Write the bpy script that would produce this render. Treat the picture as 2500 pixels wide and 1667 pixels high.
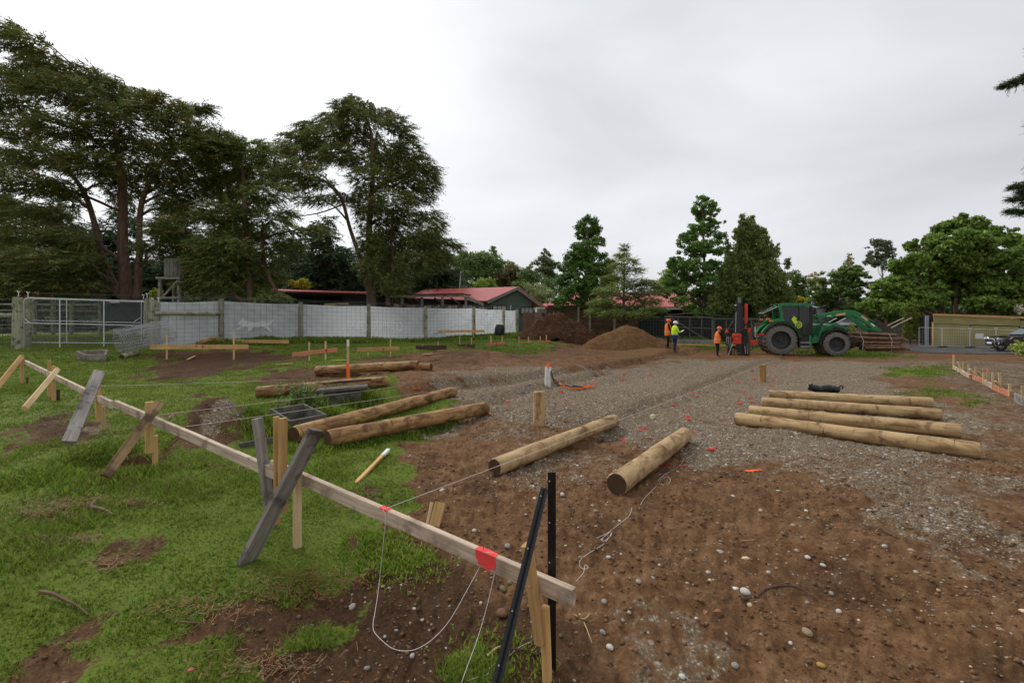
import bpy, bmesh, math, random
import numpy as np
from mathutils import Vector, Matrix, Euler
R = math.radians
scene = bpy.context.scene
for o in list(bpy.data.objects): bpy.data.objects.remove(o)
COL = scene.collection
# ------------------------------------------------------------------ camera
FPX, U0, VH, CZ = 1120.0, 1250.0, 788.0, 1.80      # focal length in photo pixels, centre column, horizon row, eye height
cd = bpy.data.cameras.new('camera'); cam = bpy.data.objects.new('camera', cd); COL.objects.link(cam)
cam.location = (0, 0, CZ); cam.rotation_euler = (R(90), 0, 0)
cd.sensor_width = 36; cd.lens = FPX / 2500 * 36; cd.shift_y = -(833.5 - VH) / 2500
cd.clip_start = 0.05; cd.clip_end = 3000
scene.camera = cam
# ------------------------------------------------------------------ sky and sun (bright overcast, thin cloud to the left)
SUN_AZ, SUN_EL = R(-48), R(42)                     # azimuth from +Y towards +X
sdir = Vector((math.sin(SUN_AZ) * math.cos(SUN_EL), math.cos(SUN_AZ) * math.cos(SUN_EL), math.sin(SUN_EL)))
world = bpy.data.worlds.new('World'); scene.world = world; world.use_nodes = True
wt = world.node_tree; wt.nodes.clear()
def wn(t, **k):
    n = wt.nodes.new(t)
    for a, b in k.items(): setattr(n, a, b)
    return n
wo = wn('ShaderNodeOutputWorld'); wb = wn('ShaderNodeBackground'); wt.links.new(wb.outputs[0], wo.inputs[0])
tc = wn('ShaderNodeTexCoord')
sky = wn('ShaderNodeTexSky'); sky.sky_type = 'NISHITA'; sky.sun_disc = False
sky.sun_elevation = SUN_EL; sky.sun_rotation = SUN_AZ; sky.air_density = 1.0; sky.dust_density = 3.0
sks = wn('ShaderNodeVectorMath', operation='SCALE'); sks.inputs['Scale'].default_value = 0.10
wt.links.new(sky.outputs[0], sks.inputs[0])
mp = wn('ShaderNodeMapping'); mp.inputs['Scale'].default_value = (1.0, 1.0, 2.6); wt.links.new(tc.outputs['Generated'], mp.inputs[0])
nz = wn('ShaderNodeTexNoise'); nz.inputs['Scale'].default_value = 1.25; nz.inputs['Detail'].default_value = 5; nz.inputs['Roughness'].default_value = .48
nz.inputs['Distortion'].default_value = .35
wt.links.new(mp.outputs[0], nz.inputs['Vector'])
dt = wn('ShaderNodeVectorMath', operation='DOT_PRODUCT'); dt.inputs[1].default_value = sdir
wt.links.new(tc.outputs['Generated'], dt.inputs[0])
mr = wn('ShaderNodeMapRange'); mr.interpolation_type = 'SMOOTHSTEP'
mr.inputs[1].default_value = .55; mr.inputs[2].default_value = 1.05; mr.inputs[3].default_value = 0; mr.inputs[4].default_value = .45
wt.links.new(dt.outputs['Value'], mr.inputs[0])
mn = wn('ShaderNodeMapRange'); mn.inputs[1].default_value = .3; mn.inputs[2].default_value = .7; mn.inputs[3].default_value = .50; mn.inputs[4].default_value = .82
wt.links.new(nz.outputs[0], mn.inputs[0])
ad = wn('ShaderNodeMath', operation='ADD'); wt.links.new(mr.outputs[0], ad.inputs[0]); wt.links.new(mn.outputs[0], ad.inputs[1])
cc = wn('ShaderNodeVectorMath', operation='SCALE'); cc.inputs[0].default_value = (.975, .99, 1.03); wt.links.new(ad.outputs[0], cc.inputs['Scale'])
mx = wn('ShaderNodeMix', data_type='RGBA'); mx.inputs['Factor'].default_value = .93
wt.links.new(sks.outputs[0], mx.inputs[6]); wt.links.new(cc.outputs[0], mx.inputs[7])
wt.links.new(mx.outputs[2], wb.inputs[0]); wb.inputs[1].default_value = 1.0
sl = bpy.data.lights.new('sun', 'SUN'); sl.energy = 1.6; sl.angle = R(25); sl.color = (1, .97, .92)
so = bpy.data.objects.new('sun', sl); COL.objects.link(so)
so.rotation_euler = sdir.to_track_quat('Z', 'Y').to_euler(); so.location = sdir * 60
vs = scene.view_settings; vs.view_transform = 'Standard'; vs.look = 'None'; vs.exposure = 0.17; vs.gamma = 1; vs.use_curve_mapping = False
scene.render.engine = 'CYCLES'; scene.cycles.max_bounces = 6; scene.cycles.transparent_max_bounces = 8
# ------------------------------------------------------------------ noise
def _h(ix, iy, s):
    n = (ix.astype(np.int64) * 374761393 + iy.astype(np.int64) * 668265263 + s * 974711) & 0x7fffffff
    n = ((n ^ (n >> 13)) * 1274126177) & 0x7fffffff
    return ((n ^ (n >> 16)) & 0xffff) / 65535.0
def vn(x, y, s=0):
    x = np.asarray(x, float); y = np.asarray(y, float)
    ix = np.floor(x); iy = np.floor(y); fx = x - ix; fy = y - iy
    fx = fx * fx * (3 - 2 * fx); fy = fy * fy * (3 - 2 * fy)
    a = _h(ix, iy, s); b = _h(ix + 1, iy, s); c = _h(ix, iy + 1, s); d = _h(ix + 1, iy + 1, s)
    return (a + (b - a) * fx) * (1 - fy) + (c + (d - c) * fx) * fy
def fbm(x, y, s=0, o=4, g=.5):
    t = 0; a = 1; n = 0
    for i in range(o):
        t = t + a * vn(x * 2 ** i + 17.3 * i, y * 2 ** i - 9.1 * i, s + i); n += a; a *= g
    return t / n
def sst(e0, e1, x):
    t = np.clip((x - e0) / (e1 - e0), 0, 1); return t * t * (3 - 2 * t)
# ------------------------------------------------------------------ photo pixels -> points
def P(u, v, Z): return Vector(((u - U0) / FPX * Z, Z, CZ - (v - VH) / FPX * Z))
CT = np.array([(0,0,-.3),(-2,2,-.06),(2,2,-.2),(-1.73,3.77,-.02),(0,2.4,-.33),(.6,2.3,-.34),(-.7,2.7,-.24),(1.4,2.7,-.24),(0.2,3.3,-.14),(3,3,-.06),(5,5,0),(-4.2,5.5,.12),(-5.8,6.5,.16),(-9,9,.27),(-12,11.5,.27),
 (1,4.5,0),(.6,8.5,-.04),(8,14.3,-.05),(5,8,-.02),(6.4,6.2,0),(12,12,0),(12,26.8,-.2),(16.5,28.2,-.2),(20,28,-.2),(15,24,-.18),(7.3,26.9,.12),(6.5,23,.0),
 (-20,18.5,.74),(-12,25.9,.85),(-.66,36.7,.95),(0,30,.62),(-3,13,.3),(-7,16,.45),(-5,10,.18),(0,12,.02),(-1.5,18,.42),(2,20,.2),(3,25,.3),(-6,22,.68),
 (0,15,.04),(4,18,-.02),(8,20,-.06),(39,39,-.1),(33,33,-.26),(25,25,-.14),(40,30,-.25),(20,15,0),(40,20,0),(0,60,1.),(-30,40,1.),(-40,20,.8),(60,60,.3),(30,60,.3),(20,45,.1),(12,38,.4),
 (-15,10,.4),(-20,10,.55),(-8,4,.12),(-15,2,.3),(0,-10,0),(-10,-5,0),(10,-5,0),(0,150,1.2),(-150,100,1.2),(150,100,1.),(10,10,0),(15,8,0),(3,13,-.04),(9,32,.2),(-25,30,.95)])
def base_h(x, y):
    x = np.asarray(x, float); y = np.asarray(y, float); sh = x.shape; x = x.ravel(); y = y.ravel()
    out = np.empty_like(x)
    for i in range(0, len(x), 40000):
        d2 = (x[i:i+40000, None] - CT[:, 0]) ** 2 + (y[i:i+40000, None] - CT[:, 1]) ** 2
        w = 1 / (d2 + 1.6) ** 2; out[i:i+40000] = (w * CT[:, 2]).sum(1) / w.sum(1)
    return out.reshape(sh)
def G0(u, v, h=base_h):                            # where a photo pixel's line of sight meets the ground
    t = np.geomspace(1.2, 300, 1400); x = (u - U0) / FPX * t; z = CZ - (v - VH) / FPX * t
    k = np.nonzero(z < h(x, t))[0]; t1 = t[k[0]] if len(k) else 300.
    return ((u - U0) / FPX * t1, t1)
def poly(pts): return np.array([G0(u, v) for u, v in pts])
def sd_poly(x, y, pl, closed=True):                # signed distance, negative inside
    n = len(pl); d = np.full(x.shape, 1e9); ins = np.zeros(x.shape, bool)
    for i in range(n if closed else n - 1):
        a = pl[i]; b = pl[(i + 1) % n]; e = b - a; L = max(e @ e, 1e-9)
        t = np.clip(((x - a[0]) * e[0] + (y - a[1]) * e[1]) / L, 0, 1)
        d = np.minimum(d, np.hypot(x - a[0] - t * e[0], y - a[1] - t * e[1]))
        if closed:
            c = ((a[1] > y) != (b[1] > y)) & (x < (b[0] - a[0]) * (y - a[1]) / (b[1] - a[1] + 1e-12) + a[0]); ins ^= c
    return np.where(ins, -d, d) if closed else d
def side_line(x, y, pl):                           # distance to a polyline, positive on its left
    d = np.full(x.shape, 1e9); s = np.zeros(x.shape)
    for i in range(len(pl) - 1):
        a = pl[i]; b = pl[i + 1]; e = b - a; L = e @ e
        t = np.clip(((x - a[0]) * e[0] + (y - a[1]) * e[1]) / L, 0, 1)
        q = np.hypot(x - a[0] - t * e[0], y - a[1] - t * e[1]); cr = e[0] * (y - a[1]) - e[1] * (x - a[0])
        m = q < d; d = np.where(m, q, d); s = np.where(m, np.sign(cr), s)
    return d, s
# ------------------------------------------------------------------ objects
ROOTS = {}
def tag(o, label=None, cat=None, group=None, kind=None):
    if label: o['label'] = label
    if cat: o['category'] = cat
    if group: o['group'] = group
    if kind: o['kind'] = kind
    return o
def thing(name, label, cat, loc, group=None):
    o = bpy.data.objects.new(name, None); COL.objects.link(o); o.location = loc; o.empty_display_size = .1
    return tag(o, label, cat, group)
def wloc(o):
    v = Vector((0, 0, 0))
    while o: v = v + o.location; o = o.parent
    return v
class MB:
    def __init__(s): s.v = []; s.f = []; s.m = []
    def add(s, vs, fs, mi=0):
        b = len(s.v); s.v += [tuple(p) for p in vs]; s.f += [tuple(i + b for i in f) for f in fs]; s.m += [mi] * len(fs); return s
    def box(s, c, size, M=None, mi=0, bev=0):
        c = Vector(c); hx, hy, hz = [k / 2 for k in size]; M = M or Matrix.Identity(3)
        if bev:
            b = min(bev, hx * .45, hy * .45, hz * .45); ps = []
            for sz in (-1, 1):
                for (ex, ey, ez) in ((0, 0, 1), (1, 1, 0)):
                    zz = sz * (hz - (b if not ez else 0)); ix = hx - (b if ez else 0); iy = hy - (b if ez else 0)
                    q = [(-ix, -iy, zz), (ix, -iy, zz), (ix, iy, zz), (-ix, iy, zz)]
                    ps.append(q)
            L = [ps[0], ps[1], ps[3], ps[2]]; vs = [c + M @ Vector(p) for q in L for p in q]; fs = [(3, 2, 1, 0), (12, 13, 14, 15)]
            for l in range(3):
                for k in range(4): fs.append((l*4+k, l*4+(k+1)%4, (l+1)*4+(k+1)%4, (l+1)*4+k))
            return s.add(vs, fs, mi)
        vs = [c + M @ Vector((x * hx, y * hy, z * hz)) for z in (-1, 1) for (x, y) in ((-1, -1), (1, -1), (1, 1), (-1, 1))]
        return s.add(vs, [(3, 2, 1, 0), (4, 5, 6, 7), (0, 1, 5, 4), (1, 2, 6, 5), (2, 3, 7, 6), (3, 0, 4, 7)], mi)
    def beam(s, a, b, w, h, up=(0, 0, 1), mi=0, bev=0):        # bar from a to b: w across, h along 'up'
        a = Vector(a); b = Vector(b); d = (b - a); L = d.length; d.normalize(); u = Vector(up); r = d.cross(u)
        if r.length < 1e-4: r = d.cross(Vector((0, 1, 0)))
        r.normalize(); u = r.cross(d); M = Matrix((d, r, u)).transposed()
        return s.box((a + b) / 2, (L, w, h), M, mi, bev)
    def tube(s, pts, rad, n=8, mi=0, cap=True, closed=False):
        pts = [Vector(p) for p in pts]; m = len(pts); rad = [rad] * m if not hasattr(rad, '__len__') else rad
        b = len(s.v); ref = None
        for i, p in enumerate(pts):
            d = (pts[min(i + 1, m - 1)] - pts[max(i - 1, 0)]).normalized() if not closed else (pts[(i+1) % m] - pts[i-1]).normalized()
            if ref is None:
                ref = d.cross(Vector((0, 0, 1)));
                if ref.length < .05: ref = d.cross(Vector((1, 0, 0)))
                ref.normalize()
            ref = (ref - d * ref.dot(d)).normalized(); q = d.cross(ref)
            for k in range(n):
                a = 2 * math.pi * k / n; s.v.append(tuple(p + (ref * math.cos(a) + q * math.sin(a)) * rad[i]))
        for i in range(m if closed else m - 1):
            j = (i + 1) % m
            for k in range(n): s.f.append((b+i*n+k, b+i*n+(k+1)%n, b+j*n+(k+1)%n, b+j*n+k)); s.m.append(mi)
        if cap and not closed:
            s.f.append(tuple(b + k for k in reversed(range(n)))); s.m.append(mi)
            s.f.append(tuple(b + (m-1)*n + k for k in range(n))); s.m.append(mi)
        return s
    def cyl(s, a, b, r, n=16, mi=0, r2=None): return s.tube([a, b], [r, r if r2 is None else r2], n, mi)
    def prism(s, pts, off, mi=0):                              # polygon (3D points) pushed along off
        pts = [Vector(p) for p in pts]; off = Vector(off); n = len(pts)
        fs = [tuple(reversed(range(n))), tuple(range(n, 2*n))] + [(k, (k+1)%n, n+(k+1)%n, n+k) for k in range(n)]
        return s.add(pts + [p + off for p in pts], fs, mi)
    def ell(s, c, r, nu=14, nv=8, M=None, mi=0, z0=-1., z1=1.):
        c = Vector(c); M = M or Matrix.Identity(3); b = len(s.v)
        t0 = math.asin(max(-1, z0)); t1 = math.asin(min(1, z1))
        for j in range(nv + 1):
            t = t0 + (t1 - t0) * j / nv
            for k in range(nu):
                a = 2*math.pi*k/nu; s.v.append(tuple(c + M @ Vector((r[0]*math.cos(t)*math.cos(a), r[1]*math.cos(t)*math.sin(a), r[2]*math.sin(t)))))
        for j in range(nv):
            for k in range(nu): s.f.append((b+j*nu+k, b+j*nu+(k+1)%nu, b+(j+1)*nu+(k+1)%nu, b+(j+1)*nu+k)); s.m.append(mi)
        s.f.append(tuple(b+k for k in reversed(range(nu)))); s.m.append(mi)
        s.f.append(tuple(b+nv*nu+k for k in range(nu))); s.m.append(mi)
        return s
    def build(s, name, mat, parent=None, smooth=False, origin=None, label=None, cat=None, group=None, kind=None):
        me = bpy.data.meshes.new(name); base = wloc(parent) if parent else Vector(origin if origin is not None else (0, 0, 0))
        me.from_pydata([(p[0]-base.x, p[1]-base.y, p[2]-base.z) for p in s.v], [], s.f)
        mats = mat if isinstance(mat, (list, tuple)) else [mat]
        for m in mats: me.materials.append(m)
        if len(mats) > 1: me.polygons.foreach_set('material_index', s.m)
        if smooth:
            me.polygons.foreach_set('use_smooth', [True] * len(s.f))
            if smooth != 'all':
                me.set_sharp_from_angle(angle=R(40))
        me.update(); o = bpy.data.objects.new(name, me); COL.objects.link(o)
        if parent: o.parent = parent
        else: o.location = base
        return tag(o, label, cat, group, kind)
def bigmesh(name, V, F, mat, parent=None, attrs=None, smooth=False, origin=(0, 0, 0), k=3):
    me = bpy.data.meshes.new(name); base = wloc(parent) if parent else Vector(origin); V = np.asarray(V, np.float32) - np.array(base, np.float32); n = len(F)
    me.vertices.add(len(V)); me.vertices.foreach_set('co', V.ravel()); me.loops.add(n * k); me.loops.foreach_set('vertex_index', np.asarray(F, np.int32).ravel())
    me.polygons.add(n); me.polygons.foreach_set('loop_start', np.arange(0, n*k, k, dtype=np.int32)); me.polygons.foreach_set('loop_total', np.full(n, k, np.int32))
    if smooth: me.polygons.foreach_set('use_smooth', np.ones(n, bool))
    for a, d in (attrs or {}).items():
        d = np.asarray(d, np.float32)
        if d.ndim == 1: at = me.attributes.new(a, 'FLOAT', 'POINT'); at.data.foreach_set('value', d)
        else: at = me.attributes.new(a, 'FLOAT_COLOR', 'POINT'); at.data.foreach_set('color', np.c_[d, np.ones(len(d))].astype(np.float32).ravel())
    me.materials.append(mat); me.update(calc_edges=True); me.validate()
    o = bpy.data.objects.new(name, me); COL.objects.link(o)
    if parent: o.parent = parent
    else: o.location = base
    return o
def copy_tree(o, parent=None):
    c = o.copy(); COL.objects.link(c); c.parent = parent
    for ch in o.children: copy_tree(ch, c)
    return c
# ------------------------------------------------------------------ materials
class NT:
    def __init__(s, name, rough=.8, spec=.3):
        s.m = bpy.data.materials.new(name); s.m.use_nodes = True; s.t = s.m.node_tree; s.b = s.t.nodes['Principled BSDF']
        s.b.inputs['Roughness'].default_value = rough; s.b.inputs['Specular IOR Level'].default_value = spec
    def n(s, t, **k):
        x = s.t.nodes.new(t)
        for a, b in k.items(): setattr(x, a, b)
        return x
    def l(s, a, b): s.t.links.new(a, b); return s
    def co(s, which='Object', scale=None):
        o = s.n('ShaderNodeTexCoord').outputs[which]
        if scale:
            m = s.n('ShaderNodeMapping'); m.inputs['Scale'].default_value = scale; s.l(o, m.inputs[0]); o = m.outputs[0]
        return o
    def noise(s, sc, det=4, vec=None, rough=.55, dist=0):
        x = s.n('ShaderNodeTexNoise'); x.inputs['Scale'].default_value = sc; x.inputs['Detail'].default_value = det; x.inputs['Roughness'].default_value = rough; x.inputs['Distortion'].default_value = dist
        if vec is not None: s.l(vec, x.inputs['Vector'])
        return x.outputs[0]
    def voro(s, sc, vec=None, out='Distance', feat='F1', rnd=1):
        x = s.n('ShaderNodeTexVoronoi', feature=feat); x.inputs['Scale'].default_value = sc; x.inputs['Randomness'].default_value = rnd
        if vec is not None: s.l(vec, x.inputs['Vector'])
        return x.outputs[out]
    def ramp(s, fac, stops, interp='LINEAR'):
        x = s.n('ShaderNodeValToRGB'); r = x.color_ramp; r.interpolation = interp
        while len(r.elements) < len(stops): r.elements.new(.5)
        for e, (p, c) in zip(r.elements, stops): e.position = p; e.color = (*c, 1) if hasattr(c, '__len__') else (c, c, c, 1)
        s.l(fac, x.inputs[0]); return x.outputs[0]
    def mix(s, f, a, b, mode='MIX'):
        x = s.n('ShaderNodeMix', data_type='RGBA', blend_type=mode)
        for k, val in ((0, f), (6, a), (7, b)):
            if hasattr(val, 'is_output'): s.l(val, x.inputs[k])
            elif k == 0: x.inputs[0].default_value = val
            else: x.inputs[k].default_value = (*val, 1)
        return x.outputs[2]
    def math(s, op, a, b=None, clamp=False):
        x = s.n('ShaderNodeMath', operation=op); x.use_clamp = clamp
        for k, val in ((0, a), (1, b)):
            if val is None: continue
            if hasattr(val, 'is_output'): s.l(val, x.inputs[k])
            else: x.inputs[k].default_value = val
        return x.outputs[0]
    def mr(s, v, a, b, c=0, d=1, smooth=True):
        x = s.n('ShaderNodeMapRange'); x.interpolation_type = 'SMOOTHSTEP' if smooth else 'LINEAR'; s.l(v, x.inputs[0])
        for k, val in ((1, a), (2, b), (3, c), (4, d)): x.inputs[k].default_value = val
        return x.outputs[0]
    def attr(s, name, out='Fac'): x = s.n('ShaderNodeAttribute'); x.attribute_name = name; return x.outputs[out]
    def rnd(s): return s.n('ShaderNodeObjectInfo').outputs['Random']
    def color(s, c): s.l(c, s.b.inputs['Base Color']) if hasattr(c, 'is_output') else setattr(s.b.inputs['Base Color'], 'default_value', (*c, 1)); return s
    def bump(s, h, st=.3, d=.02):
        x = s.n('ShaderNodeBump'); x.inputs['Strength'].default_value = st; x.inputs['Distance'].default_value = d; s.l(h, x.inputs['Height']); s.l(x.outputs[0], s.b.inputs['Normal']); return s
    def set(s, **k):
        for a, v in k.items():
            i = s.b.inputs[a.replace('_', ' ')]
            if hasattr(v, 'is_output'): s.l(v, i)
            else: i.default_value = v
        return s
def plain(name, col, rough=.6, spec=.3, var=.25, sc=6, metal=0, bump=0):
    n = NT(name, rough, spec); f = n.noise(sc, 5, n.co()); lo = tuple(c * (1 - var) for c in col); hi = tuple(min(1, c * (1 + var)) for c in col)
    n.color(n.ramp(f, [(.3, lo), (.7, hi)])).set(Metallic=metal)
    if bump: n.bump(n.noise(sc * 6, 4, n.co()), bump, .01)
    return n.m
def wood(name, c1, c2, axis=0, knots=True, rough=.75, dirt=None, dk=.5):
    n = NT(name, rough, .25); co = n.co(); sc = [22, 22, 22]; sc[axis] = 1.1
    rv = n.rnd(); off = n.n('ShaderNodeVectorMath', operation='ADD'); cb = n.n('ShaderNodeCombineXYZ'); n.l(n.math('MULTIPLY', rv, 31.), cb.inputs[0]); n.l(n.math('MULTIPLY', rv, 17.), cb.inputs[1])
    n.l(co, off.inputs[0]); n.l(cb.outputs[0], off.inputs[1])
    m = n.n('ShaderNodeMapping'); m.inputs['Scale'].default_value = sc; n.l(off.outputs[0], m.inputs[0])
    g = n.noise(1.6, 5, m.outputs[0], .6, .6); c = n.ramp(g, [(.32, c1), (.68, c2)])
    big = n.noise(2.3, 3, off.outputs[0]); c = n.mix(n.mr(big, .35, .75, 0, dk), c, tuple(x * .45 for x in c1))
    v = n.math('ADD', n.math('MULTIPLY', rv, .35), .82); vv = n.n('ShaderNodeVectorMath', operation='SCALE'); n.l(c, vv.inputs[0]); n.l(v, vv.inputs['Scale']); c = vv.outputs[0]
    if dirt: c = n.mix(n.mr(n.noise(5, 4, off.outputs[0]), .5, .68, 0, .85), c, dirt)
    n.color(c).bump(g, .35, .004); return n.m
# ================================================================== terrain
MOUNDS = [  # photo pixel of the centre, radius along x / y in metres, height
 (725,1010,.27,.22,-.34),(525,1058,.66,.60,.52),(300,1122,.40,.26,-.24),(385,1118,.35,.22,-.16),(140,1050,.7,.45,.10),(400,862,.7,.35,.20),(545,852,1.5,.45,.30),(650,838,1.0,.4,.22),
 (1180,872,1.5,.8,.30),(1050,874,1.4,.5,.14),(1345,1012,.45,.5,.15),(1440,1050,.75,.5,-.13),(1240,1020,.5,.6,.10),(1980,1210,.7,.4,.05),(1790,1130,.5,.5,-.08),(760,1510,.6,.25,-.05),
 (900,1330,.25,.2,.05),(1310,1600,.3,.3,.06),(1640,1500,.7,.5,.05),(1000,1140,.4,.5,.05),(1840,1055,.4,.35,-.07),(1250,965,1.2,.4,.07),(2200,1290,.8,.6,.04),(1050,1510,.5,.3,-.05)]
_MC = [(*G0(u, v), rx, ry, h) for u, v, rx, ry, h in MOUNDS]
LINE_A = poly([(880,992),(1130,945),(1350,917),(1520,895),(1690,863)])
LINE_B = poly([(1400,1075),(1580,1000),(1750,935),(1905,876)])
LINE_C = poly([(1150,1000),(1330,945),(1480,912)])
def hgt(x, y):
    x = np.asarray(x, float); y = np.asarray(y, float); h = base_h(x, y)
    for cx, cy, rx, ry, a in _MC: h = h + a * np.exp(-(((x - cx) / rx) ** 2 + ((y - cy) / ry) ** 2))
    d, s = side_line(x, y, LINE_A); far = sst(3.5, 1.2, d) * sst(-.2, 2.2, (x - LINE_A[0][0])*.8 + (y - LINE_A[0][1])*.6); h = h + np.where(s > 0, 1, 0) * .20 * sst(0, .40, d) * far - .07 * np.exp(-(d / .3) ** 2)
    d, s = side_line(x, y, LINE_B); h = h + (np.where(s > 0, 1, -.4) * .13 * sst(0, .3, d)) * sst(2.4, .7, d)
    d, s = side_line(x, y, LINE_C); h = h - .15 * np.exp(-(d / .35) ** 2) + .09 * np.exp(-((d - .55) / .3) ** 2)
    return h
def G(u, v):
    x, y = G0(u, v, hgt); return Vector((x, y, float(hgt(np.array([x]), np.array([y]))[0])))
def gz(x, y): return float(hgt(np.array([float(x)]), np.array([float(y)]))[0])
# masks ---------------------------------------------------------------
W = lambda pts: np.array(pts, float)
LAWN = np.vstack([poly([(640,1667),(700,1520),(840,1395),(1000,1320),(975,1240),(955,1180),(972,1130),(945,1090),(1040,1048),(1100,1020),(1060,985),(985,962),(940,948),(1010,930),
      (860,918),(880,885),(1000,872),(1080,850),(1200,862),(1300,866),(1400,852),(1500,838),(1520,822)]), W([(8,40),(9,34),(13,33),(20,33.5),(22,40),(60,90),(100,200),(-150,200),(-150,-8),(-1.2,-8)])])
SOILS = [([(338,915),(350,892),(480,882),(620,862),(745,868),(735,880),(560,912),(420,938)], 1.),([(320,872),(420,858),(640,850),(700,860),(500,884),(390,888)], .8),
 ([(20,1060),(100,1025),(180,1012),(270,1045),(285,1078),(180,1070),(60,1094)], .95),([(-60,1078),(60,1088),(40,1122),(-60,1134)], 1.),([(238,1102),(350,1090),(445,1092),(425,1122),(330,1146),(240,1150)], 1.),
 ([(425,1012),(520,988),(605,1002),(625,1052),(600,1092),(520,1114),(430,1064)], 1.),
 ([(300,1600),(430,1530),(560,1475),(700,1445),(800,1405),(880,1362),(960,1330),(1100,1395),(1000,1500),(900,1667),(800,1900),(500,1900),(690,1640),(600,1590)], .95),
 ([(590,935),(640,906),(850,898),(880,874),(1000,866),(1300,868),(1350,838),(1550,826),(1720,850),(1650,870),(1400,902),(1000,932),(860,928)], 1.),
 ([(60,1260),(180,1215),(300,1225),(270,1262),(120,1275)], .62),([(0,1330),(180,1318),(250,1335),(60,1352)], .6),([(90,1290),(190,1282),(180,1305),(100,1306)], .55),
 ([(300,1365),(360,1360),(400,1420),(330,1450)], .5),([(160,1470),(260,1450),(250,1520),(180,1530)], .52),([(500,1130),(600,1125),(590,1150),(520,1152)], .5),([(430,955),(540,950),(520,972),(440,968)], .55),
 ([(0,990),(60,980),(70,1000),(0,1010)], .6),([(610,1050),(690,1055),(700,1090),(620,1085)], .6),([(30,1560),(250,1600),(300,1700),(0,1700)], .6),([(860,1210),(930,1205),(920,1228),(870,1228)], .5)]
GPATCH = [([(2150,902),(2290,890),(2390,905),(2340,922),(2200,930)], .56),([(2200,950),(2300,945),(2420,958),(2400,978),(2230,972)], .50),([(2050,856),(2130,860),(2200,872),(2080,874),(1990,868)], .95),
 ([(1600,836),(1700,832),(1960,836),(1960,850),(1700,852),(1600,848)], .9),([(2390,985),(2480,975),(2500,990),(2400,1000)], .7),([(860,1330),(960,1290),(1040,1320),(1090,1370),(1000,1400),(920,1390)], .95),
 ([(1110,1560),(1240,1570),(1330,1640),(1250,1700),(1120,1700)], .62),([(700,1310),(770,1330),(740,1360),(690,1350)], .7),([(640,1560),(760,1480),(880,1450),(860,1490),(760,1560),(700,1660)], .7),([(2240,995),(2330,1000),(2320,1012),(2250,1010)], .6)]
GRAVEL = [([(985,965),(1080,930),(1210,902),(1400,908),(1560,893),(1660,873),(1800,884),(1880,876),(1960,880),(2080,882),(2230,884),(2170,930),(2260,962),(2380,1005),(2430,1090),(2300,1130),(1900,1130),(1700,1145),(1560,1075),(1450,1050),(1240,1062),(1120,1020),(1040,1000)], .88),
 ([(1850,1090),(2300,1130),(2560,1170),(2560,1420),(2300,1380),(2100,1280),(1960,1195)], .62),([(1420,1480),(1560,1450),(1720,1500),(1760,1667),(1500,1700)], .55),([(1150,1030),(1420,1080),(1560,1110),(1500,1180),(1300,1240),(1150,1130)], .5),
 ([(455,1015),(520,990),(600,1005),(615,1050),(590,1080),(520,1070)], .95),([(195,1060),(260,1030),(330,1035),(300,1085),(220,1080)], .7),([(640,1000),(700,1020),(640,1060),(600,1040)], .5),([(1040,1040),(1120,1030),(1130,1060),(1050,1075)], .8),([(2250,890),(2600,900),(2600,1100),(2440,1100),(2300,950)], .60),([(1960,884),(2240,876),(2700,890),(2700,940),(2400,920),(2150,905)], .62)]
OCHRE = [([(1470,830),(1600,815),(1690,850),(1600,880),(1480,870)], 1.),([(2250,1010),(2500,1000),(2560,1120),(2440,1140)], .7),([(1700,1180),(2000,1230),(1900,1420),(1600,1350)], .5),([(1340,1250),(1500,1210),(1480,1290),(1360,1330)], .55),
 ([(1850,880),(1910,868),(2000,876),(1930,886)], .9),([(2100,1400),(2500,1400),(2500,1667),(2200,1667)], .55),([(1300,990),(1400,985),(1380,1010),(1300,1008)], .8)]
WET = [(poly(p), w) for p, w in [([(420,1600),(560,1480),(760,1400),(960,1310),(1120,1370),(1300,1440),(1420,1560),(1420,1950),(300,1950)], .95),([(330,940),(340,868),(700,845),(760,880),(560,925)], .85),([(950,890),(1100,850),(1330,852),(1330,884),(1150,900)], .6),([(0,1010),(300,1000),(460,1100),(330,1160),(200,1110),(-80,1140)], .8),([(900,1080),(1010,1080),(1100,1200),(1000,1300),(930,1220)], .55),([(1740,1120),(1960,1200),(2060,1260),(1900,1280),(1700,1210)], .45),([(2100,880),(2700,880),(2700,1000),(2350,960)], .7),([(1430,1030),(1560,1060),(1500,1100),(1400,1080)], .7)]]
SOILS = [(poly(p), w) for p, w in SOILS]; GPATCH = [(poly(p), w) for p, w in GPATCH]; GRAVEL = [(poly(p), w) for p, w in GRAVEL]; OCHRE = [(poly(p), w) for p, w in OCHRE]
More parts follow.
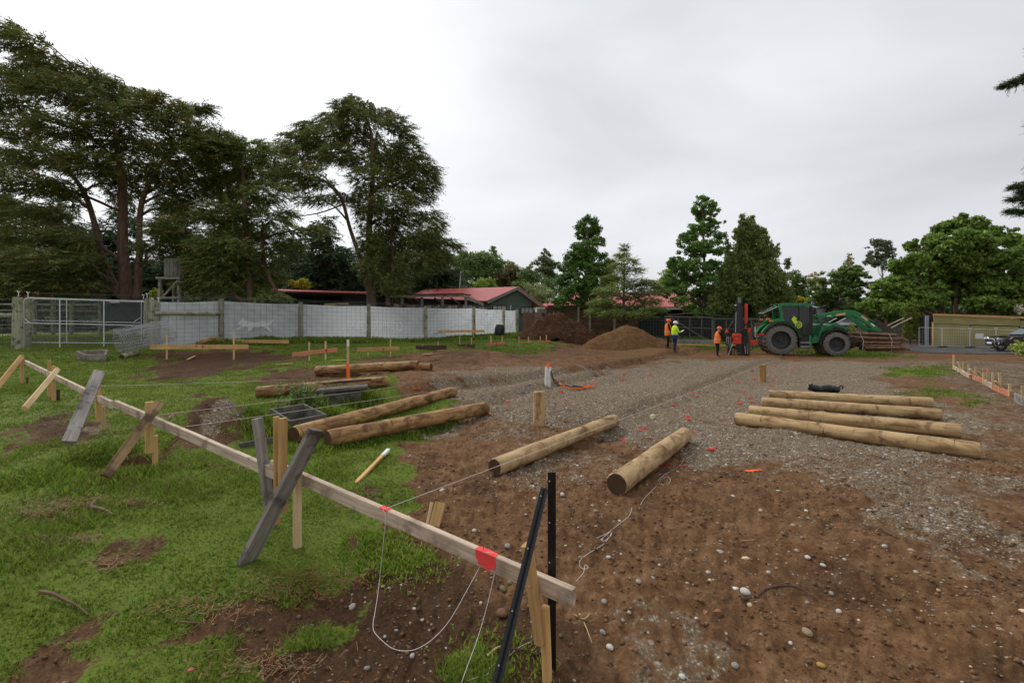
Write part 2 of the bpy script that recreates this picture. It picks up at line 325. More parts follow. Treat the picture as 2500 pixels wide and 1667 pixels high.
def masks(x, y):
    r = np.hypot(x, y); e = .04 + .022 * r; j = (fbm(x * 1.1, y * 1.1, 5, 4) - .5)
    jx = x + (fbm(x * 1.7, y * 1.7, 11, 3) - .5) * e * 6; jy = y + (fbm(x * 1.7, y * 1.7, 23, 3) - .5) * e * 6
    M = lambda pl, k=1.: sst(e * k, -e * k, sd_poly(jx, jy, pl))
    g = M(LAWN)
    for pl, w in SOILS: g = g * (1 - w * M(pl, 1.6))
    for pl, w in GPATCH: g = np.maximum(g, w * M(pl, 1.6))
    g = g * (.78 + .5 * sst(.2, .55, fbm(x * .9, y * .9, 31, 4))) - .55 * sst(.565, .68, fbm(x * 1.6 + 3, y * 1.6, 41, 4)) * sst(20, 7, r)
    gr = np.zeros(x.shape)
    for pl, w in GRAVEL: gr = np.maximum(gr, w * M(pl, 2.5 if np.ptp(pl[:, 0]) > 2.2 else .7))
    oc = np.zeros(x.shape)
    for pl, w in OCHRE: oc = np.maximum(oc, w * M(pl, 3.))
    wt_ = .62 * M(LAWN, 2.)
    for pl, w in WET: wt_ = np.maximum(wt_, w * M(pl, 3.5))
    return np.clip(g, 0, 1), gr, oc, wt_
# ground sheet: rings round the viewpoint, dense where the picture looks
NA, NR = 640, 340
ang = np.r_[np.linspace(-54, 54, NA), np.linspace(58, 302, 40)] * math.pi / 180
rad = np.r_[np.geomspace(.9, 60, NR), np.geomspace(66, 900, 26)]
AA, RR = np.meshgrid(ang, rad); gx = RR * np.sin(AA); gy = RR * np.cos(AA)
mg, mgr, moc, mwt = masks(gx.ravel(), gy.ravel()); mwt = mwt.reshape(gx.shape); mg = mg.reshape(gx.shape); mgr = mgr.reshape(gx.shape); moc = moc.reshape(gx.shape)
near = sst(40, 6, RR)
zz = hgt(gx, gy)
lump = (fbm(gx * 2.2, gy * 2.2, 3, 4) - .5); clod = np.abs(fbm(gx * 9, gy * 9, 7, 3) - .5) * 2
soil = 1 - np.clip(mg + mgr * .5, 0, 1)
zz = zz + lump * (.035 + .075 * soil) * sst(60, 10, RR) + (clod - .25) * (.012 + .055 * soil) * near + (fbm(gx * 26, gy * 26, 9, 2) - .5) * .022 * (soil + mgr) * sst(14, 4, RR)
ruts = np.sin((gx * .77 - gy * .64) * 5.2 + 3 * fbm(gx * .4, gy * .4, 77, 2)) * .022 * soil * sst(.45, .6, fbm(gx * .35, gy * .35, 79, 2))
padl = (fbm(gx * 1.3 + 5, gy * 1.3, 15, 4) - .5) * .10 * mgr * sst(40, 8, RR)
zz = zz + padl + ruts * near - .05 * sst(70, 200, RR)
nv = len(ang); idx = np.arange(zz.size).reshape(zz.shape)
a_, b_, c_, d_ = idx[:-1, :], np.roll(idx, -1, 1)[:-1, :], np.roll(idx, -1, 1)[1:, :], idx[1:, :]
Fq = np.stack([a_, d_, c_, b_], -1).reshape(-1, 4)
Vq = np.stack([gx, gy, zz], -1).reshape(-1, 3)
cen = len(Vq); Vq = np.vstack([Vq, [[0, 0, gz(0, 0)]]])
def ground_mat():
    n = NT('ground_soil_grass_gravel', .9, .03); co = n.co('Object')
    g = n.attr('grass'); gr = n.attr('gravel'); oc = n.attr('ochre')
    n1 = n.noise(1.3, 5, co); n2 = n.noise(7, 6, co, .65); n3 = n.noise(38, 5, co, .7); n4 = n.noise(120, 3, co, .7)
    soil = n.ramp(n2, [(.25, (.092, .046, .022)), (.48, (.20, .106, .050)), (.75, (.34, .20, .104))])
    soil = n.mix(n.mr(n1, .5, .72, 0, .7), soil, n.ramp(n3, [(.3, (.040, .022, .0135)), (.7, (.085, .047, .028))]))
    soil = n.mix(n.mr(n.math('ADD', oc, n.math('MULTIPLY', n.math('SUBTRACT', n1, .5), 1.2)), .35, .95, 0, .85), soil, n.ramp(n2, [(.25, (.135, .066, .025)), (.7, (.275, .155, .068))]))
    soil = n.mix(n.mr(n3, .35, .75, .45, 0), soil, (.035, .019, .012))
    wv = n.mr(n.math('ADD', n.attr('wet'), n.math('MULTIPLY', n.math('SUBTRACT', n1, .5), .9)), .25, .85, 0, .85); soil = n.mix(wv, soil, n.ramp(n3, [(.28, (.034, .019, .012)), (.5, (.062, .034, .020)), (.75, (.115, .066, .038))]))
    # gravel: crushed stone texture for what is too small to model
    vo = n.voro(48, co, 'Color'); vd = n.voro(48, co, 'Distance'); sep = n.n('ShaderNodeSeparateColor'); n.l(vo, sep.inputs[0])
    st = n.ramp(sep.outputs[0], [(0., (.155, .118, .076)), (.45, (.27, .218, .150)), (.78, (.37, .315, .235)), (.93, (.47, .43, .36)), (1., (.58, .55, .49))])
    st = n.mix(n.mr(vd, .25, .6, 0, .8), st, (.12, .090, .060))
    st = n.mix(n.mr(n2, .35, .7, .45, 0), st, (.19, .125, .068))
    n5 = n.noise(17, 5, co, .75); st = n.mix(1., st, n.ramp(n5, [(.30, .52), (.5, 1.0), (.72, 1.5)]), 'MULTIPLY')
    s3 = n.n('ShaderNodeSeparateColor'); n.l(n.voro(15, co, 'Color'), s3.inputs[0]); st = n.mix(n.math('MULTIPLY', n.mr(n.voro(15, co), .34, .24), n.mr(s3.outputs[0], .74, .80)), st, n.ramp(s3.outputs[1], [(0, (.30, .27, .22)), (1, (.62, .59, .53))]))
    gm = n.mr(n.math('ADD', gr, n.math('ADD', n.math('MULTIPLY', n.math('SUBTRACT', n2, .5), 1.6), n.math('MULTIPLY', n.math('SUBTRACT', n1, .5), 1.3))), .36, .82)
    c = n.mix(gm, soil, st)
    sp = n.n('ShaderNodeSeparateColor'); n.l(n.voro(22, co, 'Color'), sp.inputs[0])
    pb = n.math('MULTIPLY', n.mr(n.voro(22, co), .24, .16), n.mr(sp.outputs[1], .90, .93)); c = n.mix(pb, c, (.36, .335, .29))
    # turf
    t = n.ramp(n3, [(.25, (.055, .075, .014)), (.5, (.12, .165, .026)), (.8, (.20, .235, .045))])
    t = n.mix(n.mr(n2, .55, .78, 0, .75), t, (.135, .098, .040))
    gm2 = n.mr(n.math('ADD', g, n.math('ADD', n.math('MULTIPLY', n.math('SUBTRACT', n2, .5), 1.0), n.math('MULTIPLY', n.math('SUBTRACT', n3, .5), .8))), .38, .62)
    c = n.mix(gm2, c, t)
    n.color(c)
    wet = n.mr(n1, .45, .75, .62, .92); n.l(wet, n.b.inputs['Roughness'])
    h = n.math('ADD', n.math('MULTIPLY', n3, .7), n.math('ADD', n.math('MULTIPLY', n4, .35), n.math('MULTIPLY', vd, n.math('MULTIPLY', gm, -.6))))
    n.bump(h, .9, .02); return n.m
MAT_GROUND = ground_mat()
ext = lambda a: np.r_[a.ravel(), 0]
ground = bigmesh('ground', Vq, Fq, MAT_GROUND, attrs={'wet': ext(mwt), 'grass': ext(mg), 'gravel': ext(mgr), 'ochre': ext(moc)}, smooth=True, k=4)
# close the small disc under the viewpoint
bm = bmesh.new(); bm.from_mesh(ground.data); bm.verts.ensure_lookup_table()
for k in range(nv): bm.faces.new((bm.verts[k], bm.verts[(k + 1) % nv], bm.verts[cen])).smooth = True
bm.to_mesh(ground.data); bm.free(); tag(ground, kind='structure')
from mathutils.bvhtree import BVHTree
_gb = BVHTree.FromPolygons([tuple(v) for v in Vq], [tuple(int(i) for i in f) for f in Fq if True])
def gs(x, y):                                       # height of the built surface, clods included
    h = _gb.ray_cast(Vector((x, y, 50)), Vector((0, 0, -1)))[0]
    return h.z if h else gz(x, y)
def GS(u, v):
    d = Vector(((u - U0) / FPX, 1, -(v - VH) / FPX)); h = _gb.ray_cast(Vector((0, 0, CZ)), d.normalized())[0]
    return h if h else G(u, v)
# ================================================================== materials for the site
PINE = wood('new_pine', (.46, .25, .085), (.66, .43, .19), dk=.25)
PINE_PALE = wood('pale_pine', (.50, .34, .16), (.70, .54, .32), dk=.25)
WEATH = wood('weathered_board', (.37, .265, .185), (.70, .565, .44), dirt=(.24, .17, .12), dk=.25)
GREYW = wood('grey_timber', (.17, .15, .13), (.37, .335, .295), dirt=(.045, .035, .028), dk=.35)
REDW = wood('pink_red_board', (.42, .155, .08), (.60, .26, .15), dk=.2)
DARKW = wood('wet_dark_board', (.055, .030, .022), (.13, .075, .05), dk=.3)
OLDPOST = wood('mossy_post', (.20, .195, .125), (.46, .44, .33), axis=2, dirt=(.07, .075, .04), dk=.4)
def log_mat(name, c1, c2, stain, amt=.62, wet=.6):
    n = NT(name, .62, .35); co = n.co('Object'); rv = n.rnd(); off = n.n('ShaderNodeVectorMath', operation='ADD'); cb = n.n('ShaderNodeCombineXYZ')
    for i, k in enumerate((37., 11., 23.)): n.l(n.math('MULTIPLY', rv, k), cb.inputs[i])
    n.l(co, off.inputs[0]); n.l(cb.outputs[0], off.inputs[1]); v = off.outputs[0]
    m = n.n('ShaderNodeMapping'); m.inputs['Scale'].default_value = (1, 9, 9); n.l(v, m.inputs[0])
    g = n.noise(2.2, 5, m.outputs[0], .6, .3); c = n.ramp(g, [(.3, c1), (.7, c2)])
    m2 = n.n('ShaderNodeMapping'); m2.inputs['Scale'].default_value = (1.6, 3.2, 3.2); n.l(v, m2.inputs[0]); b = n.noise(1.5, 6, m2.outputs[0], .62, 1.1)
    c = n.mix(n.mr(b, amt - .14, amt + .12, 0, .9), c, stain)
    m3 = n.n('ShaderNodeMapping'); m3.inputs['Scale'].default_value = (7, 1.2, 1.2); n.l(v, m3.inputs[0]); b3 = n.noise(2., 5, m3.outputs[0], .6, .8)
    c = n.mix(n.mr(b3, .60, .70, 0, .75), c, tuple(x * .5 for x in stain))
    n.color(c).set(Roughness=n.mr(b, .3, .7, .5, .8)).bump(n.math('ADD', g, b3), .4, .012); return n.m
LOGA = log_mat('peeled_log', (.23, .105, .033), (.50, .30, .115), (.085, .036, .014), .545)
LOGB = log_mat('pale_peeled_log', (.36, .225, .095), (.56, .40, .205), (.15, .072, .028), .585)
LOGC = log_mat('dark_treated_log', (.11, .055, .027), (.27, .15, .075), (.045, .022, .012), .56)
def end_mat(name, c):
    n = NT(name, .8, .2); co = n.co('Object'); m = n.n('ShaderNodeMapping'); m.inputs['Scale'].default_value = (0, 1, 1); n.l(co, m.inputs[0])
    w = n.n('ShaderNodeTexWave', wave_type='RINGS', rings_direction='X'); w.inputs['Scale'].default_value = 14; w.inputs['Distortion'].default_value = 1.5; n.l(m.outputs[0], w.inputs[0])
    n.color(n.mix(n.mr(w.outputs[1], .2, .8, 0, .35), n.ramp(n.noise(12, 4, co), [(.3, tuple(x * .7 for x in c)), (.7, c)]), tuple(x * .5 for x in c))); return n.m
LOGEND = end_mat('dark_log_end', (.10, .058, .030)); PALEEND = end_mat('pale_log_end', (.36, .25, .12))
BLACKS = NT('black_painted_steel', .33, .5).color((.006, .006, .007)).m
GALV = plain('galvanised_steel', (.60, .61, .62), .45, .5, .15, 9, .3)
GALVD = plain('dull_wire', (.17, .175, .18), .5, .4, .2, 9, .4)
PINKP = plain('pink_spray_paint', (.86, .075, .075), .7, .2, .15)
REDP = plain('red_spray_paint', (.56, .045, .04), .7, .2, .2)
ORANGEP = plain('orange_fluoro', (.95, .16, .02), .6, .3, .12)
BLUEP = plain('blue_spray_paint', (.13, .16, .30), .8, .2, .2)
STRING = plain('white_string', (.74, .66, .64), .8, .2, .08)
CONC = plain('old_concrete', (.115, .105, .088), .9, .2, .45, 7, 0, .5)
WHITEP = plain('white_paint', (.76, .76, .74), .55, .3, .08)
BLACKPL = plain('black_plastic', (.014, .014, .016), .45, .4, .3)
STONE = None
# ------------------------------------------------------------------ timber and log builders (local X runs along the piece, so the grain does too)
def frame_of(a, b, up=(0, 0, 1)):
    a = Vector(a); b = Vector(b); d = (b - a).normalized(); u = Vector(up); r = u.cross(d)
    if r.length < 1e-3: r = Vector((0, 1, 0)).cross(d)
    r.normalize(); u = d.cross(r); return Matrix((d, r, u)).transposed()
def place(o, M, loc, parent=None):
    if parent: o.parent = parent; loc = Vector(loc) - wloc(parent)
    o.matrix_local = Matrix.Translation(loc) @ M.to_4x4(); return o
_rs = random.Random(4)
def plank(name, a, b, w, h, mat, parent=None, up=(0, 0, 1), point=0, bev=.004, label=None, cat=None, group=None, warp=.0):
    a = Vector(a); b = Vector(b); L = (b - a).length; m = MB(); n = max(2, min(7, int(L / .5) + 1)); secs = []
    for i in range(n + 1):
        t = i / n; dx = -L / 2 + L * t; k = 1 if not (point and i == 0) else .18
        jy = _rs.uniform(-1, 1) * .0018 + math.sin(t * 3.1) * warp; jz = _rs.uniform(-1, 1) * .0018
        hw = w / 2 * k; hh = h / 2 * k; c = min(bev, hw * .4, hh * .4)
        secs.append([(dx, y + jy, z + jz) for y, z in ((-hw + c, -hh), (hw - c, -hh), (hw, -hh + c), (hw, hh - c), (hw - c, hh), (-hw + c, hh), (-hw, hh - c), (-hw, -hh + c))])
    if point: 
        s0 = secs[0]; pt = min(point, L * .5); secs.insert(1, [(-L / 2 + pt, p[1], p[2]) for p in secs[1]]); secs = [secs[0], secs[1]] + [s for s in secs[2:] if s[0][0] > -L / 2 + pt + .01]
    vs = [p for s in secs for p in s]; k = len(secs); fs = [tuple(reversed(range(8))), tuple(range((k-1)*8, k*8))]
    for i in range(k - 1):
        for j in range(8): fs.append((i*8+j, i*8+(j+1)%8, (i+1)*8+(j+1)%8, (i+1)*8+j))
    m.add(vs, fs); o = m.build(name, mat); place(o, frame_of(a, b, up), (a + b) / 2, parent); return tag(o, label, cat, group)
def logm(name, a, b, r0, r1, mats=None, parent=None, label=None, cat=None, group=None, seed=0, n=18, bumps=.035):
    a = Vector(a); b = Vector(b); L = (b - a).length; rg = random.Random(seed); K = max(6, int(L / .16)); m = MB(); vs = []; fs = []; mi = []
    ph = rg.uniform(0, 50)
    prof = [(-.5, .90)] + [(-.5 + .012 + .976 * i / K, 1.) for i in range(K + 1)] + [(.5, .90)]
    for t, k in prof:
        r = r0 + (r1 - r0) * (t + .5); wob = math.sin(t * 9 + ph) * .02 + math.sin(t * 23 + ph * 2) * .012
        for j in range(n):
            q = 2 * math.pi * j / n; rr = r * k * (1 + wob + bumps * (float(vn(np.array(t * L * 3 + ph), np.array(j * .7 if j < n/2 else (n - j) * .7), seed)) - .5))
            vs.append((t * L, rr * math.cos(q), rr * math.sin(q)))
    R_ = len(prof)
    for i in range(R_ - 1):
        for j in range(n): fs.append((i*n+j, i*n+(j+1)%n, (i+1)*n+(j+1)%n, (i+1)*n+j)); mi.append(0)
    fs.append(tuple(reversed(range(n)))); mi.append(1); fs.append(tuple(range((R_-1)*n, R_*n))); mi.append(1)
    m.add(vs, fs); m.m = mi; o = m.build(name, mats or [LOGA, LOGEND], smooth=True); place(o, frame_of(a, b), (a + b) / 2, parent); return tag(o, label, cat, group)
def lay(u0, v0, z0, u1, v1, z1): return P(u0, v0, z0), P(u1, v1, z1)
# ------------------------------------------------------------------ builder's profile in front
def on_board(u): # top edge of the long profile: depth falls evenly along it
    return None
def bz(u): return 1120. / np.interp(u, [30, 62, 273, 680, 1400], [86, 98, 175, 277, 450])
def board_pt(u, v): return P(u, v, float(bz(u)))
BH, BT = .10, .0455
e1a, e1b = board_pt(62, 879), board_pt(273, 979)
e2a, e2b = board_pt(284, 977), board_pt(680, 1144)
e3a, e3b = board_pt(664, 1122), board_pt(1401, 1436)
bdir = (e3b - e3a); bdir.z = 0; bdir.normalize(); bnor = Vector((bdir.y, -bdir.x, 0))     # towards the viewer side
if bnor.y > 0: bnor = -bnor
dn = Vector((0, 0, -BH / 2))
def stake(par, u, vt, vb, Z, mat=PINE, w=.045, name='stake', h=None, pt=0): # upright peg, sunk into the ground
    t = P(u, vt, Z); b = P(u, vb, Z); g = gs(t.x, t.y)
    if vb is None or b.z < g + .06: b.z = g - .12
    return plank(name, b, Vector((b.x, b.y, t.z)), w, h or w, mat, par, up=bnor, point=pt)
# profile with the far-left board
p1 = thing('profile_board', 'weathered profile board on stakes at the lawn end, two pale braces', 'profile board', Vector((e1a.x, e1a.y, gs(e1a.x, e1a.y))))
plank('board', e1a + dn, e1b + dn, BT, BH, WEATH, p1)
Z0 = float(bz(58)); plank('stake', P(61, 941, Z0) + bnor * .05 - Vector((0, 0, .1)), P(60, 866, Z0) + bnor * .05, .05, .07, PINE, p1, up=bnor)
plank('peg', P(66, 942, Z0) + bnor * .0 - Vector((0, 0, .1)), P(66, 921, Z0), .045, .045, DARKW, p1, up=bnor)
plank('brace', P(-40, 985, Z0 * .80), P(62, 870, Z0) + bnor * .06, .045, .10, PINE, p1, up=(0, -1, .6))
for (u, vt, vb, dz) in ((120, 879, 956, -.08), (131, 893, 975, .10)):
    Z1 = float(bz(u)) - dz - .02; t = P(u, vt, Z1); plank('stake', Vector((t.x, t.y, gs(t.x, t.y) - .12)), t, .068, .05, PINE, p1, up=bnor)
Z1 = float(bz(133)); plank('peg', P(142, 984, Z1) - Vector((0, 0, .1)), P(142, 950, Z1), .045, .045, DARKW, p1, up=bnor)
Z1 = float(bz(143)) ; plank('brace', P(60, 997, 6.9), P(141, 901, Z1 - .16), .045, .075, PINE_PALE, p1, up=(0, -1, .6))
Zb = float(bz(238)); plank('brace', P(168, 1080, 5.6), P(243, 907, Zb - .13), .045, .14, GREYW, p1, up=bnor)
t = P(237, 924, Zb - .05); plank('stake', P(243, 1026, Zb - .05), t, .05, .075, PINE, p1, up=bnor)
plank('peg', P(253, 1078, Zb) - Vector((0, 0, .1)), P(251, 992, Zb), .045, .045, PINE_PALE, p1, up=bnor)
# middle board
p2 = thing('profile_board', 'weathered middle profile board crossed by a dark stained brace above a soil hollow', 'profile board', Vector((e2a.x, e2a.y, gs(e2a.x, e2a.y))))
plank('board', e2a + dn, e2b + dn, BT, BH, WEATH, p2)
Zs = float(bz(365)); t = P(365, 981, Zs - .06); plank('stake', P(365, 1105, Zs - .06), t, .052, .08, PINE, p2, up=bnor)
plank('peg', P(379, 1131, Zs) - Vector((0, 0, .1)), P(379, 1063, Zs), .045, .05, PINE, p2, up=bnor)
WETB = wood('stained_brace', (.20, .12, .055), (.36, .25, .13), dirt=(.08, .045, .025), dk=.6)
plank('brace', P(258, 1163, 4.75), P(390, 983, Zs - .15), .045, .10, WETB, p2, up=bnor)
Zs = float(bz(635)); plank('stake', P(657, 1238, Zs - .07), P(628, 1021, Zs - .07), .05, .085, GREYW, p2, up=bnor)
plank('peg', P(660, 1262, Zs + .03) - Vector((0, 0, .1)), P(657, 1165, Zs + .03), .05, .06, DARKW, p2, up=bnor)
# near board
p3 = thing('profile_board', 'long weathered profile board with a red sprayed band, nearest the black steel posts', 'profile board', Vector((e3b.x, e3b.y, gs(e3b.x, e3b.y))))
plank('board', e3a + dn, e3b + dn, BT, BH, WEATH, p3)
def on3(u, v=None):
    t = (1 / bz(u) - 1 / bz(664)) / (1 / bz(1401) - 1 / bz(664)); f = t * bz(1401) ** 0
    # exact point on the line seen at column u
    d = e3b - e3a; k = ((u - U0) / FPX * e3a.y - e3a.x) / (d.x - (u - U0) / FPX * d.y); return e3a + d * k
def paint_patch(par, u0, u1, mat, name, down=1., seed=1):
    rg = random.Random(seed); m = MB(); a = on3(u0); b = on3(u1); L = (b - a).length; q = max(6, int(L / .012)); nf = bnor * (BT / 2 + .0035)
    for face in (0, 1):
        for i in range(q):
            t0, t1 = i / q, (i + 1) / q; edge = math.sin(math.pi * (i + .5) / q) ** .5
            lo = BH * down * (.45 + .55 * edge) * (.85 + .2 * rg.random())
            if face == 0: o = [a.lerp(b, t0) + nf, a.lerp(b, t1) + nf, a.lerp(b, t1) + nf - Vector((0, 0, lo * .98)) + (b-a)*.10*lo/BH, a.lerp(b, t0) + nf - Vector((0, 0, lo * .98)) + (b-a)*.10*lo/BH]
            else:
                up = Vector((0, 0, .0032)); bk = bnor * (-BT / 2 * (.6 + .4 * edge)); o = [a.lerp(b, t0) + nf * .97 + up, a.lerp(b, t1) + nf * .97 + up, a.lerp(b, t1) + bk + up, a.lerp(b, t0) + bk + up]
            m.add(o, [(0, 1, 2, 3)])
    return m.build(name, mat, par)
paint_patch(p3, 1166, 1214, PINKP, 'red_paint_band'); paint_patch(p3, 932, 952, PINKP, 'pink_paint_mark', .08)
Zs = float(bz(700)); ns = bnor * .05
plank('stake', on3(696) + ns + Vector((-.02, 0, -.49)), on3(694) + ns + Vector((-.02, 0, .43)), .035, .045, PINE, p3, up=bnor)
plank('stake', on3(704) + ns + bnor * .036 + Vector((.035, 0, -.36)), on3(704) + ns + bnor * .036 + Vector((.035, 0, .435)), .045, .062, PINE, p3, up=bnor)
b = on3(740) + ns * 1.0 + Vector((0, 0, 0)); plank('peg', Vector((b.x, b.y, gs(b.x, b.y) - .12)), b + Vector((0, 0, .02)), .045, .06, PINE_PALE, p3, up=bnor)
br_t = P(773, 1052, Zs - .12 + .02); plank('brace', GS(600, 1372) + Vector((0, 0, -.01)), P(771, 1049, 3.72), .045, .135, GREYW, p3, up=bnor)
b = on3(1313) + bnor * .06; plank('stake', b + Vector((.045, 0, -.36)), b + Vector((-.03, -.0, .185)), .05, .058, PINE, p3, up=bnor)
b = on3(1322) + bnor * .012; plank('peg', Vector((b.x + .04, b.y - .02, gs(b.x, b.y) - .1)), b + Vector((.025, -.01, -.17)), .04, .05, PINE, p3, up=bnor)
for k, (dx, dz) in enumerate(((.0, -.03), (.012, -.22), (.015, -.30))):
    q = on3(1313) + bnor * .093 + Vector((.0, 0, dz)) + bdir * dx; MB().cyl(q, q + bnor * .006, .004, 8).build('nail', GALV, p3)
for u in (1180, 944):
    q = on3(u) ; MB().cyl(q + Vector((0, 0, -.01)), q + Vector((0, 0, .035)), .0022, 6).build('nail', GALVD, p3)
# steel posts: Y section with pale discs painting the glint of holes
def steel_post(a, b, yaw, label, holes, hs=-1):
    a = Vector(a); b = Vector(b); d = (b - a).normalized(); r = Vector((math.cos(yaw), math.sin(yaw), 0)); r = (r - d * r.dot(d)).normalized(); f = d.cross(r)
    o = thing('steel_fence_post', label, 'steel post', a, 'black steel fence posts by the near profile'); L = (b - a).length
    m = MB(); w, t = .047, .006
    sec = [(-w * .5, -t), (-w*.5, 0), (0, t * .5), (w*.5, 0), (w * .5, -t), (t * .7, -t), (t * .6, .022), (-t * .6, .022), (-t * .7, -t)]
    sec = [(-w*.5, 0), (-w*.5, -t), (w*.5, -t), (w*.5, 0), (t*.6, t*.4), (t*.45, .026), (-t*.45, .026), (-t*.6, t*.4)]
    ps = [a + r * x + f * y for x, y in sec]; m.prism(ps, d * L); m.build('post', BLACKS, o)
    hm = plain('hole_glint', (.5, .5, .5), .5, .3, .1)
    for h in holes:
        c = a + d * (L - h) + r * (hs * w * .3) + f * (hs * .0062 if hs < 0 else .0022); MB().cyl(c, c + f * hs * .0012, .0042, 10).build('hole', hm, o)
    return o
Zp = 2.66; tp = P(1347, 1152, Zp); g = gs(tp.x, tp.y); steel_post((tp.x, tp.y, g - .1), tp, 0.05, 'upright black steel fence post behind the end of the near profile board', [.05, .29, .52, .86, 1.0, 1.12, 1.25])
lt = P(1330, 1192, 2.60); lb = GS(1188, 1800); lb = P(1205, 1700, 2.03); dd = (lt - lb).normalized(); lb = lb - dd * ((lb.z - gs(lb.x, lb.y) + .03) / dd.z)
steel_post(lb, lt, 3.67, 'leaning black steel fence post propped against the upright one', [.05, .33, .62, .84, 1.02, 1.2], 1)
# ------------------------------------------------------------------ string lines and loose string
def string(name, pts, label, r=.0016, mat=STRING, group=None, seg=None):
    m = MB().tube(pts, r, 5); return m.build(name, mat, None, True, pts[0], label, 'string', group)
def smooth_pts(pts, n=8):
    pts = [Vector(p) for p in pts]; out = []
    for i in range(len(pts) - 1):
        p0 = pts[max(i-1, 0)]; p1 = pts[i]; p2 = pts[i+1]; p3 = pts[min(i+2, len(pts)-1)]
        for k in range(n):
            t = k / n; out.append(.5 * ((2*p1) + (p2-p0)*t + (2*p0-5*p1+4*p2-p3)*t*t + (3*p1-p0-3*p2+p3)*t**3))
    return out + [pts[-1]]
def taut(a, b, sag=.02, n=10): return [a.lerp(b, i / n) - Vector((0, 0, sag * 4 * (i / n) * (1 - i / n))) for i in range(n + 1)]
s0 = on3(944) + Vector((0, 0, .004)); string('string_line', taut(s0, P(1902, 873, 24), .03), 'taut white string line from the near profile board towards the tractor', .0022)
s1 = board_pt(455, 1041) ; string('string_line', taut(s1, P(1130, 941, 13.5), .02) + taut(P(1130, 941, 13.5), P(1700, 858, 27), .02)[1:], 'taut white string line over the concrete trough to the long logs', .0028)
s2 = board_pt(388, 1012); string('string_line', taut(s2, P(1104, 926, 14), .02), 'taut white string line passing just above the gravel mound', .0028)
s3 = board_pt(214, 943); string('string_line', taut(s3, P(850, 919, 15.5), .03) + taut(P(850, 919, 15.5), P(1640, 857, 26), .05)[1:], 'taut white string line from the lawn past the white-topped stake', .003)
for k, (ux, vx) in enumerate(((150, 1007), (157, 1010))):
    string('string_tail', taut(P(196, 957, 7.45), GS(ux, vx) + Vector((0, 0, .03)), .01), ['thin string tail tied below the far-left profile board', 'second string tail beside the first below the far-left profile board'][k], .0022, group='string tails by the far-left profile')
l0 = on3(943) + bnor * .03 + Vector((0, 0, .003)); Zl = l0.y
lp = [on3(946) + Vector((0, 0, .004)), l0, P(941, 1262, Zl - .02), P(934, 1340, Zl - .05), P(925, 1430, Zl - .09), P(916, 1490, 2.95), P(911, 1520, 2.85), P(913, 1540, 2.80), P(930, 1560, 2.74), P(955, 1580, 2.69), P(985, 1588, 2.66), P(1020, 1582, 2.66), P(1060, 1556, 2.70), P(1100, 1510, 2.80), P(1140, 1440, 2.9), P(1170, 1385, 2.98)]
e = on3(1192) + bnor * .027 + Vector((0, 0, .005)); lp += [e, on3(1206) + Vector((0, 0, .006))]
string('loose_string', smooth_pts(lp, 5), 'loose white string looping down between the two painted marks of the near board', .0017)
string('loose_string', smooth_pts([P(1207, 1400, 2.86), P(1190, 1475, 2.75), P(1165, 1560, 2.6), P(1128, 1662, 2.42), GS(1120, 1710)], 4), 'white string hanging straight down behind the red painted band', .0017)
def ground_string(px, label, lift=.006, r=.0019):
    return string('loose_string', smooth_pts([GS(u, v) + Vector((0, 0, lift)) for u, v in px], 4), label, r)
ground_string([(1407,1420),(1424,1400),(1427,1385),(1430,1380),(1436,1387),(1429,1390),(1420,1388),(1414,1378),(1420,1365),(1440,1350),(1470,1332),(1482,1320),(1492,1304),(1488,1301),(1470,1316),(1474,1322),(1490,1310),(1494,1302)], 'white string curling on bare soil beyond the end of the near board')
ground_string([(1456,1314),(1462,1312),(1480,1304),(1490,1297),(1512,1280),(1532,1264),(1540,1252),(1543,1240)], 'white string piece on soil in front of the thick short log')
ground_string([(1560,1243),(1568,1225),(1580,1210),(1600,1190),(1612,1175),(1625,1165),(1635,1168),(1634,1180),(1618,1184),(1608,1174),(1622,1160),(1640,1150),(1662,1135),(1668,1125),(1690,1112),(1700,1100),(1712,1085),(1722,1078)], 'white string tangled on gravel beside the thick short log')
ground_string([(1140,1664),(1165,1655),(1190,1648),(1196,1632),(1210,1620),(1240,1605),(1262,1585),(1300,1565)], 'white string on the ground under the leaning steel post')
# ------------------------------------------------------------------ logs
def lie(u0, v0, d0, u1, v1, d1, label, mats, seed, group=None, dia=.235, lift0=0, lift1=0):
    # v = underside of the log at each end, d = its thickness in photo pixels
    Z0, Z1 = dia * FPX / d0, dia * FPX / d1; a = P(u0, v0, Z0); b = P(u1, v1, Z1); r = dia / 2
    for q, lf in ((a, lift0), (b, lift1)): q.z = gs(q.x, q.y) + r * .93 + lf
    return logm('log', a, b, r, r * .97, mats, None, label, 'log', group, seed)
def lie_g(u0, v0, u1, v1, label, mats, seed, dia=.235, group=None, lift=(0, 0)):
    r = dia / 2; pts = []
    for (u, v, lf) in ((u0, v0, lift[0]), (u1, v1, lift[1])):
        q = GS(u, v); q = q + Vector((0, r * .4, r * .93 + lf)); pts.append(q)
    return logm('log', pts[0], pts[1], r, r * .97, mats, None, label, 'log', group, seed)
AE = [LOGA, LOGEND]; BE = [LOGB, PALEEND]
lie_g(1508, 1212, 1676, 1080, 'thick short peeled log with a dark end, alone on bare soil', [LOGB, LOGEND], 1, .245)
lie_g(1207, 1164, 1502, 1040, 'peeled log stretched out beside the upright pile post, with the string line crossing it', [LOGB, LOGEND], 2, .225)
lie_g(712, 1084, 1108, 968, 'longest brown stained log, its end touching the concrete trough corner', AE, 3, .25)
lie_g(796, 1094, 1186, 1012, 'brown log lying in grass, parallel and next to the longest log', AE, 4, .25)
lg5 = lie_g(622, 972, 946, 942, 'dark brown log with two white tags, behind the leafy weeds', AE, 5, .25)
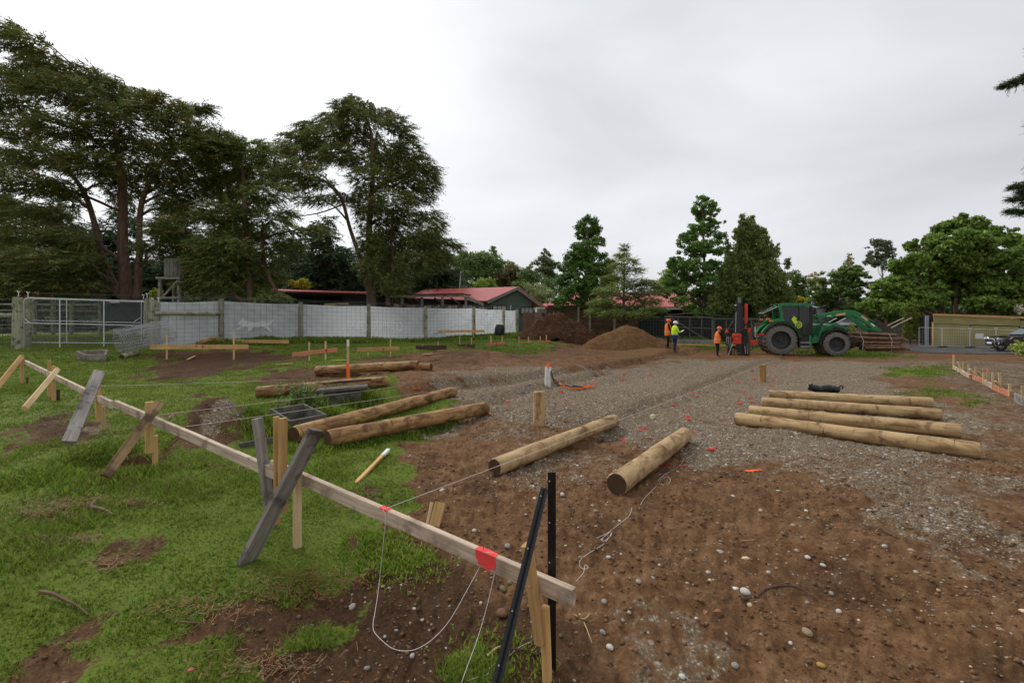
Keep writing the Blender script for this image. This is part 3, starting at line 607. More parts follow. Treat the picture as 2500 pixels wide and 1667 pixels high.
for dz_, dx_ in ((.03, .0), (-.05, .02)): MB().box((-.5 * (Vector(lg5.bound_box[4]) - Vector(lg5.bound_box[0])).x - .004, dx_ - .03, dz_), (.004, .03, .05)).build('tag', WHITEP, lg5).location = (0, 0, 0)
lie_g(770, 916, 1020, 902, 'brown log with a dark cut end behind the orange ribboned stake', AE, 6, .27)
lie_g(812, 910, 1052, 905, 'log mostly hidden behind the log with the dark cut end', AE, 7, .23)
for u0, v0, u1, v1, lb, sd in ((1800,1036,2402,1122,'pale peeled log of the row of four, farthest from the black bag',8),(1832,1018,2352,1070,'pale peeled log of the row of four, third from the black bag',9),(1862,994,2302,1026,'pale peeled log of the row of four, second from the black bag',10),(1880,974,2282,996,'pale peeled log of the row of four, beside the black bag',11)):
    lie_g(u0, v0, u1, v1, lb, BE, sd, .225, 'row of four pale logs')
def pile_post(u, v, vt, dpx, label, mats, seed):
    g = GS(u, v); r = dpx * g.y / FPX / 2; top = CZ - (vt - VH) / FPX * (g.y + r)
    return logm('pile_post', (g.x, g.y + r, g.z - .25), (g.x, g.y + r, top), r * 1.02, r * .98, mats, None, label, 'post', 'driven timber pile posts', seed)
pile_post(1317, 1040, 955, 29, 'upright driven pile post standing beside the peeled log under the string', [LOGB, PALEEND], 21)
pile_post(1866, 933, 890, 17, 'upright driven pile post in gravel between the row of logs and the tractor', [LOGA, PALEEND], 22)
# ------------------------------------------------------------------ survey pegs, offcuts, bag, conduit
w1 = GS(868, 1182); w2 = GS(948, 1108); pg = thing('survey_peg', 'pine survey peg with white tip lying on grass', 'peg', w1 + Vector((0, 0, .03)))
plank('shaft', w1 + Vector((0, 0, .015)), w1.lerp(w2, .8) + Vector((0, 0, .05)), .05, .035, PINE, pg, point=.06); plank('white_tip', w1.lerp(w2, .8) + Vector((0, 0, .05)), w2 + Vector((0, 0, .06)), .052, .037, WHITEP, pg)
q = GS(1062, 1292); ob = thing('timber_offcut', 'split yellow timber offcut propped behind the near board', 'timber offcut', q)
plank('offcut', q + Vector((-.02, .06, -.01)), q + Vector((.03, .16, .19)), .10, .05, PINE, ob, up=(0, -1, .4)); plank('splinter', q + Vector((-.09, .08, -.01)), q + Vector((-.055, .17, .19)), .03, .045, PINE_PALE, ob, up=(0, -1, .4))
q = GS(1594, 1022); MB().box(q + Vector((0, 0, .04)), (.09, .07, .09), Matrix.Rotation(.5, 3, 'Z'), 0, .012).build('foam_block', plain('cream_block', (.62, .55, .38), .8), None, True, q, 'small cream block on gravel beside the taut string line', 'block')
# white conduit with orange cap, cables
q = GS(1337, 944); cp = thing('conduit_marker', 'white plastic conduit stub with orange tip sprouting from gravel', 'conduit', q); h = (944 - 897) * q.y / FPX
for dx in (-.045, .045): MB().cyl(q + Vector((dx, .05, -.1)), q + Vector((dx + .02, .05, h)), .047, 12).build('pipe', WHITEP, cp, True)
MB().cyl(q + Vector((.02, .05, h - .01)), q + Vector((.025, .05, h + .12)), .055, 10, r2=.03).build('orange_tip', ORANGEP, cp, True)
cbt = thing('cable_coil', 'black cables with orange tape trailing from the white conduit stub', 'cable', GS(1350, 935))
for k, px in enumerate(([(1346,905,.42),(1348,920,.2),(1356,934,.06),(1375,942,.04),(1400,944,.03),(1425,948,.03)], [(1346,908,.36),(1352,930,.1),(1366,941,.05),(1390,947,.03),(1418,949,.02)], [(1347,912,.3),(1354,934,.06),(1370,944,.05),(1405,948,.03),(1430,950,.02)])):
    pts = [GS(u, max(v, 934)) + Vector((0, 0, lf)) for u, v, lf in px]; pts[0] = P(px[0][0], px[0][1], q.y); pts[1] = P(px[1][0], px[1][1], q.y) ; MB().tube(smooth_pts(pts, 4), .016, 6).build('cable', BLACKPL, cbt, True)
for k, px in enumerate(([(1356,936),(1366,941),(1378,946)], [(1372,948),(1395,952),(1420,952),(1455,946)], [(1420,946),(1432,948),(1440,944)])):
    MB().tube(smooth_pts([GS(u, v) + Vector((0, 0, .05)) for u, v in px], 4), .02, 5).build('orange_tape', ORANGEP, cbt, True)
# black bag
q = GS(2012, 957); m = MB(); bg = thing('black_bag', 'collapsed black bag lying on gravel behind the row of logs', 'bag', q)
rs = np.random.RandomState(5); K = 14
pts = [q + Vector((-.38 + .76 * i / K, .03 * math.sin(i * 1.3), .085 + .02 * math.sin(i * .9))) for i in range(K + 1)]
m.tube(pts, [.05, .075, .09, .10, .09, .095, .10, .095, .09, .10, .105, .10, .10, .09, .05], 12); o = m.build('sack', BLACKPL, bg, 'all')
MB().tube([q + Vector((.36, 0, .10)), q + Vector((.42, -.02, .17)), q + Vector((.5, 0, .14)), q + Vector((.49, .02, .08))], .022, 6).build('handle', BLACKPL, bg, True)
MB().tube([q + Vector((-.36, 0, .10)), q + Vector((-.40, -.03, .19)), q + Vector((-.33, -.02, .2))], .03, 6).build('handle', BLACKPL, bg, True)
# tall stake with white top and orange ribbon
q = GS(850, 927); Zq = q.y; st = thing('survey_stake', 'tall white-topped survey stake with a hanging orange ribbon', 'stake', q)
plank('stake', q + Vector((0, 0, -.2)), P(849.5, 845, Zq), .05, .05, PINE_PALE, st, up=(0, -1, 0)); plank('white_top', P(849.5, 845, Zq), P(849.5, 829, Zq), .052, .052, WHITEP, st, up=(0, -1, 0))
a = P(848, 887, Zq - .05); plank('ribbon', P(851, 925, Zq - .07), a, .085, .012, ORANGEP, st, up=(0, -1, .1))
# ------------------------------------------------------------------ spray marks on the gravel
MARKS = [(1570,1048,26,8),(1690,1020,22,10),(1720,1104,40,14),(1622,1136,20,4),(1660,1140,24,4),(1515,1070,20,8),(1690,958,12,4),(1700,968,10,3),(1815,958,14,4),(1835,972,10,3),(1845,922,11,3),(1885,928,9,3),(1900,918,9,3),(1880,940,13,4),(1522,929,16,6),(1588,913,11,4),(1524,914,8,3),
  (1366,957,16,5),(1240,985,12,6),(1190,1012,14,4),(1640,992,22,4),(1800,985,18,4),(1832,980,13,4),(1840,905,9,3),(1880,908,8,3),(1935,908,7,2),(1945,893,7,2),(1800,935,9,3),(1700,1055,8,4),(1680,1000,8,3),(1860,905,7,2),(1890,893,6,2)]
BLU = [(1560,906,12,4),(1455,918,10,4),(1275,958,12,4),(1290,940,9,3)]; ORA = [(1371,928,10,5),(1396,898,8,3),(1452,927,8,3),(1017,950,14,4),(1310,1000,10,3),(1840,1150,30,4)]
def spray(u, v, w, h, mat, i, lab, grp):
    rg = random.Random(i * 7 + 1); m = MB(); c = GS(u, v); stroke = [(rg.uniform(-1, 1), rg.uniform(-1, 1)) for _ in range(3)]
    for k in range(55):
        s = stroke[k % 2]; e = stroke[(k % 2) + 1]; t = rg.random(); p = GS(u + (s[0] + (e[0]-s[0])*t) * w * .6 + rg.gauss(0, .10) * w, v + (s[1] + (e[1]-s[1])*t) * h * .6 + rg.gauss(0, .14) * h)
        if (p - c).length > .30 + .012 * c.y: continue
        r = rg.uniform(.005, .012) * (1 + c.y * .09); p = p + Vector((0, 0, .007)); a0 = rg.uniform(0, 6); m.add([p + Vector((r * math.cos(a0 + q * 1.257), r * 1.3 * math.sin(a0 + q * 1.257), rg.uniform(0, .003))) for q in range(5)], [(0, 1, 2, 3, 4)])
    return m.build('spray_mark', mat, None, False, c, lab, 'paint mark', grp)
for i, (u, v, w, h) in enumerate(MARKS): spray(u, v, w, h, REDP, i, 'red spray paint set-out mark on the gravel pad', 'red spray marks on the gravel')
for i, (u, v, w, h) in enumerate(BLU): spray(u, v, w, h, BLUEP, i + 50, 'faint blue spray mark ' + ['by the bank edge near the standing workers', 'on the ridge behind the white conduit', 'beside the upright pile post', 'on the gravel in front of the white conduit'][i], 'blue spray marks on the gravel')
for i, (u, v, w, h) in enumerate(ORA): spray(u, v, w, h, ORANGEP, i + 70, 'orange spray mark ' + ['just behind the cable coil', 'on the bank behind the white conduit', 'on gravel beyond the cable coil end', 'on gravel behind the end of the longest log', 'on the soil hump by the upright pile post', 'on bare soil beside the thick short log'][i], 'orange spray marks')
# ================================================================== profiles around the site
def fprofile(u0, v0, u1, v1, hpx, stakes, mat, label, ubase=None, marks=(), smat=PINE_PALE, braces=()):
    # stakes: (u, top, base); the board's depth follows from where its stakes stand
    us, zs = [], []
    for u, vt, vb in stakes: us.append(u); zs.append(GS(u, vb).y)
    if len(us) == 1: us.append(us[0] + 100); zs.append(zs[0])
    zz_ = np.polyfit(us, [1 / z for z in zs], 1) if abs(us[0] - us[-1]) > 8 else np.array([0, 1 / np.mean(zs)])
    if abs(1 / np.polyval(zz_, u0) - 1 / np.polyval(zz_, u1)) > 1.2: zz_ = np.array([0, np.mean([1 / z for z in zs])])
    Zf = lambda u: 1 / float(np.polyval(zz_, u))
    c = P((u0 + u1) / 2, stakes[0][2], Zf((u0 + u1) / 2)); o = thing('profile_board', label, 'profile board', Vector((c.x, c.y, gs(c.x, c.y))))
    h = hpx * Zf((u0 + u1) / 2) / FPX; dz = Vector((0, 0, -h / 2)); a = P(u0, v0, Zf(u0)); b = P(u1, v1, Zf(u1)); plank('board', a + dz, b + dz, .04, h, mat, o)
    n = (b - a).cross(Vector((0, 0, 1))).normalized()
    for k, (u, vt, vb) in enumerate(stakes):
        t = P(u, vt, Zf(u)) - n * .045 * (1 if k % 2 else 1); plank('stake', Vector((t.x, t.y, gs(t.x, t.y) - .15)), t, .045, .05, smat, o, up=n)
    for (u, v, w, hh, mm) in marks:
        q = P(u, v, Zf(u)) + n * .024; m = MB(); rg = random.Random(int(u)); r = w * Zf(u) / FPX / 2; r2 = hh * Zf(u) / FPX / 2
        m.add([q + (b - a).normalized() * (r * math.cos(k * .63) * rg.uniform(.8, 1.1)) + Vector((0, 0, r2 * math.sin(k * .63) * rg.uniform(.8, 1.1))) for k in range(10)], [tuple(range(10))]); m.build('paint_mark', mm, o)
    for (ua, va, ub, vb2) in braces: plank('brace', P(ua, va, Zf(ua) + .05), P(ub, vb2, Zf(ub) + .05), .04, .05, smat, o)
    return o
fprofile(367, 842, 606, 841, 11, [(405, 814, 882), (569, 808, 873)], PINE, 'orange pine profile board with red mark on two tall stakes before the first banner', marks=[(496, 846, 6, 8, REDP), (480, 845, 5, 6, REDP)])
fprofile(714, 860, 823, 849, 10, [(756, 835, 881), (796, 833, 879)], REDW, 'tilted pinkish profile board in front of the banner with the dotted lettering', marks=[(796, 855, 6, 8, REDP)])
fprofile(872, 849, 975, 846, 9, [(898, 856, 872), (953, 827, 871)], PINE, 'orange profile board with one tall and one short stake beside brown spoil', marks=[(936, 852, 5, 8, REDP)])
fprofile(1005, 806.5, 1183, 805, 6.5, [(1040, 806, 829), (1156, 805, 826)], PINE, 'long thin profile board nailed across two fence posts', marks=[(1037, 809, 6, 7, ORANGEP), (1050, 809, 5, 7, ORANGEP), (1158, 806, 6, 4, ORANGEP)])
fprofile(1015, 844, 1090, 842, 11, [(1031, 841, 856), (1069, 834, 855)], DARKW, 'wet dark profile board sitting low on the spoil')
fprofile(1117, 841, 1159, 840, 10, [(1122, 821, 850), (1151, 824, 849)], DARKW, 'short dark profile board held by two pale stakes', marks=[(1138, 845, 5, 6, REDP)])
fprofile(1188, 838, 1232, 834, 7, [(1200, 820, 845), (1227, 820, 841)], REDW, 'short pink profile board on two stakes near the black barrel', marks=[(1212, 839, 5, 6, REDP)])
fprofile(1266, 835, 1298, 834, 4, [(1268, 821, 838), (1291, 822, 837)], REDW, 'very low profile board by the dark soil heap, first after the fence corner')
fprofile(1314, 831.5, 1343, 831, 5.5, [(1320, 821, 836), (1335, 818, 836)], REDW, 'low profile board by the dark soil heap, second after the fence corner', marks=[(1331, 834, 4, 4, REDP)])
fprofile(1363, 831, 1392, 831, 5.5, [(1369, 820, 836), (1383, 821, 836)], REDW, 'low profile board by the dark soil heap, third after the fence corner')
fprofile(1414, 830, 1453, 829, 4.5, [(1420, 817, 834), (1452, 814, 833)], REDW, 'low reddish profile board between the dark and the tan heap', marks=[(1430, 832, 18, 4, REDP)])
q = GS(610, 842); plank('loose_plank', P(513, 833, q.y), P(705, 834.5, q.y), .05, 8.5 * q.y / FPX, PINE, None, label='long orange plank lying at the foot of the second banner', cat='plank')
g0 = GS(510, 842); logm('rotten_log', g0 + Vector((-.35, 0, .1)), g0 + Vector((.3, .1, .3)), .13, .11, [LOGA, PALEEND], None, 'short rotten log under the end of the long plank', 'log', None, 31)
# profile run on the right
RUN = [(2328, 892, 2369, 915, 9, WEATH, 'weathered low profile board at the red-tipped stake', [(2328, 866, 902), (2351, 886, 908), (2365, 888, 912)], [(2338, 884, 2346, 902)]),
 (2369, 912, 2403, 925, 11, REDW, 'red low profile board with two leaning braces', [(2382, 895, 920), (2402, 910, 930)], [(2367, 901, 2382, 914), (2388, 906, 2401, 922)]),
 (2404, 926, 2425, 938, 12, WEATH, 'short pale low profile board beside the red one', [(2412, 904, 934), (2424, 909, 940)], []),
 (2427, 940, 2468, 956, 13, REDW, 'reddish low profile board with a tall pale stake', [(2441, 910, 950), (2465, 937, 962)], [(2430, 930, 2448, 948)]),
 (2478, 959, 2560, 1000, 22, GREYW, 'thick grey low profile board running out behind the others', [(2497, 942, 985), (2545, 950, 1010)], [])]
for (u0, v0, u1, v1, hp, mt, lb, sk, brs) in RUN:
    ga = GS(u0, v0 + hp); gb_ = GS(u1, v1 + hp + 1); h = hp * ga.y / FPX; o = thing('profile_board', lb, 'profile board', ga)
    plank('board', ga + Vector((0, 0, h / 2)), gb_ + Vector((0, 0, h / 2)), .04, h, mt, o); nn = (gb_ - ga).cross(Vector((0, 0, 1))).normalized()
    for (u, vt, vb) in sk:
        t = np.clip((u - u0) / (u1 - u0), 0.02, .98); b = ga.lerp(gb_, 1 - (1 - t) * ga.y / (ga.y + (gb_.y - ga.y) * t) if False else t) - nn * .05; tp = P(u, vt, b.y)
        plank('stake', Vector((tp.x, tp.y, b.z - .12)), tp, .045, .05, PINE_PALE if u != 2351 else PINE, o, up=nn)
    for (a0, a1, b0, b1) in brs: Zb_ = ga.lerp(gb_, .5).y + .1; plank('brace', P(a0, a1, Zb_), P(b0, b1, Zb_), .04, .045, PINE_PALE, o)
    if u0 == 2328: q = P(2328, 866, ga.y); MB().cyl(q + Vector((0, 0.05, -.09)), q + Vector((0, 0.05, .02)), .05, 10).build('red_tip', REDP, o, True)
    if u0 == 2404: q = P(2411, 904, ga.y); MB().cyl(q + Vector((0, 0, -.03)), q + Vector((0, 0, .02)), .06, 10).build('red_tip', REDP, o, True)
# ================================================================== wire fence with banners
def fZ(u): return 2.1 * FPX / (127 - .0525 * (u - 43))
FTOP = lambda u: float(np.interp(u, [43, 369, 540, 734, 900, 1039, 1157, 1230, 1265], [725, 731, 729.5, 738, 743, 747.5, 749, 753, 755]))
def fpt(u, off=0): Z = fZ(u); return Vector(((u - U0) / FPX * Z, Z, 0)) + Vector((-.58, .81, 0)).normalized() * off
fence = thing('deer_fence', 'tall wire fence on mossy round posts carrying the pale banners', 'fence', Vector((*fpt(700).xy, gs(*fpt(700).xy))))
FPOSTS = [372, 540, 734, 900, 1039, 1157, 1230, 1262]
def rpost(par, u, r, vt=None, name='post', off=0, mat=OLDPOST, lean=0):
    p = fpt(u, off); t = CZ - ((FTOP(u) if vt is None else vt) - VH) / FPX * p.y; g = gs(p.x, p.y); m = MB(); k = [(-.3, 1), (.4, 1.03), (1.2, .97), (t - g - .02, .95), (t - g, .8)]
    m.tube([Vector((p.x + lean * a, p.y, g + a)) for a, _ in k], [r * b for _, b in k], 12); return m.build(name, mat, par, True)
for u in FPOSTS: rpost(fence, u, .13 if u < 1230 else .11)
rpost(fence, 1272, .10, 757, 'post', .5); rpost(fence, 381, .14, 733)
rail_a = fpt(378); rail_b = fpt(536); ra = P(378, 765, rail_a.y - .12); rb = P(536, 766, rail_b.y - .12); MB().tube([ra, ra.lerp(rb, .5), rb], [.095, .10, .09], 10).build('rail', OLDPOST, fence, True)
WIRE = plain('wire_mesh', (.10, .105, .11), .5, .4, .1, 9, .5)
def wiregrid(par, A, B, za0, za1, zb0, zb1, nx, nz, r, name='wire_mesh', mat=WIRE, off=Vector((0, 0, 0))):
    m = MB(); A = Vector(A); B = Vector(B)
    for i in range(nz + 1):
        t = i / nz; t = t ** 1.15; a = Vector((A.x, A.y, za0 + (za1 - za0) * t)) + off; b = Vector((B.x, B.y, zb0 + (zb1 - zb0) * t)) + off; m.tube([a, b], r, 3, cap=False)
    for i in range(1, nx):
        t = i / nx; x = A.lerp(B, t); m.tube([Vector((x.x, x.y, za0 + (zb0 - za0) * t)) + off, Vector((x.x, x.y, za1 + (zb1 - za1) * t)) + off], r, 3, cap=False)
    return m.build(name, mat, par, kind='stuff')
fn = Vector((.58, -.81, 0)).normalized() * .14
def ztop(u): return CZ - (FTOP(u) - VH) / FPX * fZ(u)
for a, b in zip(FPOSTS[:-1], FPOSTS[1:]):
    A, B = fpt(a), fpt(b); L = (B - A).length
    wiregrid(fence, A, B, gs(*A.xy) + .05, ztop(a) - .05, gs(*B.xy) + .05, ztop(b) - .05, max(2, int(L / .28)), 10, .0055, off=fn)
    m = MB()
    for dz in (.04, .12): m.tube([Vector((A.x, A.y, ztop(a) + dz)), Vector((B.x, B.y, ztop(b) + dz))], .006, 4)
    m.build('top_wire', GALVD, fence, kind='stuff')
# banners
def banner_mat(nm='pale_banner', cols=((.62, .64, .68), (.70, .72, .755), (.76, .775, .80)), tcol=(.74, .765, .80, 1)):
    n = NT(nm, .42, .35); co = n.co('Object'); f = n.noise(1.6, 5, co, .6, .8)
    n.color(n.ramp(f, [(.25, cols[0]), (.55, cols[1]), (.8, cols[2])])); n.bump(n.noise(3.2, 4, co, .55, 1.2), .35, .12); tr = n.n('ShaderNodeBsdfTranslucent'); tr.inputs[0].default_value = tcol; mx = n.n('ShaderNodeMixShader'); mx.inputs[0].default_value = .5; out = n.t.nodes['Material Output']; n.l(n.b.outputs[0], mx.inputs[1]); n.l(tr.outputs[0], mx.inputs[2]); n.l(mx.outputs[0], out.inputs[0]); return n.m
BANNER = banner_mat(); PRINT = banner_mat('banner_white_print', ((.93, .93, .93), (.95, .95, .95), (.97, .97, .97)), (.97, .97, .97, 1))
BL = {372: 'pale banner behind the round rail, next to the gate', 540: 'pale banner with diagonal creases and a faint running cat print', 734: 'pale banner ending in three dots of faint mirrored lettering', 900: 'pale banner with the faint mirrored word COMING', 1039: 'pale banner behind the long thin profile board, with a small running cat print', 1157: 'pale banner with a small white tag, behind the black barrel', 1230: 'narrow last pale banner before the fence corner'}
banners = {}
for a, b in zip(FPOSTS[:-1], FPOSTS[1:]):
    A, B = fpt(a, .02), fpt(b, .02); L = (B - A).length; nx = max(6, int(L / .12)); nz = 16; rg = np.random.RandomState(int(a)); V = []; F = []
    nb = Vector((-.58, .81, 0)).normalized(); ph = rg.uniform(0, 6, 4)
    for j in range(nz + 1):
        t = j / nz
        for i in range(nx + 1):
            s = i / nx; p = A.lerp(B, s); zt = ztop(a) + (ztop(b) - ztop(a)) * s - .10 - .05 * math.sin(math.pi * s); zb = gs(p.x, p.y) - .02; z = zb + (zt - zb) * t
            bow = .05 + .05 * math.sin(s * 9 + t * 4 + ph[0]) + .035 * math.sin(s * 17 - t * 9 + ph[1]) + .05 * math.sin(math.pi * s) * math.sin(t * 3 + ph[2]) + .025 * math.sin((s + t) * 26 + ph[3])
            q = p + nb * bow; V.append((q.x, q.y, z))
    for j in range(nz):
        for i in range(nx): k = j * (nx + 1) + i; F.append((k, k + 1, k + nx + 2, k + nx + 1))
    c = A.lerp(B, .5); o = MB().add(V, F).build('banner', BANNER, None, 'all', Vector((c.x, c.y, gs(c.x, c.y))), BL[a], 'banner', 'banners along the wire fence'); banners[a] = o
def text_mesh(txt, width, height, bold=.022):
    cu = bpy.data.curves.new('txt', 'FONT'); cu.body = txt; cu.size = 1; cu.offset = bold; cu.extrude = .0; ob = bpy.data.objects.new('txt', cu); COL.objects.link(ob)
    bpy.context.view_layer.update(); me = bpy.data.meshes.new_from_object(ob.evaluated_get(bpy.context.evaluated_depsgraph_get())); bpy.data.objects.remove(ob)
    co = np.array([v.co[:] for v in me.vertices]); mn, mx_ = co.min(0), co.max(0); sc = np.array([width / (mx_[0] - mn[0]), height / (mx_[1] - mn[1])])
    return [((p[0] - mn[0]) * sc[0], (p[1] - mn[1]) * sc[1]) for p in co], [tuple(f.vertices) for f in me.polygons]
def print_on(a, u0, u1, v0, v1, pts, faces, w, h, name, mirror=True):
    pa, pb = P(u0, (v0 + v1) / 2, fZ(u0)), P(u1, (v0 + v1) / 2, fZ(u1)); d = (pb - pa); zb = CZ - (v1 - VH) / FPX * ((pa.y + pb.y) / 2); zt = CZ - (v0 - VH) / FPX * ((pa.y + pb.y) / 2)
    off = Vector((.58, -.81, 0)).normalized() * .045; V = []
    for (x, y) in pts:
        s = x / w; s = 1 - s if mirror else s; q = pa + d * s + off; V.append((q.x, q.y, zb + (zt - zb) * y / h))
    return MB().add(V, faces).build(name, PRINT, banners[a])
pt, fc = text_mesh('COMING', 1, 1); print_on(900, 911, 983, 786, 810, pt, fc, 1, 1, 'lettering')
pt, fc = text_mesh('OON...', 1, 1); print_on(734, 836, 897, 786, 810, pt, fc, 1, 1, 'lettering')
pt, fc = text_mesh('COMING', 1, 1); print_on(1230, 1234, 1258, 785, 803, pt, fc, 1, 1, 'lettering')
CAT = [(0,.55),(.10,.70),(.16,.95),(.19,.72),(.30,.66),(.5,.62),(.68,.70),(.80,.62),(.9,.66),(1,.85),(1.,.75),(.93,.52),(.84,.42),(.9,.18),(.97,.05),(.9,.06),(.8,.22),(.70,.36),(.55,.33),(.42,.30),(.36,.12),(.24,.02),(.22,.08),(.30,.22),(.24,.36),(.12,.30),(.02,.20),(.0,.27),(.12,.44)]
def cat_print(a, u0, u1, v0, v1, mirror): # generic running cat silhouette
    return print_on(a, u0, u1, v0, v1, CAT, [tuple(range(len(CAT)))], 1, 1, 'cat_print', mirror)
cat_print(540, 578, 668, 772, 812, False); cat_print(1039, 1095, 1150, 781, 806, False)
q = P(1189, 768, fZ(1189) - .1); MB().box(q, (.12, .01, .16)).build('tag', WHITEP, banners[1157])
# ------------------------------------------------------------------ gates
def chain(par, A, B, z0a, z1a, z0b, z1b, step, r, off=0):
    m = MB(); A = Vector(A); B = Vector(B); L = (B - A).length; H = ((z1a - z0a) + (z1b - z0b)) / 2
    pt_ = lambda s, t: Vector((A.x + (B.x - A.x) * s / L, A.y + (B.y - A.y) * s / L + off, z0a + (z0b - z0a) * s / L + t))
    k = -H
    while k < L:
        for sg in (1, -1):
            s0, s1 = k, k + H; t0, t1 = (0, H) if sg > 0 else (H, 0)
            if s0 < 0: t0 = t0 + sg * (-s0); s0 = 0
            if s1 > L: t1 = t1 - sg * (s1 - L); s1 = L
            m.tube([pt_(s0, t0), pt_(s1, t1)], r, 3, cap=False)
        k += step
    return m.build('chain_link', GALVD, par, kind='stuff')
def gate(u0, u1, Z0, Z1, vt0, vt1, vb0, vb1, vm, posts, label, diag, step, curve=True):
    a0, b0 = P(u0, vt0, Z0), P(u1, vt1, Z1); a1, b1 = P(u0, vb0, Z0), P(u1, vb1, Z1); o = thing('chain_link_gate', label, 'gate', a1)
    fr = MB(); c = .18; d = (b0 - a0).normalized(); up = Vector((0, 0, 1))
    path = [a1, a0 - up * c] + [a0 - up * c * (1 - math.sin(t)) + d * c * (1 - math.cos(t)) for t in (.4, .8, 1.2)] + [a0 + d * c, b0, b1]
    fr.tube(path, .026, 8); fr.tube([a1, b1], .024, 8); fr.build('frame', GALV, o, True)
    am, bm_ = P(u0, vm[0], Z0), P(u1, vm[1], Z1); MB().tube([am, bm_], .02, 8).build('mid_rail', GALV, o, True)
    for u in posts:
        t = 0
        for _ in range(20): t = ((u - U0) / FPX * (a0.y + (b0.y - a0.y) * t) - a0.x) / (b0.x - a0.x)
        MB().tube([a0.lerp(b0, t), a1.lerp(b1, t)], .022, 8).build('upright', GALV, o, True)
    for (ua, va, ub, vb) in diag: MB().tube([P(ua, va, (Z0 + Z1) / 2 if ua > (u0+u1)/2 else Z0), P(ub, vb, (Z0 + Z1) / 2 if ua > (u0+u1)/2 else Z0)], .018, 6).build('corner_brace', GALV, o, True)
    chain(o, a1, b1, a1.z, a0.z, b1.z, b0.z, step, .0038); return o
Zg0, Zg1 = fZ(57), fZ(352)
gate(57, 352, Zg0, Zg1, 727, 735.5, 852, 853, (788.5, 795), (158, 257), 'galvanised chain link gate nearest the broken trough', [(57, 775, 72, 788)], .105)
gate(76, 345, Zg0 + 2.2, Zg1 + 2.2, 729.5, 737, 836, 838, (782, 788), (168,), 'second galvanised chain link gate standing behind the first', [(343, 775, 327, 786)], .13)
gp = thing('gate_post', 'thick mossy round gate post with insulators at the lawn end', 'post', Vector((*fpt(43).xy, gs(*fpt(43).xy)))); rpost(gp, 43, .17, 726)
def insulators(par, px, Z):
    for (u, v) in px:
        q = P(u, v, Z); m = MB(); m.tube([q + Vector((0, 0, -.16)), q + Vector((.01, 0, 0))], .014, 6); m.tube([q + Vector((-.05, 0, .06)), q, q + Vector((.06, 0, .05))], .018, 6); m.build('insulator', WHITEP, par, True)
insulators(gp, [(45, 714), (68, 716)], fZ(43)); insulators(fence, [(350, 722), (359, 719), (372, 730), (387, 729)], fZ(365))
m = MB(); m.tube(taut(P(68, 714, fZ(60)), P(351, 721, fZ(351)), .03), .005, 4); m.build('top_wire', GALVD, gp)
g2 = thing('gate_post', 'greenish round gate post behind the curved gate corner', 'post', P(68, 838, Zg0 + 2)); m = MB(); t = P(68, 729, Zg0 + 2); m.tube([Vector((t.x, t.y, gs(t.x, t.y) - .2)), t], [.14, .13], 12); m.build('post', OLDPOST, g2, True)
g3 = thing('gate_post', 'pair of slim round posts where the gates latch beside the first banner', 'post', P(357, 850, Zg1)); 
for u in (357, 365): m = MB(); t = P(u, 729, fZ(u)); m.tube([Vector((t.x, t.y, gs(t.x, t.y) - .2)), t], [.085, .08], 10); m.build('post', OLDPOST, g3, True)
# left continuation of the fence
fl = thing('deer_fence', 'wire fence with a pole rail continuing from the gate post to the lawn side', 'fence', P(-60, 850, 18)); A = P(-250, 842, 17.2); B = fpt(40)
for k in range(2): t = A.lerp(B, k * .5); z = gs(t.x, t.y); MB().tube([Vector((t.x, t.y, z - .2)), Vector((t.x, t.y, z + 2.05))], .12, 10).build('post', OLDPOST, fl, True)
wiregrid(fl, A, B, gs(*A.xy), gs(*A.xy) + 2, gs(*B.xy), gs(*B.xy) + 2, 16, 11, .0055)
ra = P(-200, 766, 19.6); rb = P(41, 771, 19.8); MB().tube([ra, rb], .11, 10).build('rail', OLDPOST, fl, True)
# roll of wire netting
rl = thing('netting_roll', 'loose roll of wire netting leaning between the gate and the first banner', 'netting roll', GS(320, 862)); m = MB(); c0 = P(287, 833, 17.4); c1 = P(420, 806, 18.9); ax = (c1 - c0); L = ax.length; ax.normalize()
e1 = Vector((0, 0, 1)).cross(ax).normalized(); e2 = ax.cross(e1)
for k in range(46):
    a = 2 * math.pi * k / 23; r = .40 + .05 * math.sin(k * 2.1) + .03 * (k // 23); m.tube([c0 + (e1 * math.cos(a) + e2 * math.sin(a)) * r, c1 + (e1 * math.cos(a + .25) + e2 * math.sin(a + .25)) * (r * 1.0)], .0065, 3, cap=False)
for k in range(30):
    c = c0.lerp(c1, k / 29); m.tube([c + (e1 * math.cos(j * .4488 + k * .02) + e2 * math.sin(j * .4488 + k * .02)) * (.41 + .03 * math.sin(j * 1.7 + k)) for j in range(14)], .0065, 3, closed=True)
m.build('wire', plain('netting_wire', (.34, .35, .36), .5, .4, .1, 9, .3), rl, kind='stuff')
MB().tube([c0 + (e1 * math.cos(j * .314) + e2 * math.sin(j * .314)) * .46 for j in range(20)], .009, 5, closed=True).build('end_wire', GALVD, rl, True)
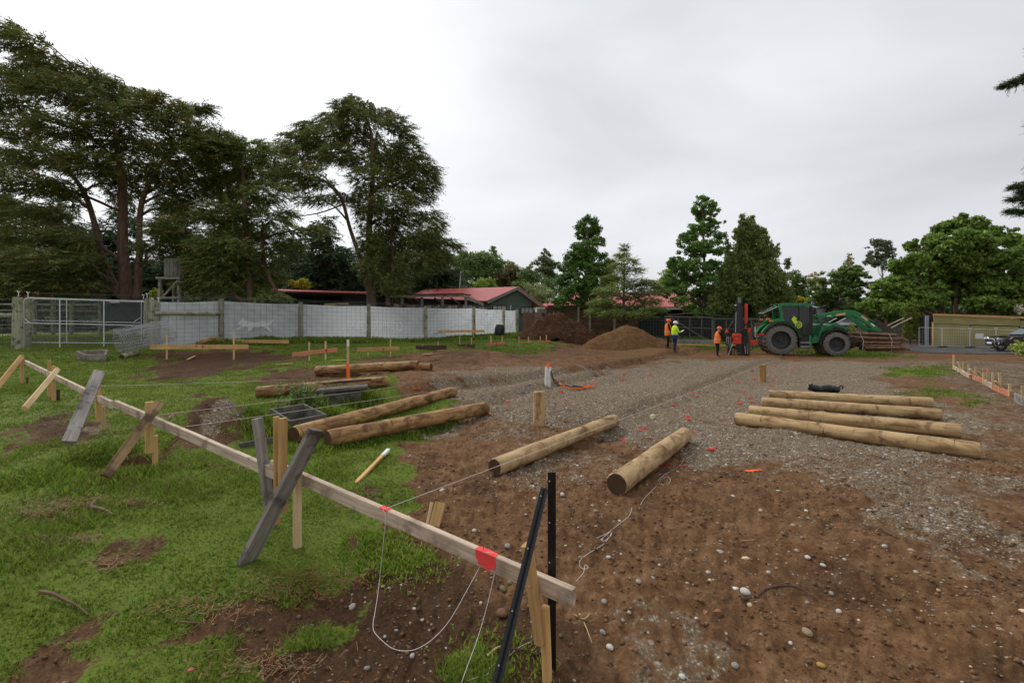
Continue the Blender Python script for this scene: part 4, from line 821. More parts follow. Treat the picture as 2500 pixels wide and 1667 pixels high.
# ================================================================== troughs, barrel, loose timber, heaps
def trough(corners, depth, wall, mat, label, base_drop=0):
    c = [Vector(p) for p in corners]; ce = sum(c, Vector()) / 4; o = thing('concrete_trough', label, 'trough', ce - Vector((0, 0, depth))); m = MB(); dn_ = Vector((0, 0, -depth))
    inn = [p + (ce - p).normalized() * wall * 1.4 for p in c]; bot = [p + (ce - p) * .06 + dn_ for p in c]; ib = [p + (ce - p) * .05 + dn_ * .85 for p in inn]
    vs = c + inn + bot + ib; fs = []
    for k in range(4): j = (k + 1) % 4; fs += [(k, j, 4 + j, 4 + k), (8 + k, 8 + j, j, k), (4 + k, 4 + j, 12 + j, 12 + k)]
    fs += [(12, 13, 14, 15), (11, 10, 9, 8)]; m.add(vs, fs); m.build('basin', mat, o); return o
trough([P(658, 997, 7.5), P(707, 1028, 6.95), P(798, 1011, 7.4), P(743, 985, 8.0)], .36, .045, CONC, 'open grey concrete trough sunk in grass beside the longest log')
bt = plain('lichen_concrete', (.22, .19, .145), .9, .2, .5, 5, 0, .5)
q = GS(214, 880); trough([q + Vector((-.48, .05, .34)), q + Vector((-.02, -.12, .20)), q + Vector((.62, .05, .20)), q + Vector((.25, .55, .36))], .26, .07, bt, 'small tipped concrete trough in front of the chain link gate')
q = GS(825, 984); s2_ = thing('concrete_box', 'low concrete box with a slab lid behind the leafy weeds', 'concrete box', q); Mz = Matrix.Rotation(.22, 3, 'Z')
MB().box(q + Vector((-.05, .3, .08)), (.85, .48, .26), Mz, 0, .01).build('base', CONC, s2_); MB().box(q + Vector((0, .25, .26)), (1.0, .42, .07), Mz @ Matrix.Rotation(-.06, 3, 'Y'), 0, .012).build('lid', CONC, s2_)
plank('rusty_bar', q + Vector((-.5, .5, .33)), q + Vector((.48, .62, .40)), .05, .05, DARKW, s2_)
a, b = GS(297, 876), GS(338, 866); logm('short_pole', a + Vector((0, 0, .08)), b + Vector((0, 0, .12)), .10, .085, [OLDPOST, LOGEND], None, 'short old fence pole lying in grass near the netting roll', 'pole', None, 33)
plank('kerb_board', GS(585, 1092) + Vector((0, 0, .02)), GS(690, 1074) + Vector((0, 0, .03)), .05, .08, CONC, None, label='old concrete edging strip half buried behind the near logs', cat='edging')
for k, (a, b, lb) in enumerate(((GS(672, 893), GS(715, 891), 'pale thin batten lying on grass before the tilted pink profile'), (GS(458, 880), GS(476, 872), 'short pale batten on the soil hump by the orange profile'), (GS(1030, 868), GS(1056, 866), 'grey batten lying on brown spoil'))):
    plank('batten', a + Vector((0, 0, .04)), b + Vector((0, 0, .05)), .07, .03, PINE_PALE, None, label=lb, cat='batten')
yl = plain('yellow_green_paint', (.55, .75, .06), .7); a, b = GS(808, 882), GS(845, 881); plank('yellow_tape', a + Vector((0, 0, .03)), b + Vector((0, 0, .03)), .10, .008, yl, None, label='bright yellow-green tape strip on grass beside the white-topped stake', cat='tape')
# barrel
q = GS(1218, 822); ba = thing('black_barrel', 'tilted black plastic barrel against the fence end', 'barrel', q); ax = Vector((.13, .05, 1)).normalized(); pr = [(0, .27), (.06, .30), (.3, .335), (.5, .345), (.7, .335), (.92, .29), (.97, .26)]
MB().tube([q + ax * (h * .95 - .03) + Vector((-.03, .2, 0)) for h, r in pr], [r * 1.05 for h, r in pr], 18).build('drum', BLACKPL, ba, True)
for h in (.28, .68): MB().tube([q + ax * (h * .95) + Vector((-.03, .2, 0)) + (Vector((math.cos(k * .349), math.sin(k * .349), 0)) * .358) for k in range(18)], .014, 5, closed=True).build('hoop', BLACKPL, ba, True)
# soil heaps
def heap_mat(name, lo, mid, hi):
    n = NT(name, .95, .05); co = n.co('Object'); f = n.noise(3, 6, co, .7); g = n.noise(16, 4, co, .7); n.color(n.mix(n.mr(g, .35, .7, .5, 0), n.ramp(f, [(.28, lo), (.5, mid), (.75, hi)]), tuple(x * .5 for x in lo))).bump(n.math('ADD', f, g), .9, .08); return n.m
HD = heap_mat('dark_topsoil', (.045, .022, .013), (.090, .045, .026), (.15, .085, .050)); HT = heap_mat('tan_clay', (.12, .062, .026), (.19, .105, .047), (.27, .165, .085))
def heap(u0, u1, vb, peaks, mat, label, depth, seed, rough, debris=0):
    ga, gb_ = GS(u0, vb), GS(u1, vb); c = ga.lerp(gb_, .5) + Vector((0, depth * .5, 0)); c.z = gs(c.x, c.y); L = (gb_ - ga).length; nx, ny = 84, 54; V = []; F = []
    xs = np.linspace(-.75, .75, nx); ys = np.linspace(-1, 1, ny); X, Y = np.meshgrid(xs, ys); wx = c.x + X * L; wy = c.y + Y * depth; h = np.zeros_like(X)
    for (pu, pv, sx, sy) in peaks:
        pc = P(pu, pv, c.y); hz = pc.z - c.z; d = np.sqrt(((wx - pc.x) / sx) ** 2 + ((wy - c.y) / sy) ** 2); h = np.maximum(h, hz * np.clip(1 - d, 0, 1) ** .85 * (1 - .12 * np.exp(-(d / .25) ** 2)))
    k = sst(0, .25, h); h = h + k * ((fbm(wx * 1.6, wy * 1.6, seed, 4) - .5) * rough * 1.6 + (np.abs(fbm(wx * 5, wy * 5, seed + 9, 3) - .5)) * rough * 1.0) - .06
    gz_ = np.array([gs(a_, b_) for a_, b_ in zip(wx.ravel(), wy.ravel())]); V = np.c_[wx.ravel(), wy.ravel(), gz_ + h.ravel() - .03]
    i = np.arange(nx * ny).reshape(ny, nx); F = np.stack([i[:-1, :-1], i[:-1, 1:], i[1:, 1:], i[1:, :-1]], -1).reshape(-1, 4)
    o = thing('soil_heap', label, 'soil heap', c); bigmesh('mound', V, F, mat, o, smooth=True, k=4)
    if debris:
        rg = random.Random(seed); m = MB()
        for _ in range(debris):
            j = rg.randrange(len(V)); 
            if h.ravel()[j] < .35: continue
            p = Vector(V[j]); d = Vector((rg.gauss(0, 1), rg.gauss(0, .6), rg.gauss(-.1, .5))).normalized() * rg.uniform(.15, .6); m.tube([p + Vector((0, 0, .02)), p + d * .5 + Vector((0, 0, .06)), p + d], [.012, .01, .006], 4, cap=False)
        m.build('roots_and_straw', plain('straw_roots', (.23, .155, .075), .9), o, kind='stuff')
    return o
heap(1295, 1462, 836, [(1358, 752, 2.7, 2.0), (1395, 768, 2.5, 1.8), (1330, 778, 2.2, 1.7), (1430, 790, 1.9, 1.5)], HD, 'dark topsoil heap littered with roots beside the paling fence', 1.9, 3, .30, 260)
heap(1450, 1640, 852, [(1532, 780, 2.6, 2.0), (1500, 796, 2.2, 1.7), (1570, 812, 2.4, 1.7)], HT, 'smooth tan clay heap behind the two standing workers', 2.0, 12, .12)
# ================================================================== buildings, sheds and far fences
REDROOF = plain('red_painted_iron', (.50, .105, .095), .5, .35, .14, 1.5)
GREENW = plain('green_weatherboard', (.115, .15, .115), .7, .25, .15, 2)
GREENT = plain('grey_green_trim', (.22, .235, .20), .6, .3, .15, 3)
DARKIN = plain('dark_timber_and_shade', (.020, .017, .015), .9, .1, .4, 3)  # dark trim; on back walls it paints in the shade of the interior
BROWNW = wood('brown_slab', (.075, .040, .024), (.17, .098, .060), dk=.4)
MUST = plain('mustard_wall', (.38, .285, .105), .7, .25, .15, 2)
CREAMW = plain('cream_wall', (.52, .50, .44), .7, .25, .1, 2)
GLASSD = NT('window_glass', .08, .6).color((.03, .035, .04)).m
GREYPAL = wood('grey_paling', (.17, .16, .14), (.33, .31, .28), axis=2, dk=.4)
BROWNPAL = wood('brown_paling', (.13, .062, .038), (.24, .125, .08), axis=2, dk=.3)
CORR = plain('grey_corrugated_iron', (.33, .34, .36), .5, .4, .15, 1.2)
def quad3(m, pts, th, mi=0):
    pts = [Vector(p) for p in pts]; n = (pts[1] - pts[0]).cross(pts[2] - pts[0]).normalized() * th; m.prism(pts, n, mi); return m
def window(par, u0, u1, v0, v1, Z0, Z1, panes, fm, gm=GLASSD):
    a, b = P(u0, v0, Z0), P(u1, v0, Z1); c, d = P(u1, v1, Z1), P(u0, v1, Z0); f = MB(); w = .05
    for p, q in ((a, b), (b, c), (c, d), (d, a)): f.beam(p, q, .06, .06)
    for k in range(1, panes): f.beam(a.lerp(b, k / panes), d.lerp(c, k / panes), .05, .05, up=(0, -1, 0))
    fr = f.build('window', fm, par)
    for k in range(panes):
        t0, t1 = (k + .06) / panes, (k + .94) / panes; off = Vector((0, .02, 0)); MB().add([a.lerp(b, t0) + off, a.lerp(b, t1) + off, d.lerp(c, t1) + off, d.lerp(c, t0) + off], [(0, 1, 2, 3)]).build('pane', gm, fr)
# green gabled house
Zh = 44.; hs = thing('gabled_house', 'green gabled house with a red iron roof behind the fence corner', 'house', P(1250, 812, Zh))
zg = .6
ap, le, re_ = P(1263, 703, Zh), P(1191, 737, Zh), P(1324, 748, Zh + .3); wl = Vector((le.x + .25, Zh + .1, zg)); wr = Vector((re_.x - 1.05, Zh + .3, zg)); back = Vector((-8.6, 5.5, 0))
gt = lambda x: ap.z - .12 - (ap.z - le.z) * (ap.x - x) / (ap.x - le.x) if x < ap.x else ap.z - .12 - (ap.z - re_.z) * (x - ap.x) / (re_.x - ap.x)
m = MB(); ybk = 7.0; wall = [wl, wr, Vector((wr.x, wr.y, gt(wr.x))), Vector((ap.x, Zh + .15, ap.z - .12)), Vector((wl.x, wl.y, gt(wl.x)))]; m.prism(wall, (-5.0, 3.6, 0)); m.build('wall', GREENW, hs)
for k in range(1, 9):
    z = zg + k * .27
    if z < 3.3: MB().beam((wl.x + .02, Zh + .06, z), (wr.x - .02, Zh + .24, z), .03, .018).build('weatherboard', GREENW, hs)
rl_ = P(1038, 708, Zh + 5.5); le2 = P(990, 728, Zh + 5.4); m = MB(); quad3(m, [ap + Vector((.12, -.35, .02)), rl_, le2, le + Vector((-.1, -.35, 0))], .09); m.build('roof', REDROOF, hs)
m = MB(); quad3(m, [ap + Vector((.12, -.35, .02)), re_ + Vector((.1, -.35, 0)), re_ + Vector((-4.5, 5.2, -.1)), rl_ + Vector((3, .5, 0))], .09); m.build('roof', REDROOF, hs)
for p, q in ((ap, le), (ap, re_)): MB().beam(p + Vector((0, -.42, -.08)), q + Vector((0, -.42, -.08)), .07, .22).build('barge_board', GREENT, hs)
window(hs, 1203, 1236, 746, 764, Zh - .12, Zh - .1, 3, DARKIN, plain('pale_blind', (.46, .42, .36), .6)); window(hs, 1272, 1301, 750, 766, Zh - .1, Zh - .05, 3, DARKIN, plain('pale_blind', (.36, .34, .31), .6))
MB().tube([P(1246, 768, Zh - .3), P(1247, 747, Zh - .3), P(1249, 745, Zh - .3)], .04, 6).build('vent_pipe', WHITEP, hs, True)
pm = thing('flag_pole', 'slim white pole rising behind the red house roof', 'pole', P(1121, 712, 47)); MB().tube([P(1121, 760, 49.5), P(1121, 716, 49.5), P(1125, 662, 49.5)], [.06, .06, .04], 8).build('pole', WHITEP, pm, True)
# open-fronted lean-to with palisade
lt_ = thing('lean_to_shelter', 'weathered lean-to shelter with a rafter roof beside the green house', 'shelter', P(1080, 805, 41)); m = MB()
ra_, rb_ = P(950, 720, 41), P(1131, 719, 41); rc, rd = P(1180, 744, 38), P(985, 748, 38.5)
quad3(m, [P(940, 722, 40), P(1131, 719, 40), P(1150, 722, 45), P(940, 724, 45)], .12); m.build('roof', BROWNW, lt_)
plank('rafter', P(1131, 722, 40), P(1180, 744, 40.5), .08, .28, GREYW, lt_); plank('fascia', P(945, 724, 39.8), P(1130, 722, 39.8), .06, .16, GREYW, lt_)
for u, v in ((1030, 752), (1080, 753), (1137, 756), (982, 752)): t = P(u, 726, 40); MB().tube([Vector((t.x, t.y, .7)), t], .12, 8).build('post', GREYPAL, lt_, True)
for u in (1010, 1060, 1100): plank('brace', P(u, 727, 40.1), P(u + 24, 742, 40.1), .08, .14, BROWNW, lt_)
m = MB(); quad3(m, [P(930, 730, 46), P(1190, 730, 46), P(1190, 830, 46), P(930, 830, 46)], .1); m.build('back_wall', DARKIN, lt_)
pal = thing('log_palisade', 'palisade of sawn log offcuts standing under the lean-to', 'palisade', P(1090, 812, 38)); PALW = wood('grey_pink_bark', (.16, .12, .10), (.46, .38, .33), axis=2, dk=.5); rg = random.Random(8)
u = 955
while u < 1186:
    w = rg.uniform(5, 10); Zp_ = 38.5; t = P(u + w / 2, rg.uniform(739, 747) + (u - 960) * .03, Zp_ + rg.uniform(-.3, .3)); MB().tube([Vector((t.x, t.y, .75)), t], w * Zp_ / FPX / 2 * .95, 7).build('post', PALW if rg.random() < .7 else BROWNW, pal, True); u += w
# open shed on the left with a thin red roof
os_ = thing('open_shed', 'long dark open-fronted shed with a thin red roof edge behind the trees', 'shed', P(780, 815, 44)); m = MB()
quad3(m, [P(665, 712, 40), P(912, 718, 40), P(912, 716, 47), P(665, 708, 47)], .12); m.build('roof', REDROOF, os_)
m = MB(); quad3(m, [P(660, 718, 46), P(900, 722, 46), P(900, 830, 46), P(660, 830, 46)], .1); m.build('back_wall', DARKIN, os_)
m = MB(); quad3(m, [P(838, 722, 42), P(907, 722, 42), P(907, 830, 42), P(838, 830, 42)], .1); m.build('side_wall', plain('slate_wall', (.055, .06, .065), .7), os_)
plank('fascia', P(665, 716, 39.9), P(912, 722, 39.9), .05, .16, DARKIN, os_)
for u in (700, 770, 840): t = P(u, 720, 40.2); MB().tube([Vector((t.x, t.y, .7)), t], .09, 8).build('post', DARKIN, os_, True)
plank('stored_board', P(793, 744, 40), P(850, 742, 40), .3, .2, PINE_PALE, os_); plank('stored_board', P(820, 744, 39), P(885, 746, 39), .3, .12, GREYPAL, os_)
mb = thing('mustard_building', 'mustard walled building with a red roof strip between the tree trunks', 'building', P(985, 800, 62)); m = MB(); quad3(m, [P(965, 707, 60), P(1006, 706, 60), P(1006, 800, 60), P(965, 800, 60)], 3); m.build('wall', MUST, mb)
m = MB(); quad3(m, [P(880, 717, 56), P(1001, 717, 56), P(1001, 707, 61), P(900, 709, 61)], .12); m.build('roof', REDROOF, mb)
# long red roof building behind the broadleaf trees
lb_ = thing('long_barn', 'long low building with red roof and pale patches behind the trees', 'barn', P(1500, 805, 47)); m = MB()
quad3(m, [P(1312, 750, 46), P(1720, 752, 46), P(1700, 716, 52), P(1395, 718, 52)], .12); m.build('roof', REDROOF, lb_)
for (u0, u1, v0, v1) in ((1480, 1520, 726, 744), (1560, 1625, 724, 733), (1440, 1490, 738, 748)): m = MB(); zf = lambda v: np.interp(v, [717, 751], [52, 46]); quad3(m, [P(u0, v1, zf(v1) - .12), P(u1, v1, zf(v1) - .12), P(u1 + 6, v0, zf(v0) - .12), P(u0 + 6, v0, zf(v0) - .12)], .03); m.build('pale_sheet', CORR, lb_)
MB().beam(P(1312, 752, 45.8), P(1720, 754, 45.8), .1, .16).build('gutter', WHITEP, lb_)
m = MB(); quad3(m, [P(1311, 750, 46.4), P(1335, 750, 46.4), P(1335, 815, 46.4), P(1311, 815, 46.4)], 4); m.build('end_wall', CREAMW, lb_)
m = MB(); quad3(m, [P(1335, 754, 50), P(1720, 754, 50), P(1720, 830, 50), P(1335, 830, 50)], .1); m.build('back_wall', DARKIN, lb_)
sw = thing('slab_wall', 'wall of stacked brown half-log slabs behind the soil heaps', 'wall', P(1450, 815, 42)); k = 0
for i in range(13):
    v = 748 + i * 5.2; jig = random.Random(i).uniform(-4, 4); a_, b_ = P(1334 + jig, v, 41.5), P(1565 + jig * 2, v + .6 * 1, 42.2); plank('slab', a_, b_, .14, .185 + .02 * (i % 3 == 0), BROWNW, sw, bev=.06)
for u in (1412, 1440, 1500): t = P(u, 748, 41.2); MB().tube([Vector((t.x, t.y, .3)), t], .10, 8).build('post', OLDPOST, sw, True)
# brown paling fence and grey palings
def palings(u0, u1, vt, vb, Z0, Z1, n, mat, label, gap=.15, rails=2, thick=.03):
    o = thing('paling_fence', label, 'fence', P((u0 + u1) / 2, vb, (Z0 + Z1) / 2)); A, B = P(u0, vt, Z0), P(u1, vt, Z1); A1, B1 = P(u0, vb, Z0), P(u1, vb, Z1); w = (B - A).length / n * (1 - gap); rg = random.Random(n); d = (B - A).normalized()
    for i in range(n):
        t = (i + .5) / n; a = A.lerp(B, t) + Vector((0, 0, rg.uniform(-.05, .05))); b = A1.lerp(B1, t); MB().box((a + b) / 2, (w, thick, a.z - b.z + .3), Matrix.Rotation(math.atan2(d.y, d.x), 3, 'Z')).build('paling', mat, o)
    for k in range(rails): t = (k + .7) / (rails + .4); plank('rail', A.lerp(A1, t) + Vector((0, .06, 0)), B.lerp(B1, t) + Vector((0, .06, 0)), .05, .09, mat, o)
    return o
palings(1277, 1327, 767, 802, 39, 39.5, 12, BROWNPAL, 'brown paling fence between the banner corner and the slab wall')
MB().tube([P(1330, 800, 38), P(1327, 764, 38)], .13, 8).build('leaning_sheet', BLACKPL, None, True, P(1330, 800, 38), 'dark wrapped post leaning beside the brown paling fence', 'post')
# wire aviary with timber frame
av = thing('wire_enclosure', 'timber framed wire enclosure with a diagonal brace behind the workers', 'enclosure', P(1760, 838, 34)); TF = wood('dark_frame_timber', (.07, .062, .05), (.16, .145, .115), dk=.4); Za = 34.0
def av_post(u, vt, w=.12, vb=840): t = P(u, vt, Za); plank('post', Vector((t.x, t.y, gs(t.x, t.y) - .1)), t, w * .8, w * .8, TF, av, up=(0, -1, 0))
for u, vt, w in ((1625, 773, .16), (1684, 775, .09), (1713, 775, .09), (1656, 775, .08), (1741, 776, .2), (1773, 780, .08), (1836, 778, .2), (1905, 780, .12), (1975, 782, .12)): av_post(u, vt, w)
for (u0, v0, u1, v1, h) in ((1622, 772, 1741, 775, .12), (1741, 778, 1990, 781, .16), (1655, 799, 1740, 802, .07), (1745, 803, 1836, 804, .06), (1632, 772, 1722, 828, .13), (1778, 802, 1790, 783, .07), (1840, 789, 1990, 792, .14), (1840, 803, 1990, 806, .14), (1840, 817, 1990, 819, .14), (1632, 768, 1700, 764, .08), (1700, 764, 1760, 770, .08)):
    plank('rail', P(u0, v0, Za - .12), P(u1, v1, Za - .12), .06, h * .8, TF, av, up=(0, 0, 1))
MB().beam(P(1640, 832, Za - .2), P(1745, 835, Za - .2), .25, .3).build('base_board', plain('pale_base', (.26, .25, .21), .9), av)
wiregrid(av, P(1560, 800, Za + .05), P(1990, 800, Za + .05), gs(*P(1560, 800, Za).xy), 2.2, gs(*P(1990, 800, Za).xy), 2.1, 60, 10, .006)
m = MB(); quad3(m, [P(1560, 770, 38.5), P(2000, 776, 38.5), P(2000, 860, 38.5), P(1560, 860, 38.5)], .1); m.build('painted_shade_sheet', plain('dark_shade_green', (.016, .022, .014), .9), av)  # dark sheet added to stand for the shade inside the enclosure
plank('edging', P(1640, 840, 32), P(1800, 844, 31), .1, .12, PINE, None, label='orange timber edging on the grass before the wire enclosure', cat='edging')
# corrugated hut, antenna, grey palings, hut roof
ch = thing('iron_hut', 'small grey corrugated iron hut with a chimney behind the tractor cab', 'hut', P(2000, 815, 52)); m = MB(); 
A_, B_, C_ = P(1984, 753, 51), P(1998, 754, 49), P(2025, 748, 53)
quad3(m, [P(1940, 744, 49), P(1994, 753, 49), P(2026, 747, 53), P(1968, 745, 53)], .1); m.build('roof', plain('pale_iron_roof', (.5, .51, .53), .5, .4), ch)
m = MB(); quad3(m, [P(1996, 755, 49), P(2024, 748, 53), P(2024, 800, 53), P(1996, 800, 49)], .1); m.build('side_wall', CORR, ch)
for k in range(9): t = (k + .5) / 9; a = P(1996, 755, 48.95).lerp(P(2024, 748, 52.95), t); MB().tube([a + Vector((0.03, -.05, -.05)), Vector((a.x + .03, a.y - .05, .2))], .06, 6).build('corrugation', CORR, ch, True)
m = MB(); quad3(m, [P(1940, 748, 49.05), P(1996, 756, 49.05), P(1996, 800, 49.05), P(1940, 800, 49.05)], .1); m.build('front_wall', BROWNW, ch)
MB().tube([P(1985, 746, 50), P(1985, 736, 50), P(1985, 734, 50)], [.2, .2, .3], 10).build('chimney', GALVD, ch, True)
an = thing('tv_antenna', 'television antenna mast above the garden fence', 'antenna', P(2048, 790, 52)); MB().tube([P(2048, 790, 52), P(2050, 737, 52)], .05, 6).build('mast', GALVD, an)
MB().tube([P(2038, 737, 52), P(2062, 737.5, 52)], .05, 5).build('boom', GALVD, an)
for u in (2040, 2046, 2054, 2060): MB().tube([P(u, 737, 51.6), P(u, 737, 52.6)], .02, 4).build('element', GALVD, an)
gr_ = thing('hut_roof', 'low pale iron roof behind the tractor loader', 'roof', P(2090, 795, 50)); m = MB(); quad3(m, [P(2040, 795, 47), P(2130, 795, 47), P(2100, 781, 50), P(2062, 781, 50)], .1); m.build('sheet', plain('pale_iron', (.42, .42, .43), .5, .4), gr_)
m = MB(); quad3(m, [P(2042, 796, 47.3), P(2128, 796, 47.3), P(2128, 835, 47.3), P(2042, 835, 47.3)], .1); m.build('wall', GREYPAL, gr_)
palings(2095, 2205, 797, 832, 46, 45, 20, GREYPAL, 'tall grey paling fence behind the log stack'); palings(2236, 2282, 808, 834, 42, 41.5, 14, GREYPAL, 'low grey picket fence between the column conifer and olive shed', .3)
palings(2236, 2286, 796, 802, 41.9, 41.4, 1, GREYPAL, 'grey horizontal board above the low picket fence', 0, 1)
# olive shed
OLIVE = plain('olive_panel', (.33, .285, .115), .7, .25, .18, .9)
sh = thing('olive_shed', 'long olive panelled shed with an orange timber fascia', 'shed', P(2400, 845, 38)); Zs0, Zs1 = 38.5, 35.0
def sp(u, v): return P(u, v, float(np.interp(u, [2278, 2620], [Zs0, Zs1])))
panels = [(2279, 2490, 770, 790, 'panel'), (2279, 2368, 791, 842, 'panel'), (2370, 2487, 792, 852, 'panel'), (2491, 2620, 776, 862, 'panel')]
for (u0, u1, v0, v1, nm) in panels:
    s_ = lambda u, v: v + (u - 2279) * .029 * (1 if v < 800 else .0); m = MB(); quad3(m, [sp(u0, s_(u0, v0)), sp(u1, s_(u1, v0)), Vector((*sp(u1, v1).xy, -.3)), Vector((*sp(u0, v1).xy, -.3))] if v1 > 800 else [sp(u0, s_(u0, v0)), sp(u1, s_(u1, v0)), sp(u1, s_(u1, v1)), sp(u0, s_(u0, v1))], .06); m.build(nm, OLIVE, sh)
m = MB(); quad3(m, [sp(2281, 774) + Vector((0, .2, 0)), sp(2620, 784) + Vector((0, .2, 0)), Vector((*(sp(2620, 784) + Vector((0, .2, 0))).xy, -.3)), Vector((*(sp(2281, 774) + Vector((0, .2, 0))).xy, -.3))], 3); m.build('body', DARKIN, sh)
plank('fascia', sp(2276, 768) + Vector((0, -.08, 0)), sp(2620, 779.5) + Vector((0, -.08, 0)), .05, .17, PINE, sh)
MB().box(sp(2468, 775) + Vector((0, -.16, 0)), (.16, .1, .2)).build('bracket', WHITEP, sh)
plank('corner_post', Vector((*sp(2276, 800).xy, -.2)) + Vector((0, -.05, 0)), sp(2276, 786) + Vector((0, -.05, 0)), .1, .1, PINE, sh, up=(0, -1, 0)); m = MB(); q = sp(2271, 770); MB().beam(q + Vector((0, .3, 0)), Vector((q.x, q.y + .3, -.2)), .05, .3, up=(1, 0, 0)).build('side_sheet', CORR, sh)
# temporary fence
tf = thing('temporary_fence', 'galvanised temporary site fence panels in front of the olive shed', 'fence', P(2368, 845, 36)); Zt = lambda u: float(np.interp(u, [2240, 2560], [37.8, 33.5]))
m = MB()
for u0, u1 in ((2243, 2300), (2300, 2368), (2368, 2432), (2432, 2500), (2500, 2570)):
    a0, b0 = P(u0, 799 + (u0 - 2243) * .03, Zt(u0)), P(u1, 799 + (u1 - 2243) * .03, Zt(u1)); za, zb_ = gs(*a0.xy) + .12, gs(*b0.xy) + .12; f = MB()
    f.tube([Vector((a0.x + .03, a0.y, za)), a0 + Vector((.03, 0, 0)), b0 - Vector((.03, 0, 0)), Vector((b0.x - .03, b0.y, zb_))], .022, 6, closed=True); pn = f.build('panel_frame', GALV, tf, True); wiregrid(pn, a0, b0, za, a0.z, zb_, b0.z, 12, 6, .003, 'panel_mesh', GALV)
for u in (2300, 2368, 2432, 2500): q = P(u, 800, Zt(u)); z = gs(q.x, q.y); MB().box((q.x, q.y - .05, z + .06), (.65, .26, .13), None, 0, .02).build('foot_block', BLACKPL, tf); MB().beam((q.x - .1, q.y, P(u, 800, q.y).z - .05), (q.x + .1, q.y, P(u, 800, q.y).z - .05), .06, .07).build('clamp', GALV, tf)
MB().box(P(2391.5, 820.5, Zt(2391) - .04), (.62, .012, .40)).build('white_sign', WHITEP, None, False, P(2391.5, 820.5, Zt(2391) - .04), 'blank white sign hung on the temporary fence', 'sign')
# asphalt yard
m = MB(); AY = [(2120, 868), (2190, 835), (2250, 830), (2600, 836), (2700, 900), (2560, 893), (2440, 876), (2300, 872), (2220, 880)]; c = [GS(u, v) for u, v in [(2105, 866), (2175, 838), (2300, 842), (2450, 850), (2700, 862), (2760, 890), (2560, 884), (2440, 870), (2300, 866), (2200, 874)]]
NXY = 26; xs = np.linspace(21, 52, 60); ys = np.linspace(27, 44, 44); X, Y = np.meshgrid(xs, ys); pl = np.array([(p.x, p.y) for p in c]); jx = X + (fbm(X * .6, Y * .6, 3, 3) - .5) * 2; jy = Y + (fbm(X * .6, Y * .6, 8, 3) - .5) * 2
ins = sd_poly(jx, jy, np.array([(23.5, 30.2), (26, 33), (29, 39), (36, 41), (52, 44), (52, 28.2), (42, 28.6), (35, 29.3), (30, 29.5)])) < 0; H = np.array([[gs(a, b) for a, b in zip(r1, r2)] for r1, r2 in zip(X, Y)]) + .03
F = []; nx = len(xs)
for j in range(len(ys) - 1):
    for i in range(nx - 1):
        if ins[j, i] and ins[j, i + 1] and ins[j + 1, i] and ins[j + 1, i + 1]: F.append((j*nx+i, j*nx+i+1, (j+1)*nx+i+1, (j+1)*nx+i))
na_ = NT('wet_asphalt', .45, .4); f = na_.noise(1.2, 5, na_.co()); na_.color(na_.ramp(f, [(.3, (.035, .035, .038)), (.55, (.075, .073, .073)), (.75, (.11, .095, .08))])).set(Roughness=na_.mr(f, .3, .7, .3, .75))
bigmesh('asphalt_yard', np.c_[X.ravel(), Y.ravel(), H.ravel()], np.array(F), na_.m, smooth=True, k=4)['kind'] = 'structure'
# water tank on a stand
wk = thing('water_tank', 'old corrugated water tank on a timber stand under the conifers', 'water tank', P(432, 800, 26)); Zk = 26.; rT = 23.5 * Zk / FPX; tc_ = P(431, 677, Zk)
MB().cyl(tc_, tc_ + Vector((0, 0, 43 * Zk / FPX)), rT, 20).build('tank', plain('stained_tank', (.17, .165, .13), .8, .2, .4, 3), wk, True)
for k in range(20): a = k * .314; p = tc_ + Vector((math.cos(a), math.sin(a), 0)) * rT; MB().beam(p, p + Vector((0, 0, 42 * Zk / FPX)), .03, .05, up=(math.cos(a), math.sin(a), 0)).build('stave', plain('stave_grey', (.19, .18, .15), .8, .2, .4, 3) if k == 0 else bpy.data.materials['stave_grey'], wk)
MB().box(tc_ + Vector((0, 0, -.1)), (1.35, 1.35, .12)).build('platform', GREYW, wk)
for sx in (-1, 1):
    for sy in (-1, 1): p = tc_ + Vector((sx * .52, sy * .52, -.12)); plank('leg', Vector((p.x * 1.0 + sx * .08, p.y + sy * .08, .6)), p, .14, .14, GREYW, wk, up=(0, -1, 0))
plank('brace', tc_ + Vector((-.5, -.62, -1.35)), tc_ + Vector((.5, -.60, -.25)), .06, .1, GREYW, wk); plank('cross_rail', tc_ + Vector((-.65, -.63, -1.2)), tc_ + Vector((.65, -.63, -1.2)), .06, .1, GREYW, wk)
# far paddock fence, parked rusty-red vehicle and shed among the trees
ff = thing('paddock_fence', 'old wire paddock fence under the conifers seen through the gate', 'fence', P(150, 790, 34)); 
for u in (-40, 84, 130, 175, 245, 300): t = P(u, 735, 33); MB().tube([Vector((t.x, t.y, gs(t.x, t.y) - .1)), t], .13, 8).build('post', OLDPOST, ff, True)
wiregrid(ff, P(-80, 780, 33), P(320, 780, 33), .8, 2.9, .8, 3.2, 60, 9, .007)
for v in (745, 760): MB().tube([P(-80, v - 3, 33.1), P(320, v, 33.1)], .07, 6).build('rail', OLDPOST, ff, True)
dk_ = thing('farm_shed', 'dark green farm shed behind the gate', 'shed', P(320, 800, 27)); m = MB(); quad3(m, [P(246, 744, 28), P(352, 742, 29), P(352, 806, 29), P(250, 803, 28)], 3); m.build('wall', plain('dark_green_iron', (.035, .05, .045), .7), dk_); m = MB(); quad3(m, [P(243, 744, 27.8), P(354, 741, 28.8), P(350, 736, 31.5), P(250, 738, 31)], .08); m.build('roof', plain('dark_iron', (.05, .055, .05), .7), dk_)
